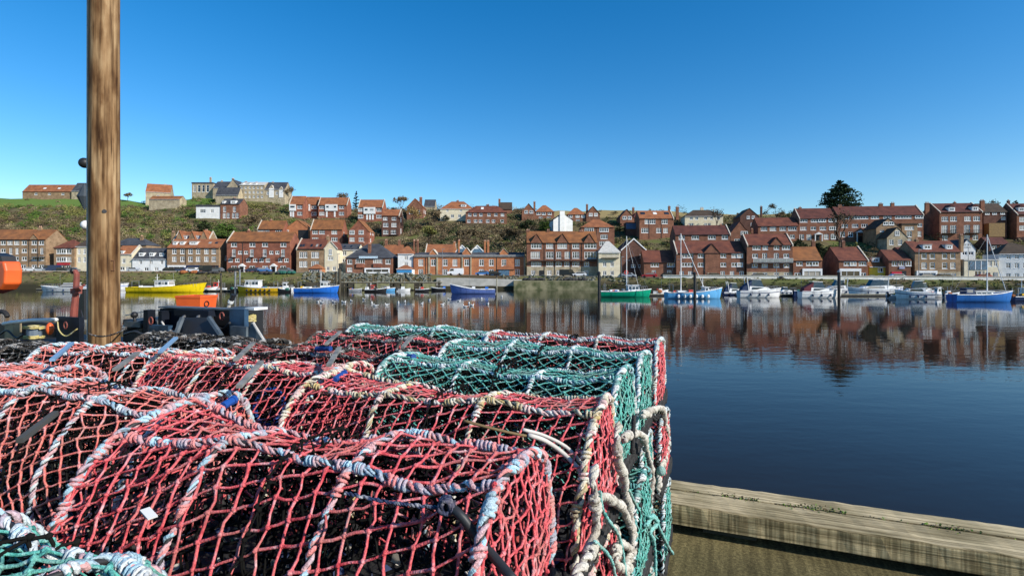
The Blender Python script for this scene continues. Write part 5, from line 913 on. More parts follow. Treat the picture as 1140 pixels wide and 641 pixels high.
# ------------------------------------------------------------------ the quay in front
DECK = EYE-1.60
U = Vector((.931, -.366, 0)); V = Vector((.366, .931, 0)); QA = math.atan2(-.366, .931)
def Q(u, v, z=0): return U*u+V*v+Vector((0, 0, DECK+z))
VB = 3.37                                            # front edge of the timber kerb
def ray_v(px, py, v):
    k = (px-CX)/F; z = v/(.366*k+.931); return Vector((k*z, z, EYE+(HY-py)/F*z))
def ray_u(px, py, u):
    k = (px-CX)/F; z = u/(.931*k-.366); return Vector((k*z, z, EYE+(HY-py)/F*z))
m = mat('deck_concrete', (.22, .18, .08), (.09, .075, .032), rough=.95, scale=1.4, det=10, bump=.3, bscale=220, lo=.3, hi=.7, spec=.15)
nt = m.node_tree; n = nt.nodes; l = nt.links; b = n['Principled BSDF']; src = b.inputs['Base Color'].links[0].from_socket
tc = n['Texture Coordinate']; v_ = n.new('ShaderNodeTexVoronoi'); v_.inputs['Scale'].default_value = 120; l.new(tc.outputs['Object'], v_.inputs['Vector'])
r_ = n.new('ShaderNodeMapRange'); r_.inputs['From Max'].default_value = .35; r_.inputs['To Min'].default_value = 1.35; r_.inputs['To Max'].default_value = .75; l.new(v_.outputs['Distance'], r_.inputs[0])
mx = n.new('ShaderNodeMix'); mx.data_type = 'RGBA'; mx.blend_type = 'MULTIPLY'; mx.inputs[0].default_value = .7; l.new(src, mx.inputs[6]); l.new(r_.outputs[0], mx.inputs[7]); l.new(mx.outputs[2], b.inputs['Base Color'])
def nzd(st, sc, dt, lo, hi, c0, c1, src):
    mp = n.new('ShaderNodeMapping'); mp.inputs['Scale'].default_value = st; l.new(tc.outputs['Object'], mp.inputs[0]); q = n.new('ShaderNodeTexNoise'); q.inputs['Scale'].default_value = sc; q.inputs['Detail'].default_value = dt; l.new(mp.outputs[0], q.inputs[0])
    r2 = n.new('ShaderNodeMapRange'); r2.inputs['From Min'].default_value = lo; r2.inputs['From Max'].default_value = hi; r2.inputs['To Min'].default_value = c0; r2.inputs['To Max'].default_value = c1; l.new(q.outputs['Fac'], r2.inputs[0])
    m2 = n.new('ShaderNodeMix'); m2.data_type = 'RGBA'; m2.blend_type = 'MULTIPLY'; m2.inputs[0].default_value = 1; l.new(src, m2.inputs[6]); l.new(r2.outputs[0], m2.inputs[7]); return m2.outputs[2]
o_ = nzd((1, 1, 1), 60, 4, .36, .64, .68, 1.28, mx.outputs[2]); o_ = nzd((1, .08, 1), 26, 4, .4, .6, .75, 1.2, o_); o_ = nzd((1, 1, 1), 150, 2, .62, .7, 1, 2.2, o_); l.new(o_, b.inputs['Base Color'])
mb = MB(); mb.box(-60, 60, -40, VB+.42, -6, 0)
tag(obj('quay_deck', mb, m, loc=(0, 0, DECK), rz=QA), kind='structure')
def timber(name, label, u0, u1, v0, v1, z0, z1, seed, m_):
    """old sawn baulk: many cross sections with wandering, chipped arrises"""
    r_ = np.random.default_rng(seed); n = int((u1-u0)/.05); V_ = []; Fc = []; prof = [(0, 0), (1, 0), (1, .85), (.97, 1), (.6, 1.0), (.3, 1.0), (.03, 1), (0, .93)]
    k = len(prof); w1 = np.cumsum(r_.normal(size=(n+1, k, 2)), axis=0)*.00012; w1 -= np.linspace(0, 1, n+1)[:, None, None]*w1[-1]
    for i in range(n+1):
        u = u0+(u1-u0)*i/n
        for j, (a, c) in enumerate(prof):
            chip = .0025*max(0, math.sin(u*3.1+j*2+seed)*math.sin(u*7.7+j)) if j in (2, 3, 6, 7) else 0
            V_.append((u, v0+(v1-v0)*a+w1[i, j, 0]*1.2+r_.normal()*.0012-(chip if a > .5 else -chip), z0+(z1-z0)*c+(w1[i, j, 1]+r_.normal()*.0012-chip if c > .5 else 0)))
    for i in range(n):
        for j in range(k): j2 = (j+1) % k; Fc.append((i*k+j, i*k+j2, i*k+k+j2, i*k+k+j))
    Fc += [tuple(range(k))[::-1], tuple(range(n*k, n*k+k))]
    return tag(obj(name, MB().arr(V_, Fc), m_, loc=(0, 0, DECK), rz=QA), label, 'timber kerb')
m = bpy.data.materials.new('weathered_baulk'); m.use_nodes = True; n = m.node_tree.nodes; l = m.node_tree.links; b = n['Principled BSDF']; b.inputs['Roughness'].default_value = .9; b.inputs['Specular IOR Level'].default_value = .15
tc = n.new('ShaderNodeTexCoord')
def nz(st, sc, dt=6):
    mp = n.new('ShaderNodeMapping'); mp.inputs['Scale'].default_value = st; l.new(tc.outputs['Object'], mp.inputs[0]); q = n.new('ShaderNodeTexNoise'); q.inputs['Scale'].default_value = sc; q.inputs['Detail'].default_value = dt; l.new(mp.outputs[0], q.inputs[0]); return q.outputs['Fac']
grain = nz((.16, 14, 14), 5, 8); blot = nz((1, 1.5, 1.5), 3.0, 8); saw = nz((1, .02, .05), 52, 4)
rp = n.new('ShaderNodeValToRGB'); rp.color_ramp.elements[0].position = .3; rp.color_ramp.elements[1].position = .66; rp.color_ramp.elements[0].color = (.18, .145, .08, 1); rp.color_ramp.elements[1].color = (.58, .49, .31, 1); l.new(grain, rp.inputs[0])
rb = n.new('ShaderNodeValToRGB'); rb.color_ramp.elements[0].position = .36; rb.color_ramp.elements[1].position = .56; rb.color_ramp.elements[0].color = (.62, .6, .52, 1); rb.color_ramp.elements[1].color = (1.08, 1.04, .98, 1); l.new(blot, rb.inputs[0])
mx = n.new('ShaderNodeMix'); mx.data_type = 'RGBA'; mx.blend_type = 'MULTIPLY'; mx.inputs[0].default_value = 1; l.new(rp.outputs[0], mx.inputs[6]); l.new(rb.outputs[0], mx.inputs[7])
# saw and drip marks run up the vertical faces only
ge = n.new('ShaderNodeNewGeometry'); sp = n.new('ShaderNodeSeparateXYZ'); l.new(ge.outputs['True Normal'], sp.inputs[0]); ab = n.new('ShaderNodeMath'); ab.operation = 'ABSOLUTE'; l.new(sp.outputs['Z'], ab.inputs[0]); inv = n.new('ShaderNodeMapRange'); inv.inputs['From Min'].default_value = .2; inv.inputs['From Max'].default_value = .6; inv.inputs['To Min'].default_value = .85; inv.inputs['To Max'].default_value = 0; l.new(ab.outputs[0], inv.inputs[0])
rs_ = n.new('ShaderNodeValToRGB'); rs_.color_ramp.elements[0].position = .42; rs_.color_ramp.elements[1].position = .6; rs_.color_ramp.elements[0].color = (.5, .47, .4, 1); rs_.color_ramp.elements[1].color = (1.25, 1.2, 1.1, 1); l.new(saw, rs_.inputs[0])
mx2 = n.new('ShaderNodeMix'); mx2.data_type = 'RGBA'; mx2.blend_type = 'MULTIPLY'; l.new(inv.outputs[0], mx2.inputs[0]); l.new(mx.outputs[2], mx2.inputs[6]); l.new(rs_.outputs[0], mx2.inputs[7]); l.new(mx2.outputs[2], b.inputs['Base Color'])
bp = n.new('ShaderNodeBump'); bp.inputs['Strength'].default_value = .8; bp.inputs['Distance'].default_value = .006; l.new(grain, bp.inputs['Height']); l.new(bp.outputs[0], b.inputs['Normal'])
BAULK = m
timber('timber_kerb', 'wide weathered timber baulk with sawn face along the quay edge', -9, 9, VB, VB+.235, .062, .182, 3, BAULK)
timber('timber_kerb', 'narrow outer timber baulk overlooking the water behind a mossy crack', -9, 9, VB+.247, VB+.41, .062, .178, 8, BAULK)
mb = MB()
for i in range(13): u = -8.5+i*1.4; mb.box(u, u+.3, VB+.09, VB+.38, -.001, .064)
tag(obj('spacer_block', mb, TIM, loc=(0, 0, DECK), rz=QA), kind='structure')
# moss and grit caught in the crack
C = []; T_ = []
for i in range(5200):
    u = rng.uniform(-1, 6); cl = math.sin(u*5.3)+math.sin(u*11.7+1)+math.sin(u*2.1)
    if cl < .9 and rng.random() < .93: continue
    C.append(tuple(Q(u, VB+.243+rng.normal()*.012*(1+max(0, cl)*.5), .176+abs(rng.normal())*.006))); T_.append((GRN*1.6 if rng.random() < .55 else BRN*.6)[rng.integers(4)])
tag(obj('moss', quads_mesh('moss', np.array(C), rng.uniform(.006, .018, len(C)), np.array(T_)), None), kind='stuff')
# ------------------------------------------------------------------ lobster pots
PL, HG = 1.02, .34
prof_c = smooth_path([(0, 0, 0), (0, .0, .09), (0, .012, .175), (0, .055, .255), (0, .112, .336), (0, .178, .383), (0, .28, .39), (0, .378, .378), (0, .452, .31), (0, .488, .2), (0, .497, .1), (0, .5, 0)], 6)[:, 1:]
pd = np.r_[0, np.cumsum(np.linalg.norm(np.diff(prof_c, axis=0), axis=1))]; PW = pd[-1]
def prof(w):
    y = np.interp(w, pd, prof_c[:, 0]); z = np.interp(w, pd, prof_c[:, 1]); e = .01
    ty = np.interp(w+e, pd, prof_c[:, 0])-np.interp(w-e, pd, prof_c[:, 0]); tz = np.interp(w+e, pd, prof_c[:, 1])-np.interp(w-e, pd, prof_c[:, 1]); q = np.hypot(ty, tz)+1e-9
    return y, z, -tz/q, ty/q                          # point and outward normal (up/out)
W1, W2 = float(pd[np.argmin(np.abs(prof_c[:, 0]-.175)+(prof_c[:, 1] < .3))]), float(pd[np.argmin(np.abs(prof_c[:, 0]-.378)+(prof_c[:, 1] < .3))])
def strand_mesh(P, E, r, rk, nc=4, sag=.0024, seed=0):
    """knotted twine: tubes along edges E between knots P, a small lump at every knot"""
    r_ = np.random.default_rng(seed); P = np.asarray(P); A, B = P[E[:, 0]], P[E[:, 1]]; k = len(E); D = B-A; ln = np.linalg.norm(D, axis=1)[:, None]+1e-9; D = D/ln
    ref = np.where(np.abs(D[:, 2:3]) < .9, np.array([[0, 0, 1.]]), np.array([[1., 0, 0]])); N = np.cross(D, ref); N /= np.linalg.norm(N, axis=1)[:, None]; Bn = np.cross(D, N)
    M = (A+B)/2+r_.normal(size=(k, 3))*sag-np.array([0, 0, sag*.5]); a = np.arange(nc)*2*np.pi/nc; ring = np.cos(a)[None, :, None]*N[:, None]+np.sin(a)[None, :, None]*Bn[:, None]; rr = r*r_.uniform(.8, 1.2, (k, 1, 1))
    Vx = np.concatenate([A[:, None]+ring*rr, M[:, None]+ring*rr*.92, B[:, None]+ring*rr], 1); base = np.arange(k)[:, None]*3*nc; fs = []
    for s in range(2):
        for i in range(nc): i2 = (i+1) % nc; fs.append(base+np.array([[s*nc+i, s*nc+i2, s*nc+nc+i2, s*nc+nc+i]]))
    Fx = np.stack(fs, 1).reshape(-1, 4); kn = np.unique(E); n0 = k*3*nc; kp = P[kn]; q = len(kn)
    dirs = np.array([(1, 0, 0), (-1, 0, 0), (0, 1, 0), (0, -1, 0), (0, 0, 1), (0, 0, -1), (.62, .62, .5), (-.62, .62, .5), (-.62, -.62, .5), (.62, -.62, .5), (.62, .62, -.5), (-.62, .62, -.5), (-.62, -.62, -.5), (.62, -.62, -.5)], float)
    kv = kp[:, None]+dirs[None]*rk*r_.uniform(.75, 1.3, (q, 14, 1))
    tri = []
    for ax, cs in ((0, (6, 9, 13, 10)), (1, (7, 11, 12, 8)), (2, (6, 10, 11, 7)), (3, (9, 8, 12, 13)), (4, (6, 7, 8, 9)), (5, (10, 13, 12, 11))):
        for i in range(4): tri.append((ax, cs[i], cs[(i+1) % 4]))
    tri = np.array(tri); Tx = (n0+np.arange(q)[:, None, None]*14+tri[None]).reshape(-1, 3)
    return np.concatenate([Vx.reshape(-1, 3), kv.reshape(-1, 3)]), [tuple(map(int, f)) for f in Fx]+[tuple(map(int, f)) for f in Tx]
def lattice(u0, u1, v0, v1, a, b_, inside):
    A, B_ = np.array(a), np.array(b_); det = A[0]*B_[1]-A[1]*B_[0]; cs = np.array([(u0, v0), (u1, v0), (u0, v1), (u1, v1)]); ij = np.stack([(cs[:, 0]*B_[1]-cs[:, 1]*B_[0])/det, (A[0]*cs[:, 1]-A[1]*cs[:, 0])/det], 1)
    i0, i1, j0, j1 = int(ij[:, 0].min())-2, int(ij[:, 0].max())+3, int(ij[:, 1].min())-2, int(ij[:, 1].max())+3; idx = {}; P = []
    for i in range(i0, i1):
        for j in range(j0, j1):
            p = i*A+j*B_
            if inside(p): idx[i, j] = len(P); P.append(p)
    E = [(idx[i, j], idx[i+di, j+dj]) for (i, j) in idx for di, dj in ((1, 0), (0, 1)) if (i+di, j+dj) in idx]
    return np.array(P), np.array(E), idx
def net_body(seed, a, b_, r, rk, nc=4):
    r_ = np.random.default_rng(seed); mg = .012
    P, E, _ = lattice(-.06, PL+.06, -.06, PW+.06, a, b_, lambda p: -.045 < p[0] < PL+.045 and -.045 < p[1] < PW+.045)
    P = P+r_.normal(size=P.shape)*.003; P[:, 0] = np.clip(P[:, 0], 0, PL); P[:, 1] = np.clip(P[:, 1], 0, PW)
    y, z, ny, nz_ = prof(P[:, 1]); s = P[:, 0]; sg = .022*np.abs(np.sin(np.pi*s/HG))*np.sin(np.pi*np.clip(P[:, 1]/PW, 0, 1))*r_.uniform(.6, 1.3)+r_.normal(size=len(s))*.003
    X = np.stack([s, y-ny*sg, z-nz_*sg], 1); keep = np.linalg.norm(X[E[:, 0]]-X[E[:, 1]], axis=1) > .006; return strand_mesh(X, E[keep], r, rk, nc, seed=seed)
def net_end(seed, a, b_, r, rk):
    r_ = np.random.default_rng(seed); ys = prof_c[:, 0]; zs = prof_c[:, 1]
    def top(y): return float(np.interp(y, ys, zs))
    P, E, _ = lattice(-.05, .55, -.05, .45, a, b_, lambda p: -.03 < p[0] < .53 and -.03 < p[1] < top(np.clip(p[0], 0, .5))+.03)
    P = P+r_.normal(size=P.shape)*.004; P[:, 0] = np.clip(P[:, 0], 0.005, .495); P[:, 1] = np.minimum(np.clip(P[:, 1], 0, 1), [top(y) for y in P[:, 0]])
    X = np.stack([.02*np.sin(P[:, 1]*9)*np.sin(P[:, 0]*6.3)+r_.normal(size=len(P))*.003, P[:, 0], P[:, 1]], 1); keep = np.linalg.norm(X[E[:, 0]]-X[E[:, 1]], axis=1) > .006; return strand_mesh(X, E[keep], r, rk, 4, seed=seed)
def rope(path, rs, Rr, pitch, core=.009, seed=0, nc=5, step=None, wob=.0025, lash=0, fray=26):
    """core bar bound with unevenly laid strands; lash adds tight turns of the same rope along the way"""
    r_ = np.random.default_rng(seed); P = resample(path, pitch/9); k = len(P); kn = lambda st, sd: np.interp(np.arange(k), np.arange(0, k+st, st), r_.normal(size=len(np.arange(0, k+st, st)))*sd)
    P = P+np.stack([kn(9, wob) for _ in range(3)], 1)
    Pf, T, N, B = frames(P); d = np.r_[0, np.cumsum(np.linalg.norm(np.diff(P, axis=0), axis=1))]; mb = MB(); mb.tube(P[::3], core, 6, 0)
    drift = np.cumsum(kn(14, .12))
    for s in range(3):
        ph = 2*np.pi*d/pitch*(1 if s < 2 else .72)+2.2*s+drift+kn(10, .45); rad = Rr*(1+kn(6, .22))*(1 if s < 2 else 1.1)
        rr = rs*(1+kn(5, .24))*(1.0, .95, .62)[s]; H = P+(np.cos(ph)[:, None]*N+np.sin(ph)[:, None]*B)*rad[:, None]+r_.normal(size=P.shape)*rs*.07
        mb.tube(H, np.maximum(rr, rs*.35), nc, 1+s % 2)
    for i in range(lash):
        j = r_.integers(8, max(9, k-8)); tn = r_.uniform(1.5, 2.8); q = np.linspace(0, tn*2*np.pi, int(tn*9)); jj = np.clip(j+q/(2*np.pi)*2.2, 0, k-1); j0 = jj.astype(int)
        H = P[j0]+(jj-j0)[:, None]*(P[np.minimum(j0+1, k-1)]-P[j0])+(np.cos(q)[:, None]*N[j0]+np.sin(q)[:, None]*B[j0])*(Rr+rs*.75); mb.tube(H, rs*.85, nc, 1+i % 2)
    # frayed yarn ends standing off the rope
    for i in range(int(d[-1]*fray)):
        j = r_.integers(2, k-2); a = r_.uniform(0, 6.28); o = (np.cos(a)*N[j]+np.sin(a)*B[j]); p0 = P[j]+o*(Rr+rs*.6); p1 = p0+(o*.7+T[j]*r_.uniform(-1, 1)+np.array([0, 0, -.2]))*rs*r_.uniform(.6, 1.7); mb.tube([p0, (p0+p1)/2+r_.normal(size=3)*rs*.15, p1], [rs*.16, rs*.13, rs*.07], 3, 1+i % 2, cap=False)
    return mb
PIPE = mat('black_pipe', (.016, .016, .017), (.03, .03, .03), rough=.6); RUB = mat('black_rubber', (.014, .014, .015), (.028, .027, .026), rough=.75, scale=30, bump=.4, bscale=120)
INNER = mat('interior_shade_twine', (.012, .012, .011), (.005, .005, .005), rough=1, spec=.05)  # near-black colour puts the shade of the pot interiors into the twine
NETM = {k: rope_mat('net_'+k, c, 40) for k, c in dict(red=[(.44, .03, .045), (.66, .065, .085), (.78, .15, .16)], pink=[(.55, .07, .07), (.76, .15, .13), (.82, .28, .22)], teal=[(.015, .22, .175), (.04, .38, .31), (.16, .52, .44)], black=[(.012, .012, .012), (.024, .024, .022), (.045, .042, .036)], dkred=[(.16, .02, .025), (.34, .04, .045), (.45, .07, .07)]).items()}
RP = {k: rope_mat('rope_'+k, c, sc) for k, c, sc in (('pink', [(.72, .2, .2), (.76, .36, .33), (.7, .66, .62), (.3, .52, .62), (.76, .3, .28)], 15), ('blue', [(.2, .44, .56), (.42, .62, .7), (.7, .74, .74), (.34, .56, .66), (.74, .36, .34)], 13), ('cream', [(.6, .48, .26), (.68, .62, .5), (.66, .4, .36), (.7, .68, .6)], 13), ('straw', [(.62, .46, .16), (.68, .6, .42), (.7, .68, .6), (.4, .34, .24)], 13), ('aqua', [(.2, .5, .5), (.4, .62, .62), (.68, .72, .7), (.14, .36, .34)], 15), ('ice', [(.45, .58, .62), (.68, .72, .72), (.3, .48, .55), (.72, .74, .72)], 12), ('grey', [(.05, .048, .042), (.12, .115, .1), (.2, .19, .17), (.03, .03, .03)], 16), ('white', [(.5, .47, .38), (.62, .58, .5), (.34, .31, .24), (.66, .63, .56)], 12))}
def mk(name, Vx, Fx, m_, smooth=True):
    return MB().arr(Vx, Fx).mesh(name, [m_], smooth)
A1, B1 = (.046, .020), (-.007, .049); A2, B2 = (.040, .026), (-.034, .026); A3, B3 = (.040, .005), (-.012, .034)
BODY = [mk('netting', *net_body(1, A1, B1, .0034, .0064, 5), NETM['red']), mk('netting', *net_body(2, (.045, .017), (.004, .046), .0031, .006), NETM['red']), mk('netting', *net_body(3, (.042, .024), (-.034, .025), .0032, .006), NETM['teal']), mk('netting', *net_body(4, (.045, .022), (-.022, .036), .0035, .0064), NETM['red'])]
ENDS = [mk('end_netting', *net_end(11, (.033, .006), (.003, .035), .0031, .006), NETM['red']), mk('end_netting', *net_end(12, (.022, .016), (-.014, .026), .0027, .005), NETM['teal'])]
hoop_path = np.c_[np.zeros(len(prof_c)), prof_c]
HOOP = [rope(hoop_path, .0046, .0050, .042, .005, s, lash=9).mesh('hoop', [PIPE, RP['pink'], RP['blue']], True) for s in (21, 22)]
def edge_path(w, seed):
    r_ = np.random.default_rng(seed); y, z, ny, nz_ = [float(q) for q in prof(w)]; xs = np.linspace(-.01, PL+.01, 40); sg = .012*np.abs(np.sin(np.pi*xs/HG))+np.interp(xs, np.linspace(0, PL, 9), r_.normal(size=9)*.004)
    return np.c_[xs, y-ny*sg, z-nz_*sg]
EDGE = [rope(edge_path(W1, 1), .0050, .0053, .042, .005, 31, lash=18).mesh('edge_rope', [PIPE, RP['pink'], RP['blue']], True), rope(edge_path(W2, 2), .0050, .0053, .040, .005, 32, lash=18).mesh('edge_rope', [PIPE, RP['pink'], RP['blue']], True)]
ENDH = rope(hoop_path, .0058, .0062, .045, .006, 41, lash=18).mesh('end_hoop', [PIPE, RP['pink'], RP['blue']], True)
fr = [(0, 0, .012), (PL, 0, .012), (PL, .5, .012), (0, .5, .012), (0, 0, .012)]
FRAME = rope([q for a, b_ in zip(fr, fr[1:]) for q in [tuple(np.array(a)*(1-t)+np.array(b_)*t) for t in np.linspace(0, 1, 12, endpoint=False)]]+[fr[0]], .011, .012, .05, .013, 51).mesh('base_frame', [PIPE, RUB, RUB], True)
SLAT = MB().box(0, .045, .01, .49, -.012, .006).mesh('base_slat', [TIM])
mb = MB(); a = np.linspace(0, 2*np.pi, 15)
for k_, (x0, r0) in enumerate(((.0, .17), (.07, .14), (.14, .11), (.22, .08))):
    mb.tube([(.33+x0, .25+r0*math.cos(q), .19+r0*math.sin(q)) for q in a], .003, 4, cap=False)
for q in a[:-1]: mb.tube([(.33, .25+.17*math.cos(q), .19+.17*math.sin(q)), (.55, .25+.08*math.cos(q+.5), .19+.08*math.sin(q+.5))], .003, 4)
FUN = mb.mesh('inner_funnel', [INNER])
RING = MB().tube([(.62, .25+.075*math.cos(q), .19+.075*math.sin(q)) for q in a], .012, 6, cap=False).mesh('entrance_ring', [mat('blue_plastic', (.012, .07, .3), (.008, .04, .18), rough=.5)], True)
MATR = MB().box(.02, PL-.02, .02, .48, .0065, .016).mesh('rubber_mat', [RUB])
# rubber bumper rings laced along the foot of an end frame
mb = MB()
for i in range(9):
    y = .03+.055*i; mb.tube([(.0, y+.024*math.cos(q), .035+.03*math.sin(q)) for q in np.linspace(0, 6.283, 11)], .011, 5, cap=False)
BUMP = mb.mesh('rubber_lacing', [RUB], True)
r_ = np.random.default_rng(77); C_ = np.c_[r_.uniform(.03, PL-.03, 420), r_.uniform(.03, .47, 420), .018+r_.exponential(.02, 420)]; pal_ = np.array([(.3, .27, .22), (.5, .46, .4), (.1, .05, .04), (.04, .12, .1), (.35, .07, .06), (.05, .07, .14), (.03, .03, .03), (.02, .02, .02)])
SCRAP = quads_mesh('bait_scraps', C_, r_.uniform(.008, .04, 420), pal_[r_.integers(8, size=420)])
NP = [0]
WARPED = {}
def warped(me, key, off, seed, amp):
    """a copy of a part mesh bent by the smooth dents shared by all the parts of one pot"""
    m_ = me.copy(); k = len(m_.vertices); P = np.empty(k*3); m_.vertices.foreach_get('co', P); P = P.reshape(-1, 3)+np.array(off); r_ = np.random.default_rng(seed); x, y, z = P.T; h = np.clip(z/.39, 0, 1.1); D = np.zeros_like(P)
    for i in range(5):
        f = r_.uniform(2, 9); g = r_.uniform(2, 9); a = r_.normal(size=3)*amp*np.array([.35, .8, 1.0])/(1+.12*f); D += (np.sin(f*x+r_.uniform(0, 6.28))*np.cos(g*y+r_.uniform(0, 6.28)))[:, None]*a[None]
    D[:, 2] -= amp*.7*np.sin(np.pi*np.clip(x/PL, 0, 1))*r_.uniform(.2, 1); P = P+D*h[:, None]**1.2-np.array(off); m_.vertices.foreach_set('co', P.ravel()); m_.update(); return m_
def dent(root, seed, amp=.022):
    for c in root.children:
        if c.type == 'MESH' and c.name.split('.')[0] in ('netting', 'end_netting', 'hoop', 'end_hoop', 'edge_rope'): c.data = warped(c.data, c.name, tuple(c.location), seed, amp)
def pot(label, ur, vf, layer, net, ra, rb, body=0, yaw=0, tilt=0, roll=0, dz=0, ring=0, full=True, group='lobster pots stacked on the quay', endnet=None):
    """pot with its right hand end at (ur, vf) along the quay; layer 0 sits on the deck"""
    rs = random.Random(int(NP[0])); NP[0] += 1
    z = .016+layer*.404+dz; o = Q(ur, vf, z); a = QA+R(yaw); root = thing('lobster_pot', label, 'lobster pot', (0, 0, 0), 0, group)
    M_ = Matrix.Translation(o) @ Matrix.Rotation(a, 4, 'Z') @ Matrix.Rotation(R(tilt), 4, 'X') @ Matrix.Rotation(R(roll), 4, 'Y') @ Matrix.Translation(Vector((-PL, 0, 0)))
    root.matrix_world = M_
    nm = NETM[net]; en = NETM[endnet or net]
    setmats(obj('netting', BODY[body], None, root), [nm])
    for x in ((PL, 0) if full else (PL,)): setmats(obj('end_netting', ENDS[1 if net == 'teal' else 0], None, root, loc=(x, 0, 0)), [en])
    for i, x in enumerate((0, HG, 2*HG, PL)):
        e = x in (0, PL); setmats(obj('end_hoop' if e else 'hoop', ENDH if e else HOOP[i % 2], None, root, loc=(x, 0, 0)), [PIPE, RP[ra], RP[rb]])
    for e_ in EDGE: setmats(obj('edge_rope', e_, None, root), [PIPE, RP[ra], RP[rb]])
    obj('base_frame', FRAME, None, root); obj('rubber_mat', MATR, None, root)
    for i in range(8): obj('base_slat', SLAT, None, root, loc=(.03+.13*i, 0, 0))
    obj('inner_funnel', FUN, None, root); inn = obj('darkening_netting', BODY[3], None, root, loc=(.03, .03, .012)); inn.scale = (.945, .85, .86); setmats(inn, [INNER])  # extra black net layer added to darken the inside of the pot
    o_ = obj('bait_scraps', SCRAP, None, root); o_['kind'] = 'stuff'
    obj('divider_netting', ENDS[0], None, root, loc=(.52, 0, 0)); setmats(bpy.data.objects[[c.name for c in root.children if c.name.startswith('divider')][0]], [INNER]); obj('rubber_lacing', BUMP, None, root, loc=(PL+.012, 0, 0))
    if ring: obj('entrance_ring', RING, None, root)
    return root
T = 2
# top layer, nearest the camera first
pot('teal netted pot with pale blue rope at the very front of the stack', -.46, .09, T, 'teal', 'ice', 'blue', 2, yaw=-2)
pot('large red netted pot with pink and pale blue rope, front of the stack', -.37, .73, T, 'red', 'blue', 'pink', 0, yaw=1.5)
pot('red netted pot with cream and yellow rope, second from the front', -.335, 1.27, T, 'red', 'cream', 'straw', 1, yaw=-1.5)
pot('teal netted pot with aqua rope just behind the cream roped red pot', -.35, 1.81, T, 'teal', 'aqua', 'ice', 2, yaw=-1)
pot('teal netted pot with white rope, second from the water', -.34, 2.36, T, 'teal', 'ice', 'aqua', 2, yaw=1)
pot('red netted pot with white rope nearest the water', -.32, 2.84, T, 'red', 'ice', 'white', 3, yaw=0)
pot('red netted pot with thick pale blue rope at the left front', -1.52, .93, T, 'pink', 'blue', 'ice', 3, yaw=2, dz=-.01)
pot('red netted pot with peach and white rope in the middle of the stack', -1.43, 1.48, T, 'red', 'cream', 'pink', 1, yaw=-3, ring=1)
pot('red netted pot with dark grey rope in the middle of the stack', -1.46, 2.0, T, 'dkred', 'grey', 'grey', 3, yaw=2, dz=-.02, ring=1)
pot('red and black pot with grey rope behind the peach roped pot', -1.42, 2.5, T, 'red', 'grey', 'grey', 3, yaw=-2, dz=-.015, ring=1)
pot('teal netted pot with white rope at the far middle of the stack', -1.40, 2.90, T, 'teal', 'ice', 'aqua', 2, yaw=1)
pot('pink netted pot with white and pink rope near the timber pile', -2.40, 1.66, T, 'pink', 'ice', 'pink', 3, yaw=4, dz=-.02)
pot('black roped pot with grey netting below the timber pile', -2.52, 2.16, T, 'black', 'grey', 'grey', 3, yaw=-1, dz=-.03)
pot('pink netted pot with pale blue rope at the left edge', -2.60, 1.13, T, 'pink', 'blue', 'pink', 1, yaw=3, dz=-.03)
pot('black roped pot with dark netting at the left edge', -3.10, 1.66, T, 'black', 'grey', 'grey', 3, yaw=6, dz=-.05) if False else None
pot('dark netted pot with black rope at the far left below the boat', -3.46, 1.62, T, 'black', 'grey', 'grey', 3, yaw=3, dz=-.04)
for o in [o for o in bpy.data.objects if o.get('category') == 'lobster pot']:
    if 'very front' not in o['label'] and any(q in o['label'] for q in ('front of the stack', 'second from the front', 'left front', 'middle of the stack', 'just behind', 'near the timber pile', 'left edge', 'second from the water')): dent(o, NP[0]+len(o['label'])*7, .022 if 'front' in o['label'] else .018)
# lower layers; only their right hand ends show
LOW = [('teal', 'aqua', 'white'), ('red', 'pink', 'white'), ('red', 'cream', 'grey'), ('teal', 'aqua', 'grey'), ('teal', 'ice', 'white'), ('red', 'ice', 'grey')]
LOW0 = [('red', 'pink', 'grey'), ('teal', 'aqua', 'grey'), ('red', 'cream', 'white'), ('teal', 'white', 'aqua'), ('black', 'grey', 'white'), ('teal', 'ice', 'grey')]
vf = [.12, .74, 1.28, 1.82, 2.36, 2.83]; names = ['frontmost row', 'second row', 'third row', 'fourth row', 'fifth row', 'row nearest the water']
for ly, tab in ((1, LOW), (0, LOW0)):
    for i, (nt_, ra, rb) in enumerate(tab):
        c = {'red': 'red', 'teal': 'teal', 'black': 'black'}[nt_]
        pot('%s netted pot in the %s layer of the %s, its end showing' % (c, 'middle' if ly else 'bottom', names[i]), -.33+[.0, .03, -.03, .045, .0, .05][(i+ly*2) % 6]-(.25 if i == 0 else 0), vf[i], ly, nt_, ra, rb, 2 if nt_ == 'teal' else 3, yaw=[1, -1, 2, -2, 0][(i+ly) % 5])
for ly in (1, 0):
    for u0, rows_ in ((-1.48, [.9, 1.45, 1.98, 2.5, 2.9]), (-2.56, [1.1, 1.66, 2.18]), (-3.64, [1.12, 1.66])):
        for i, v0 in enumerate(rows_): pot('netted pot buried in the lower layers of the stack', u0, v0, ly, 'black', 'grey', 'grey', 3, group='pots buried under the stack')
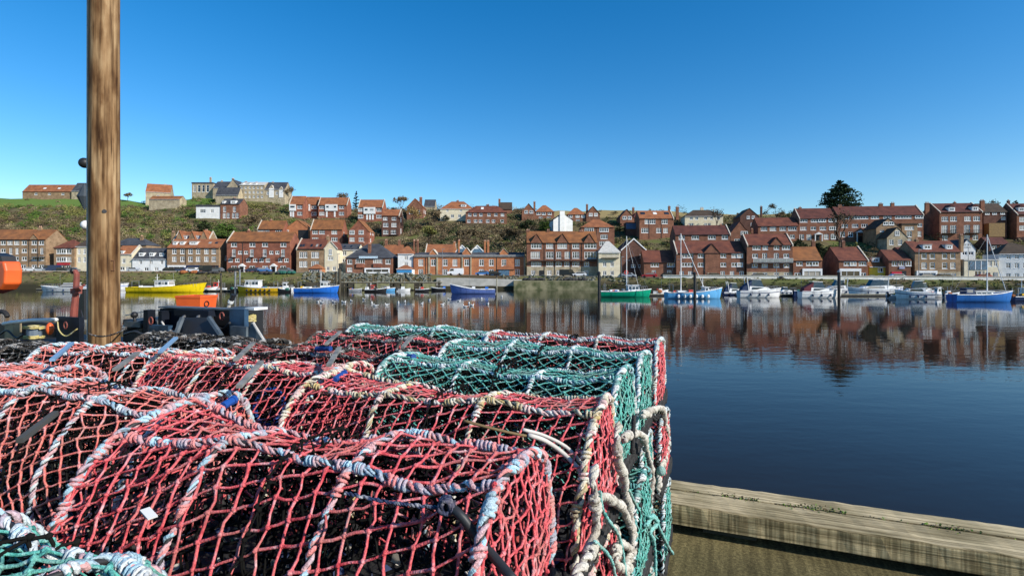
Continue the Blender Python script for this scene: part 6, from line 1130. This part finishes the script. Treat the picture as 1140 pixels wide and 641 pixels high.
# ------------------------------------------------------------------ odds and ends lying on the pots
def cord(name, label, pts, r, m_, cat='rope', laid=False, seed=5, group=None, n=8):
    P = smooth_path([tuple(p) for p in pts], n)
    if laid: mb = rope(P, r*.62, r*.55, r*4.2, r*.3, seed, nc=6, fray=9, wob=r*.12, lash=laid if laid is not True else 0); o = obj(name, mb, [m_, m_, m_], smooth=True)
    else: o = obj(name, MB().tube(resample(P, max(.012, r*2)), r, 7), m_, smooth=True)
    return tag(o, label, cat, group)
PLT = mat('grey_plastic', (.24, .24, .22), (.12, .12, .115), rough=.8, scale=20); BLU = MATS['blue_plastic']; HOSE = mat('black_hose', (.02, .021, .023), (.035, .036, .04), rough=.5); PALE = mat('pale_cord', (.6, .56, .5), (.44, .42, .38), rough=.7, scale=12); NAVT = rope_mat('navy_twine', [(.008, .01, .025), (.016, .025, .07), (.03, .05, .12)], 40); TEALT = rope_mat('teal_twine', [(.03, .3, .26), (.1, .46, .4), (.3, .6, .55)], 40)
def top_pt(px, py, t=.355): z = t*F/(py-HY); return pt(px, py, z)
def bar(name, label, a, b_, w, th, m_, cat, group=None):
    a, b_ = Vector(a), Vector(b_); d = (b_-a).normalized(); s = d.cross(Vector((0, 0, 1))).normalized()*w/2; up = s.cross(d).normalized()*th; mb = MB(); mb.hexa([a-s, a+s, b_+s, b_-s, a-s+up, a+s+up, b_+s+up, b_-s+up])
    return tag(obj(name, mb, m_), label, cat, group)
for (a, b_), lab in [(((262, 402), (282, 383)), 'grey slat tilted between the pink pot and the peach roped pot'), (((266, 432), (291, 404)), 'longer grey slat left of the peach roped pot'), (((366, 408), (378, 388)), 'grey slat right of the peach roped pot'), (((363, 384), (379, 370)), 'small grey slat on the far grey roped pot'), (((448, 388), (459, 375)), 'grey slat leaning against the teal pots'), (((128, 413), (153, 394)), 'grey slat across the pink netted pot below the pile')]:
    bar('slat', lab, top_pt(*a, .365), top_pt(*b_, .335), .018, .010, PLT, 'slat', 'loose slats on the pots')
bar('slat', 'pale blue slat sticking up at the left below the blue plate', top_pt(58, 402, .36), top_pt(80, 383, .33), .018, .01, mat('pale_blue_plastic', (.2, .34, .5), (.13, .24, .38), rough=.6), 'slat')
bar('slat', 'pale blue slat sticking up right of the pile', top_pt(178, 393, .37), top_pt(196, 377, .33), .018, .01, MATS['pale_blue_plastic'], 'slat')
for (a, b_), lab in [(((372, 423), (382, 416)), 'blue plastic tube at the end of the peach roped pot'), (((352, 388), (366, 388)), 'blue plastic tube among the grey ropes'), (((448, 396), (459, 397)), 'blue plastic tube beside the teal pots'), (((248, 452), (258, 446)), 'blue plastic tube under the pale blue rope at the left')]:
    P, q = top_pt(*a, .395), top_pt(*b_, .39); e = (q-P).normalized(); mb = MB().tube([P, q], .0115, 10).tube([q, q+e*.012], .014, 10); tag(obj('bait_tube', mb, BLU, smooth=False), lab, 'tube', 'blue tubes among the pots')
cord('hose', 'thick black hose bent over the end of the front red pot', [pt(494, 560, .96), pt(512, 572, .93), pt(530, 596, .93), pt(552, 622, .90), pt(574, 648, .86)], .0085, HOSE, 'hose')
cord('twine', 'navy twine stretched across the front of the large red pot', [pt(384, 548, .93), pt(420, 556, .93), pt(460, 562, .94), pt(500, 566, .95)], .0034, NAVT, 'twine', laid=True)
mb = MB()
for i in range(6): a = i*1.05; mb.tube([pt(497, 562, .945)+Vector((.013*math.cos(a+q)*(1 if i % 2 else .6), .012*math.sin(a*2+q), .012*math.sin(a+q))) for q in np.linspace(0, 5.6, 10)], .0038, 5)
tag(obj('knot', mb, NAVT, smooth=True), 'tangled navy knot at the corner of the front red pot', 'knot')
cord('twine', 'brown cord running under the cream rope of the second red pot', [pt(516, 468, 1.36), pt(545, 476, 1.36), pt(575, 483, 1.38), pt(592, 486, 1.40)], .0038, mat('brown_cord', (.2, .14, .06), (.14, .09, .04), rough=.8), 'twine')
cord('cord', 'pale grey cord hanging over the end of the second red pot', [pt(588, 484, 1.39), pt(606, 490, 1.40), pt(624, 502, 1.42), pt(640, 517, 1.40), pt(657, 538, 1.36)], .0065, PALE, 'cord')
cord('cord', 'second pale cord lying beside the first on the red pot', [pt(582, 478, 1.40), pt(604, 484, 1.42), pt(630, 497, 1.43), pt(648, 516, 1.41)], .005, PALE, 'cord')
bar('tag', 'small white plastic tag caught in the front red net', pt(161, 567, 1.02), pt(170, 577, 1.0), .017, .003, WHITE, 'tag')
bar('bar', 'dark grey rubber bar at the left edge of the pots', pt(22, 493, 1.22), pt(62, 462, 1.36), .014, .012, mat('grey_rubber', (.08, .08, .075), (.045, .045, .04), rough=.8), 'bar')
# white hauling ropes hanging down the right hand ends
WR = RP['white']; ue = -.285
def R_(*pp, u=ue): return [ray_u(x, y, u) for x, y in pp]
cord('hauling_rope', 'knotted white rope hanging lowest down the pot ends', R_((690, 472), (686, 492), (689, 512), (695, 534), (698, 556), (703, 582), (704, 606), (697, 630), (699, 650)), .0115, WR, laid=5, seed=61)
cord('hauling_rope', 'white rope looped over the end of the second red pot', R_((664, 520), (661, 540), (663, 562), (664, 590), (658, 612), (648, 632), (640, 655)), .0115, WR, laid=4, seed=62)
cord('hauling_rope', 'short white rope bridging two hanging ropes', R_((660, 556), (672, 553), (684, 559), (693, 566), (702, 585), (704, 604)), .0105, WR, laid=4, seed=63)
cord('hauling_rope', 'white rope curving round the middle teal pot ends', R_((694, 487), (706, 482), (716, 486), (721, 505), (726, 530), (725, 552), (719, 580)), .012, WR, laid=5, seed=64)
cord('hauling_rope', 'outermost white rope hanging beside the water', R_((716, 462), (728, 456), (738, 456), (741, 474), (743, 492), (740, 510), (735, 524), (733, 545)), .0135, WR, laid=5, seed=65)
cord('hauling_rope', 'white rope with a large knot near the bottom right of the stack', R_((684, 610), (694, 606), (703, 614), (700, 630), (690, 632), (684, 622), (688, 610)), .012, WR, laid=3, seed=66)
for i, (a, lab) in enumerate([([(668, 546), (672, 570), (690, 600), (697, 640)], 'thin teal line beside the looped white rope'), ([(700, 545), (710, 565), (718, 575)], 'short teal twine near the white knots'), ([(662, 602), (680, 622), (686, 648)], 'thin pale teal line below the looped rope')]):
    cord('twine', lab, R_(*a, u=-.275), .0042, TEALT, 'twine', laid=True, seed=70+i)
cord('twine', 'loose teal twine end sticking out past the pots over the timber', R_((722, 575), (730, 578), (735, 590), (743, 606), (751, 619), u=-.25), .006, TEALT, 'twine', laid=True, seed=75)
cord('twine', 'teal twine tied in a bow at the corner of the pots', R_((719, 585), (727, 574), (732, 582), (724, 592), (728, 604), (730, 640), u=-.252), .007, TEALT, 'twine', laid=3, seed=76)
tag(obj('buoy_ball', MB().ball(tuple(ray_u(736, 524, -.25)), .022, 10, 8), TEALT, smooth=True), 'small teal ball knot on the outermost rope', 'ball')
for i, (a, lab) in enumerate([([(706, 462), (705, 480), (704, 505)], 'black rubber strap between the teal pots'), ([(712, 560), (714, 590), (710, 625)], 'black rubber strap at the bottom right of the stack')]):
    cord('rubber_strap', lab, R_(*a, u=-.275), .008, RUB, 'strap', seed=80+i)
# ------------------------------------------------------------------ timber pile
PV = 4.02; base = ray_v(116.3, 378, PV); pr = .154; mb = MB(); n = 56; zs = np.arange(-2.5, 11.5, .12); r_ = np.random.default_rng(4)
grv = r_.normal(size=n)*.0016; split = np.zeros(n)
for k_ in (11, 30, 43, 50): split[k_] = .009; 
for i, z in enumerate(zs):
    rr = pr*(1+.012*math.sin(z*.7))-(z-4)*.0012
    for j in range(n): a = 2*math.pi*j/n; q = rr+grv[j]+.0015*math.sin(j*5+z*2.3)-split[j]*max(0, math.sin(z*.55+j)); mb.v.append((q*math.cos(a), q*math.sin(a), z))
    if i:
        for j in range(n): b0 = (i-1)*n; j2 = (j+1) % n; mb.f.append((b0+j, b0+j2, b0+n+j2, b0+n+j)); mb.m.append(0)
m = bpy.data.materials.new('old_pile_wood'); m.use_nodes = True; nn = m.node_tree.nodes; l = m.node_tree.links; b = nn['Principled BSDF']; b.inputs['Roughness'].default_value = .8; b.inputs['Specular IOR Level'].default_value = .2; tc = nn.new('ShaderNodeTexCoord')
def nz2(st, sc, dt=6, rot=0):
    mp = nn.new('ShaderNodeMapping'); mp.inputs['Scale'].default_value = st; l.new(tc.outputs['Object'], mp.inputs[0]); q = nn.new('ShaderNodeTexNoise'); q.inputs['Scale'].default_value = sc; q.inputs['Detail'].default_value = dt; l.new(mp.outputs[0], q.inputs[0]); return q.outputs['Fac']
def cr(s, stops):
    q = nn.new('ShaderNodeValToRGB'); el = q.color_ramp.elements
    for i, (p, c) in enumerate(stops): e = el[i] if i < 2 else el.new(p); e.position = p; e.color = (*c, 1)
    l.new(s, q.inputs[0]); return q.outputs[0]
def mul(a, b_, f=1):
    q = nn.new('ShaderNodeMix'); q.data_type = 'RGBA'; q.blend_type = 'MULTIPLY'; q.inputs[0].default_value = f; l.new(a, q.inputs[6]); l.new(b_, q.inputs[7]); return q.outputs[2]
c_ = cr(nz2((1, 1, .22), 9, 9), [(.34, (.1, .048, .018)), (.66, (.36, .24, .125)), (.48, (.22, .128, .058))])
c_ = mul(c_, cr(nz2((1, 1, .035), 24, 5), [(.38, (.34, .28, .22)), (.5, (.95, .92, .88)), (.62, (1.25, 1.27, 1.3))]), .85); c_ = mul(c_, cr(nz2((1, 1, .38), 7, 8), [(.36, (.48, .37, .28)), (.5, (1, 1, 1))]), .8)
c_ = mul(c_, cr(nz2((1, 1, .025), 55, 3), [(.3, (.16, .12, .09)), (.37, (1, 1, 1))])); l.new(c_, b.inputs['Base Color']); bp = nn.new('ShaderNodeBump'); bp.inputs['Strength'].default_value = .6; bp.inputs['Distance'].default_value = .008; l.new(nz2((1, 1, .05), 30, 6), bp.inputs['Height']); l.new(bp.outputs[0], b.inputs['Normal'])
t = thing('timber_pile', 'thick weathered timber pile rising out of the top of the view', 'pile', (base.x, base.y, 0)); obj('post', mb, m, t, smooth=True)
fa = math.atan2(-base.y, -base.x)
def on_pile(px, py, out=0):
    x = (px-116.3)/F*base.y*.79; a = fa+math.asin(max(-.99, min(.99, x/pr)))*1; z = EYE+(HY-py)/F*(base.y-pr*.8); return Vector((math.cos(a)*(pr+out), math.sin(a)*(pr+out), z)), a
p, a = on_pile(116.2, 235.3, -.012); dd = Vector((math.cos(a), math.sin(a), 0)); obj('black_hole_plug', MB().tube([p-dd*.05, p+dd*.0145], .0225, 14), BLACK, t)  # solid black plug stands in for the dark of an open hole
p, a = on_pile(126.5, 295.5, .006); p2, _ = on_pile(123.5, 301, .006); p3, _ = on_pile(126.5, 301.5, .006); p4, _ = on_pile(123.5, 290, .006); p5, _ = on_pile(126.5, 290, .006); obj('iron_staple', MB().tube([p4, p5, p, p3, p2], .006, 5), mat('rusty_iron', (.2, .09, .04), (.1, .05, .03), rough=.8), t)
cord('halyard', 'pale halyard running straight up beside the timber pile', [ray_v(97.3, 392, 3.93), ray_v(97.2, 300, 3.93), ray_v(97.1, 150, 3.93), ray_v(97.4, -30, 3.93)], .0085, PALE, 'rope')
cord('halyard', 'grey rope tied round the foot of the timber pile', [ray_v(98, 371, 3.85), ray_v(108, 374, 3.78), ray_v(120, 373.5, 3.8), ray_v(134, 369, 3.9), ray_v(141, 364, 4.5)], .008, RP['grey'], 'rope', laid=True, seed=90)
# ------------------------------------------------------------------ working boat lying alongside, seen over the pots
NAVYP = mat('navy_steel', (.010, .014, .024), (.004, .006, .01), spec=.15, rough=.6, scale=3, det=8); NAVL = mat('worn_blue_steel', (.03, .075, .14), (.012, .025, .04), rough=.5, scale=5, det=8); GRB = mat('grey_blue_steel', (.12, .15, .17), (.05, .065, .08), rough=.6, scale=5, det=8); ORG = mat('orange_plastic', (.8, .13, .025), (.66, .1, .022), rough=.45, scale=3); RUST = mat('red_oxide_steel', (.3, .075, .05), (.17, .05, .04), rough=.7, scale=7, det=8); YROPE = rope_mat('yellow_rope', [(.4, .3, .05), (.62, .5, .14), (.7, .6, .25)], 30)
def uvz(p): return U.dot(p), V.dot(p), p.z-DECK
wb = thing('working_boat', 'dark navy steel working boat moored behind the pots with its gear on deck', 'boat', Q(-6, 5, 0)); inv_ = Matrix.Rotation(-QA, 4, 'Z') @ Matrix.Translation(-Q(-6, 5, 0)); wb.rotation_euler.z = QA
def L_(p): return inv_ @ Vector(p)
def qb(name, px0, px1, py0, py1, v, dep, m_, zlow=None, parent=wb, mb=None, sk=0):
    cx = (px0+px1)/2; a, b_ = ray_v(px0, (py0+py1)/2, v), ray_v(px1, (py0+py1)/2, v); zt = ray_v(cx, py0, v).z; zb_ = ray_v(cx, py1, v).z if zlow is None else zlow; ua, ub = L_(a).x, L_(b_).x; y = L_(a).y; z0, z1 = zb_-DECK, zt-DECK
    mm = MB().hexa([(ua, y, z0), (ub, y, z0), (ub+sk, y+dep, z0), (ua+sk, y+dep, z0), (ua, y, z1), (ub, y, z1), (ub+sk, y+dep, z1), (ua+sk, y+dep, z1)])
    return obj(name, mm, m_, parent)
def lt(pts, r, n=6, mb=None): return (mb or MB()).tube([L_(p) for p in pts], r, n)
uA, uB = L_(ray_v(-260, 380, 4.7)).x, L_(ray_v(272, 380, 4.7)).x
hl = MB(); n = 14
for i in range(n):
    t_ = i/(n-1); x = uA+(uB-uA)*t_; y0, y1 = -.45+.25*max(0, .15-t_), 2.6*(1-max(0, .25-t_)*2); hl.v += [(x, y0+.35, -4.2), (x, y0, -1.6), (x, y0, .18), (x, y1, .18), (x, y1, -1.6), (x, y1-.35, -4.2)]
    if i:
        for j in range(6): b0 = (i-1)*6; j2 = (j+1) % 6; hl.f.append((b0+j, b0+6+j, b0+6+j2, b0+j2)); hl.m.append(0)
hl.f += [tuple(range(6)), tuple(range((n-1)*6, n*6))[::-1]]; hl.m += [0, 0]; obj('hull', hl, NAVYP, wb)
zl = DECK+.1
qb('bulwark', 178, 232, 344.2, 380, 4.75, .08, NAVYP, zl); qb('bulwark_plate', 232, 256, 344.0, 382, 4.72, .5, BLACK, zl); qb('stern_plate', 255.5, 272, 344, 384, 4.6, .06, NAVL, zl); qb('stern_plate_foot', 256.5, 274, 363.5, 384, 4.52, .05, GRB, zl); qb('cap_rail', 176, 274, 342.8, 344.3, 4.7, .16, GRB)
qb('rail_pad', 194, 232, 345, 352, 4.62, .1, NAVYP); qb('gallows_post', 159.5, 164.5, 345, 378, 4.6, .1, NAVYP, zl); qb('gallows_post', 176, 180, 346, 378, 4.62, .1, NAVYP, zl); qb('low_plate', 166, 187, 362, 380, 4.5, .06, NAVL, zl); qb('equipment_locker', 137, 158, 356, 382, 4.9, .5, BLACK, zl)
hd = MB(); q = [L_(ray_v(*p)) for p in ((202, 378, 4.35), (246, 374, 4.35), (234, 353, 4.5), (205, 353, 4.5), (202, 378, 5.2), (246, 374, 5.2), (234, 353, 5.0), (205, 353, 5.0))]; hd.hexa([q[0], q[1], q[5], q[4], q[3], q[2], q[6], q[7]]); obj('winch_hood', hd, mat('black_steel', (.025, .026, .028), (.012, .012, .013), rough=.4), wb)
for a, b_, m_ in (((193, 380, 4.3), (203, 354, 4.45), GRB), ((246, 373, 4.3), (233, 354, 4.45), GRB), ((204, 376, 4.3), (228, 372, 4.28), BLACK)): obj('stay', lt([ray_v(*a), ray_v(*b_)], .03 if m_ is GRB else .02), m_, wb)
dr = MB(); c0, c1 = L_(ray_v(212, 366, 4.7)), L_(ray_v(228, 366, 4.7)); dr.tube([c0, c1], .13, 12); dr.tube([c0, c0+Vector((.02, 0, 0))], .2, 12); dr.tube([c1, c1+Vector((.02, 0, 0))], .2, 12); obj('net_drum', dr, GREYM, wb)
fin = MB(); q = [L_(ray_v(*p)) for p in ((274, 384, 4.55), (296, 384, 4.55), (283, 359, 4.6))]; fin.prism([(p.x, p.z) for p in q], q[0].y, q[0].y+.05); obj('stern_gusset', fin, GRB, wb); obj('stay_wire', lt([ray_v(282, 359, 4.55), ray_v(297, 384, 4.5)], .012, 5), PALE, wb)
qb('white_cap', 272.5, 283, 342.5, 345.2, 4.7, .2, WHITE)
def coil(name, px, py, v, r0, turns, rr, m_, parent):
    c = L_(ray_v(px, py, v)); a = np.linspace(0, 2*np.pi*turns, turns*16); P = np.c_[c.x+r0*(1+.06*np.sin(a*.7))*np.cos(a), c.y+r0*np.sin(a), c.z+a/(2*np.pi)*rr*1.9+.006*np.sin(a*3)]; return obj(name, MB().tube(P, rr, 6), m_, parent, smooth=True)
coil('rope_coil', 277.5, 358, 4.78, .07, 5, .0095, YROPE, wb)
kb = MB(); c = L_(ray_v(149.5, 350.5, 4.75)); kb.ball(tuple(c), .045, 10, 7); kb.tube([c, L_(ray_v(150.5, 362, 4.75))], .02, 7); kb.tube([L_(ray_v(143, 364, 4.75)), L_(ray_v(161, 360, 4.75))], .05, 8); obj('deck_hydrant', kb, BLACK, wb, smooth=True); obj('hydrant_cap', lt([ray_v(139.5, 364.6, 4.74), ray_v(143.5, 363.9, 4.74)], .042, 8), PALE, wb)
# left half
qb('bulwark', -40, 6, 360, 390, 4.75, .08, BLACK, zl); qb('deck_post', 5, 15, 360, 388, 4.6, .1, mat('tan_steel', (.36, .28, .16), (.2, .15, .09), rough=.7, scale=4), zl); qb('blue_plate', 62.5, 88, 353, 372, 4.55, .06, NAVYP, zl); qb('blue_plate_foot', 63.5, 87, 381, 391, 4.5, .04, NAVL, zl); qb('low_rail', 18, 66, 383.5, 388, 4.4, .1, GRB); qb('reel_back', 16, 62, 358.5, 386, 4.95, .06, BLACK, zl); qb('reel_base', 16, 62, 380, 384, 4.5, .4, BLACK)
obj('white_tube', lt([ray_v(4, 360.5, 4.5), ray_v(12, 358.8, 4.5), ray_v(36, 356.4, 4.5), ray_v(63, 355.8, 4.5)], .026, 8), WHITE, wb, smooth=True)
c = L_(ray_v(38, 384, 4.72)); obj('rope_reel', MB().lathe([(.09, 0), (.09, .28)], 12, tuple(c)), mat('reel_blue', (.16, .2, .25), (.1, .13, .16), rough=.4), wb); coil('rope_coil', 38, 384.5, 4.72, .115, 6, .013, YROPE, wb); coil('rope_coil', 38, 366, 4.72, .12, 2, .012, YROPE, wb)
obj('red_float', MB().ball(tuple(L_(ray_v(55.5, 366, 4.62))), .075, 10, 8, 0, (.65, .65, 1.2)), ORG, wb, smooth=True)
a = np.linspace(.3, 2.9, 12); c = L_(ray_v(2, 352, 5)); obj('tyre_fender', MB().tube([(c.x+.17*math.cos(q), c.y, c.z-.04+.12*math.sin(q)) for q in a], .035, 8), RUB, wb, smooth=True)
# davit in red oxide with its dark stay plate
dv = MB(); P = [ray_v(79.5, 385, 4.9), ray_v(82, 352, 4.9), ray_v(84.5, 325, 4.9), ray_v(85.5, 305, 4.9), ray_v(83.5, 301.5, 4.9)]; dv.tube([L_(p) for p in P], [.05, .05, .042, .036, .03], 8); dv.tube([L_(ray_v(84, 321, 4.85)), L_(ray_v(90.5, 320, 4.85))], .03, 6); dv.tube([L_(ray_v(84.5, 324, 4.85)), L_(ray_v(94, 317, 4.9))], .016, 6); dv.box(*[f(L_(ray_v(84.8, 313, 4.9))[i], s) for i in (0,) for f, s in ((lambda a, b_: a-b_, .05), (lambda a, b_: a+b_, .05))], L_(ray_v(84.8, 313, 4.9)).y-.05, L_(ray_v(84.8, 313, 4.9)).y+.05, L_(ray_v(84.8, 327, 4.9)).z, L_(ray_v(84.8, 321, 4.9)).z); obj('davit', dv, RUST, wb)
obj('davit_block', MB().ball(tuple(L_(ray_v(81.5, 301.5, 4.9))), .045, 8, 6), BLACK, wb); sp_ = MB(); q = [L_(ray_v(*p)) for p in ((80.5, 356, 5.0), (93.5, 356, 5.0), (93.5, 322, 5.0), (91, 322, 5.0))]; sp_.prism([(p.x, p.z) for p in q], q[0].y, q[0].y+.05); obj('stay_plate', sp_, BLACK, wb)
for i, (pts, r, m_) in enumerate([([(138, 372, 4.5), (150, 369, 4.5), (160, 372, 4.5), (172, 368, 4.5)], .016, HOSE), ([(180, 358, 4.58), (186, 366, 4.55), (194, 369, 4.5), (200, 365, 4.5)], .012, PALE), ([(236, 352, 4.68), (240, 362, 4.62), (248, 366, 4.6), (256, 359, 4.55)], .014, HOSE), ([(140, 351, 4.9), (158, 347, 4.8), (178, 345, 4.75)], .008, PALE), ([(0, 372, 4.5), (8, 368, 4.5), (18, 376, 4.5), (26, 372, 4.5)], .014, HOSE), ([(64, 358, 4.5), (66, 368, 4.48), (74, 374, 4.48), (86, 366, 4.5)], .009, YROPE), ([(90, 345, 4.95), (93, 358, 4.9), (92, 372, 4.8)], .012, HOSE)]):
    obj('deck_hose' if m_ is HOSE else 'lanyard', MB().tube([L_(q) for q in smooth_path([tuple(ray_v(*q)) for q in pts], 6)], r, 6), m_, wb, smooth=True)
for px, py, v in ((168, 357, 4.5), (247, 352, 4.66), (73, 362, 4.5)):
    c = L_(ray_v(px, py, v)); obj('shackle', MB().tube([(c.x+.035*math.cos(q), c.y, c.z+.045*math.sin(q)) for q in np.linspace(0, 6.28, 11)], .009, 5), RUST, wb)
qb('engine_box', 138, 156, 358, 364, 4.7, .3, mat('worn_grey_box', (.1, .11, .11), (.05, .055, .055), rough=.6, scale=8)); qb('rust_strip', 178, 232, 366, 368, 4.73, .02, RUST)
# mast behind the pile with its day shapes and lamp
mx_ = L_(ray_v(112, 300, 5.6)); obj('mast', MB().tube([(mx_.x, mx_.y, -.1), (mx_.x, mx_.y, 3.4)], .06, 8), BLACK, wb)
for nm, px, py, f in (('day_ball', 94, 181.5, 0), ('day_diamond', 94, 219, 1), ('mast_lamp', 95.5, 250.5, 2)):
    c = L_(ray_v(px, py, 5.55)); mb = MB()
    if f == 0: mb.ball(tuple(c), .085, 14, 10)
    elif f == 1: mb.lathe([(.005, -.22), (.105, 0), (.005, .22)], 10, tuple(c))
    else: mb.ball(tuple(c), .075, 12, 8)
    o = obj(nm, mb, [BLACK, mat('dark_slate_paint', (.05, .065, .08), (.03, .04, .05), rough=.7), WHITE][f], wb, smooth=f != 1); obj('bracket', MB().tube([tuple(c), (mx_.x, mx_.y, c.z)], .012, 5), BLACK, o)
# orange canister on its bracket at the left edge
oc = thing('orange_canister', 'large orange plastic canister with a black lid at the left edge', 'canister', ray_v(-12, 327, 5.2)); oc.rotation_euler.z = QA
k_ = (ray_v(10.5, 310, 5.2)-ray_v(-12, 310, 5.2)); w_ = k_.length; h_ = (ray_v(4, 290.5, 5.2)-ray_v(4, 327, 5.2)).z
pf = [(-w_*2.0, .0), (w_*.1, .0), (w_*.72, h_*.14), (w_*.93, h_*.32), (w_*.96, h_*.72), (w_*.86, h_*1.0), (-w_*2.0, h_*1.0)]; bd = MB().prism(pf, -.05, .2); b_o = obj('shell', bd, ORG, oc); mo = b_o.modifiers.new('soft', 'BEVEL'); mo.width = .035; mo.segments = 3
for r_w in (.35, .55): obj('moulded_rib', MB().tube([(w_*(r_w-.8+.25*math.sin(s*1.5)), -.055, h_*(.08+.84*s)) for s in np.linspace(0, 1, 9)], .009, 5), ORG, oc, smooth=True)
obj('lid', MB().prism([(-w_*2.0, h_*1.003), (w_*.72, h_*1.003), (w_*.66, h_*1.16), (w_*.2, h_*1.27), (-w_*2.0, h_*1.3)], -.02, .18), BLACK, oc); obj('bracket', MB().tube([(-w_*1.4, .1, -.02), (-w_*1.4, .1, -1.3)], .04, 6), BLACK, oc)
# orange fish tub, twisted so its corner faces the quay
tc_ = ray_v(219, 343.5, 5.6); tb = thing('fish_tub', 'orange plastic fish tub standing on the dark boat', 'fish tub', tc_); tb.rotation_euler.z = R(-5); s = .19; hh = (ray_v(219, 330, 5.5).z-tc_.z); mb = MB()
for a0, a1, b0, b1 in ((-s, s, -s, -s+.03), (-s, s, s-.03, s), (-s, -s+.03, -s+.03, s-.03), (s-.03, s, -s+.03, s-.03)):
    f = lambda x, y, z: (x*(.93+.07*z/hh), y*(.93+.07*z/hh), z); mb.hexa([f(a0, b0, 0), f(a1, b0, 0), f(a1, b1, 0), f(a0, b1, 0), f(a0, b0, hh), f(a1, b0, hh), f(a1, b1, hh), f(a0, b1, hh)])
mb.box(-s*.92, s*.92, -s*.92, s*.92, .001, .02); obj('tub_body', mb, ORG, tb); rm_ = MB(); q_ = s*1.03
for a0, a1, b0, b1 in ((-q_, q_, -q_, -q_+.04), (-q_, q_, q_-.04, q_), (-q_, -q_+.04, -q_+.041, q_-.041), (q_-.04, q_, -q_+.041, q_-.041)): rm_.box(a0, a1, b0, b1, hh-.02, hh+.012)
obj('rim', rm_, ORG, tb); obj('handle', MB().tube([(s*.98*math.cos(q) if 0 else s*1.0, -.05+.05*math.cos(q), hh*.4+.04*math.sin(q)) for q in np.linspace(0, 6.28, 10)], .008, 5), BLACK, tb)
zt = tc_.z-DECK; c = L_(tc_); obj('tub_stand', MB().box(c.x-.3, c.x+.3, c.y-.3, c.y+.3, .15, zt-.003), BLACK, wb)
lm = thing('marker_light', 'black and white marker light leaning at the boat stern', 'marker light', ray_v(253.5, 344.5, 5.0)); e = ray_v(260, 328, 5.0)-ray_v(253.5, 344.5, 5.0); obj('stem', MB().tube([(0, 0, 0), tuple(e*.45)], .022, 7), PALE, lm); obj('collar', MB().tube([tuple(e*.45), tuple(e*.62)], .035, 8), WHITE, lm); obj('lamp', MB().tube([tuple(e*.62), tuple(e)], .03, 8), BLACK, lm)
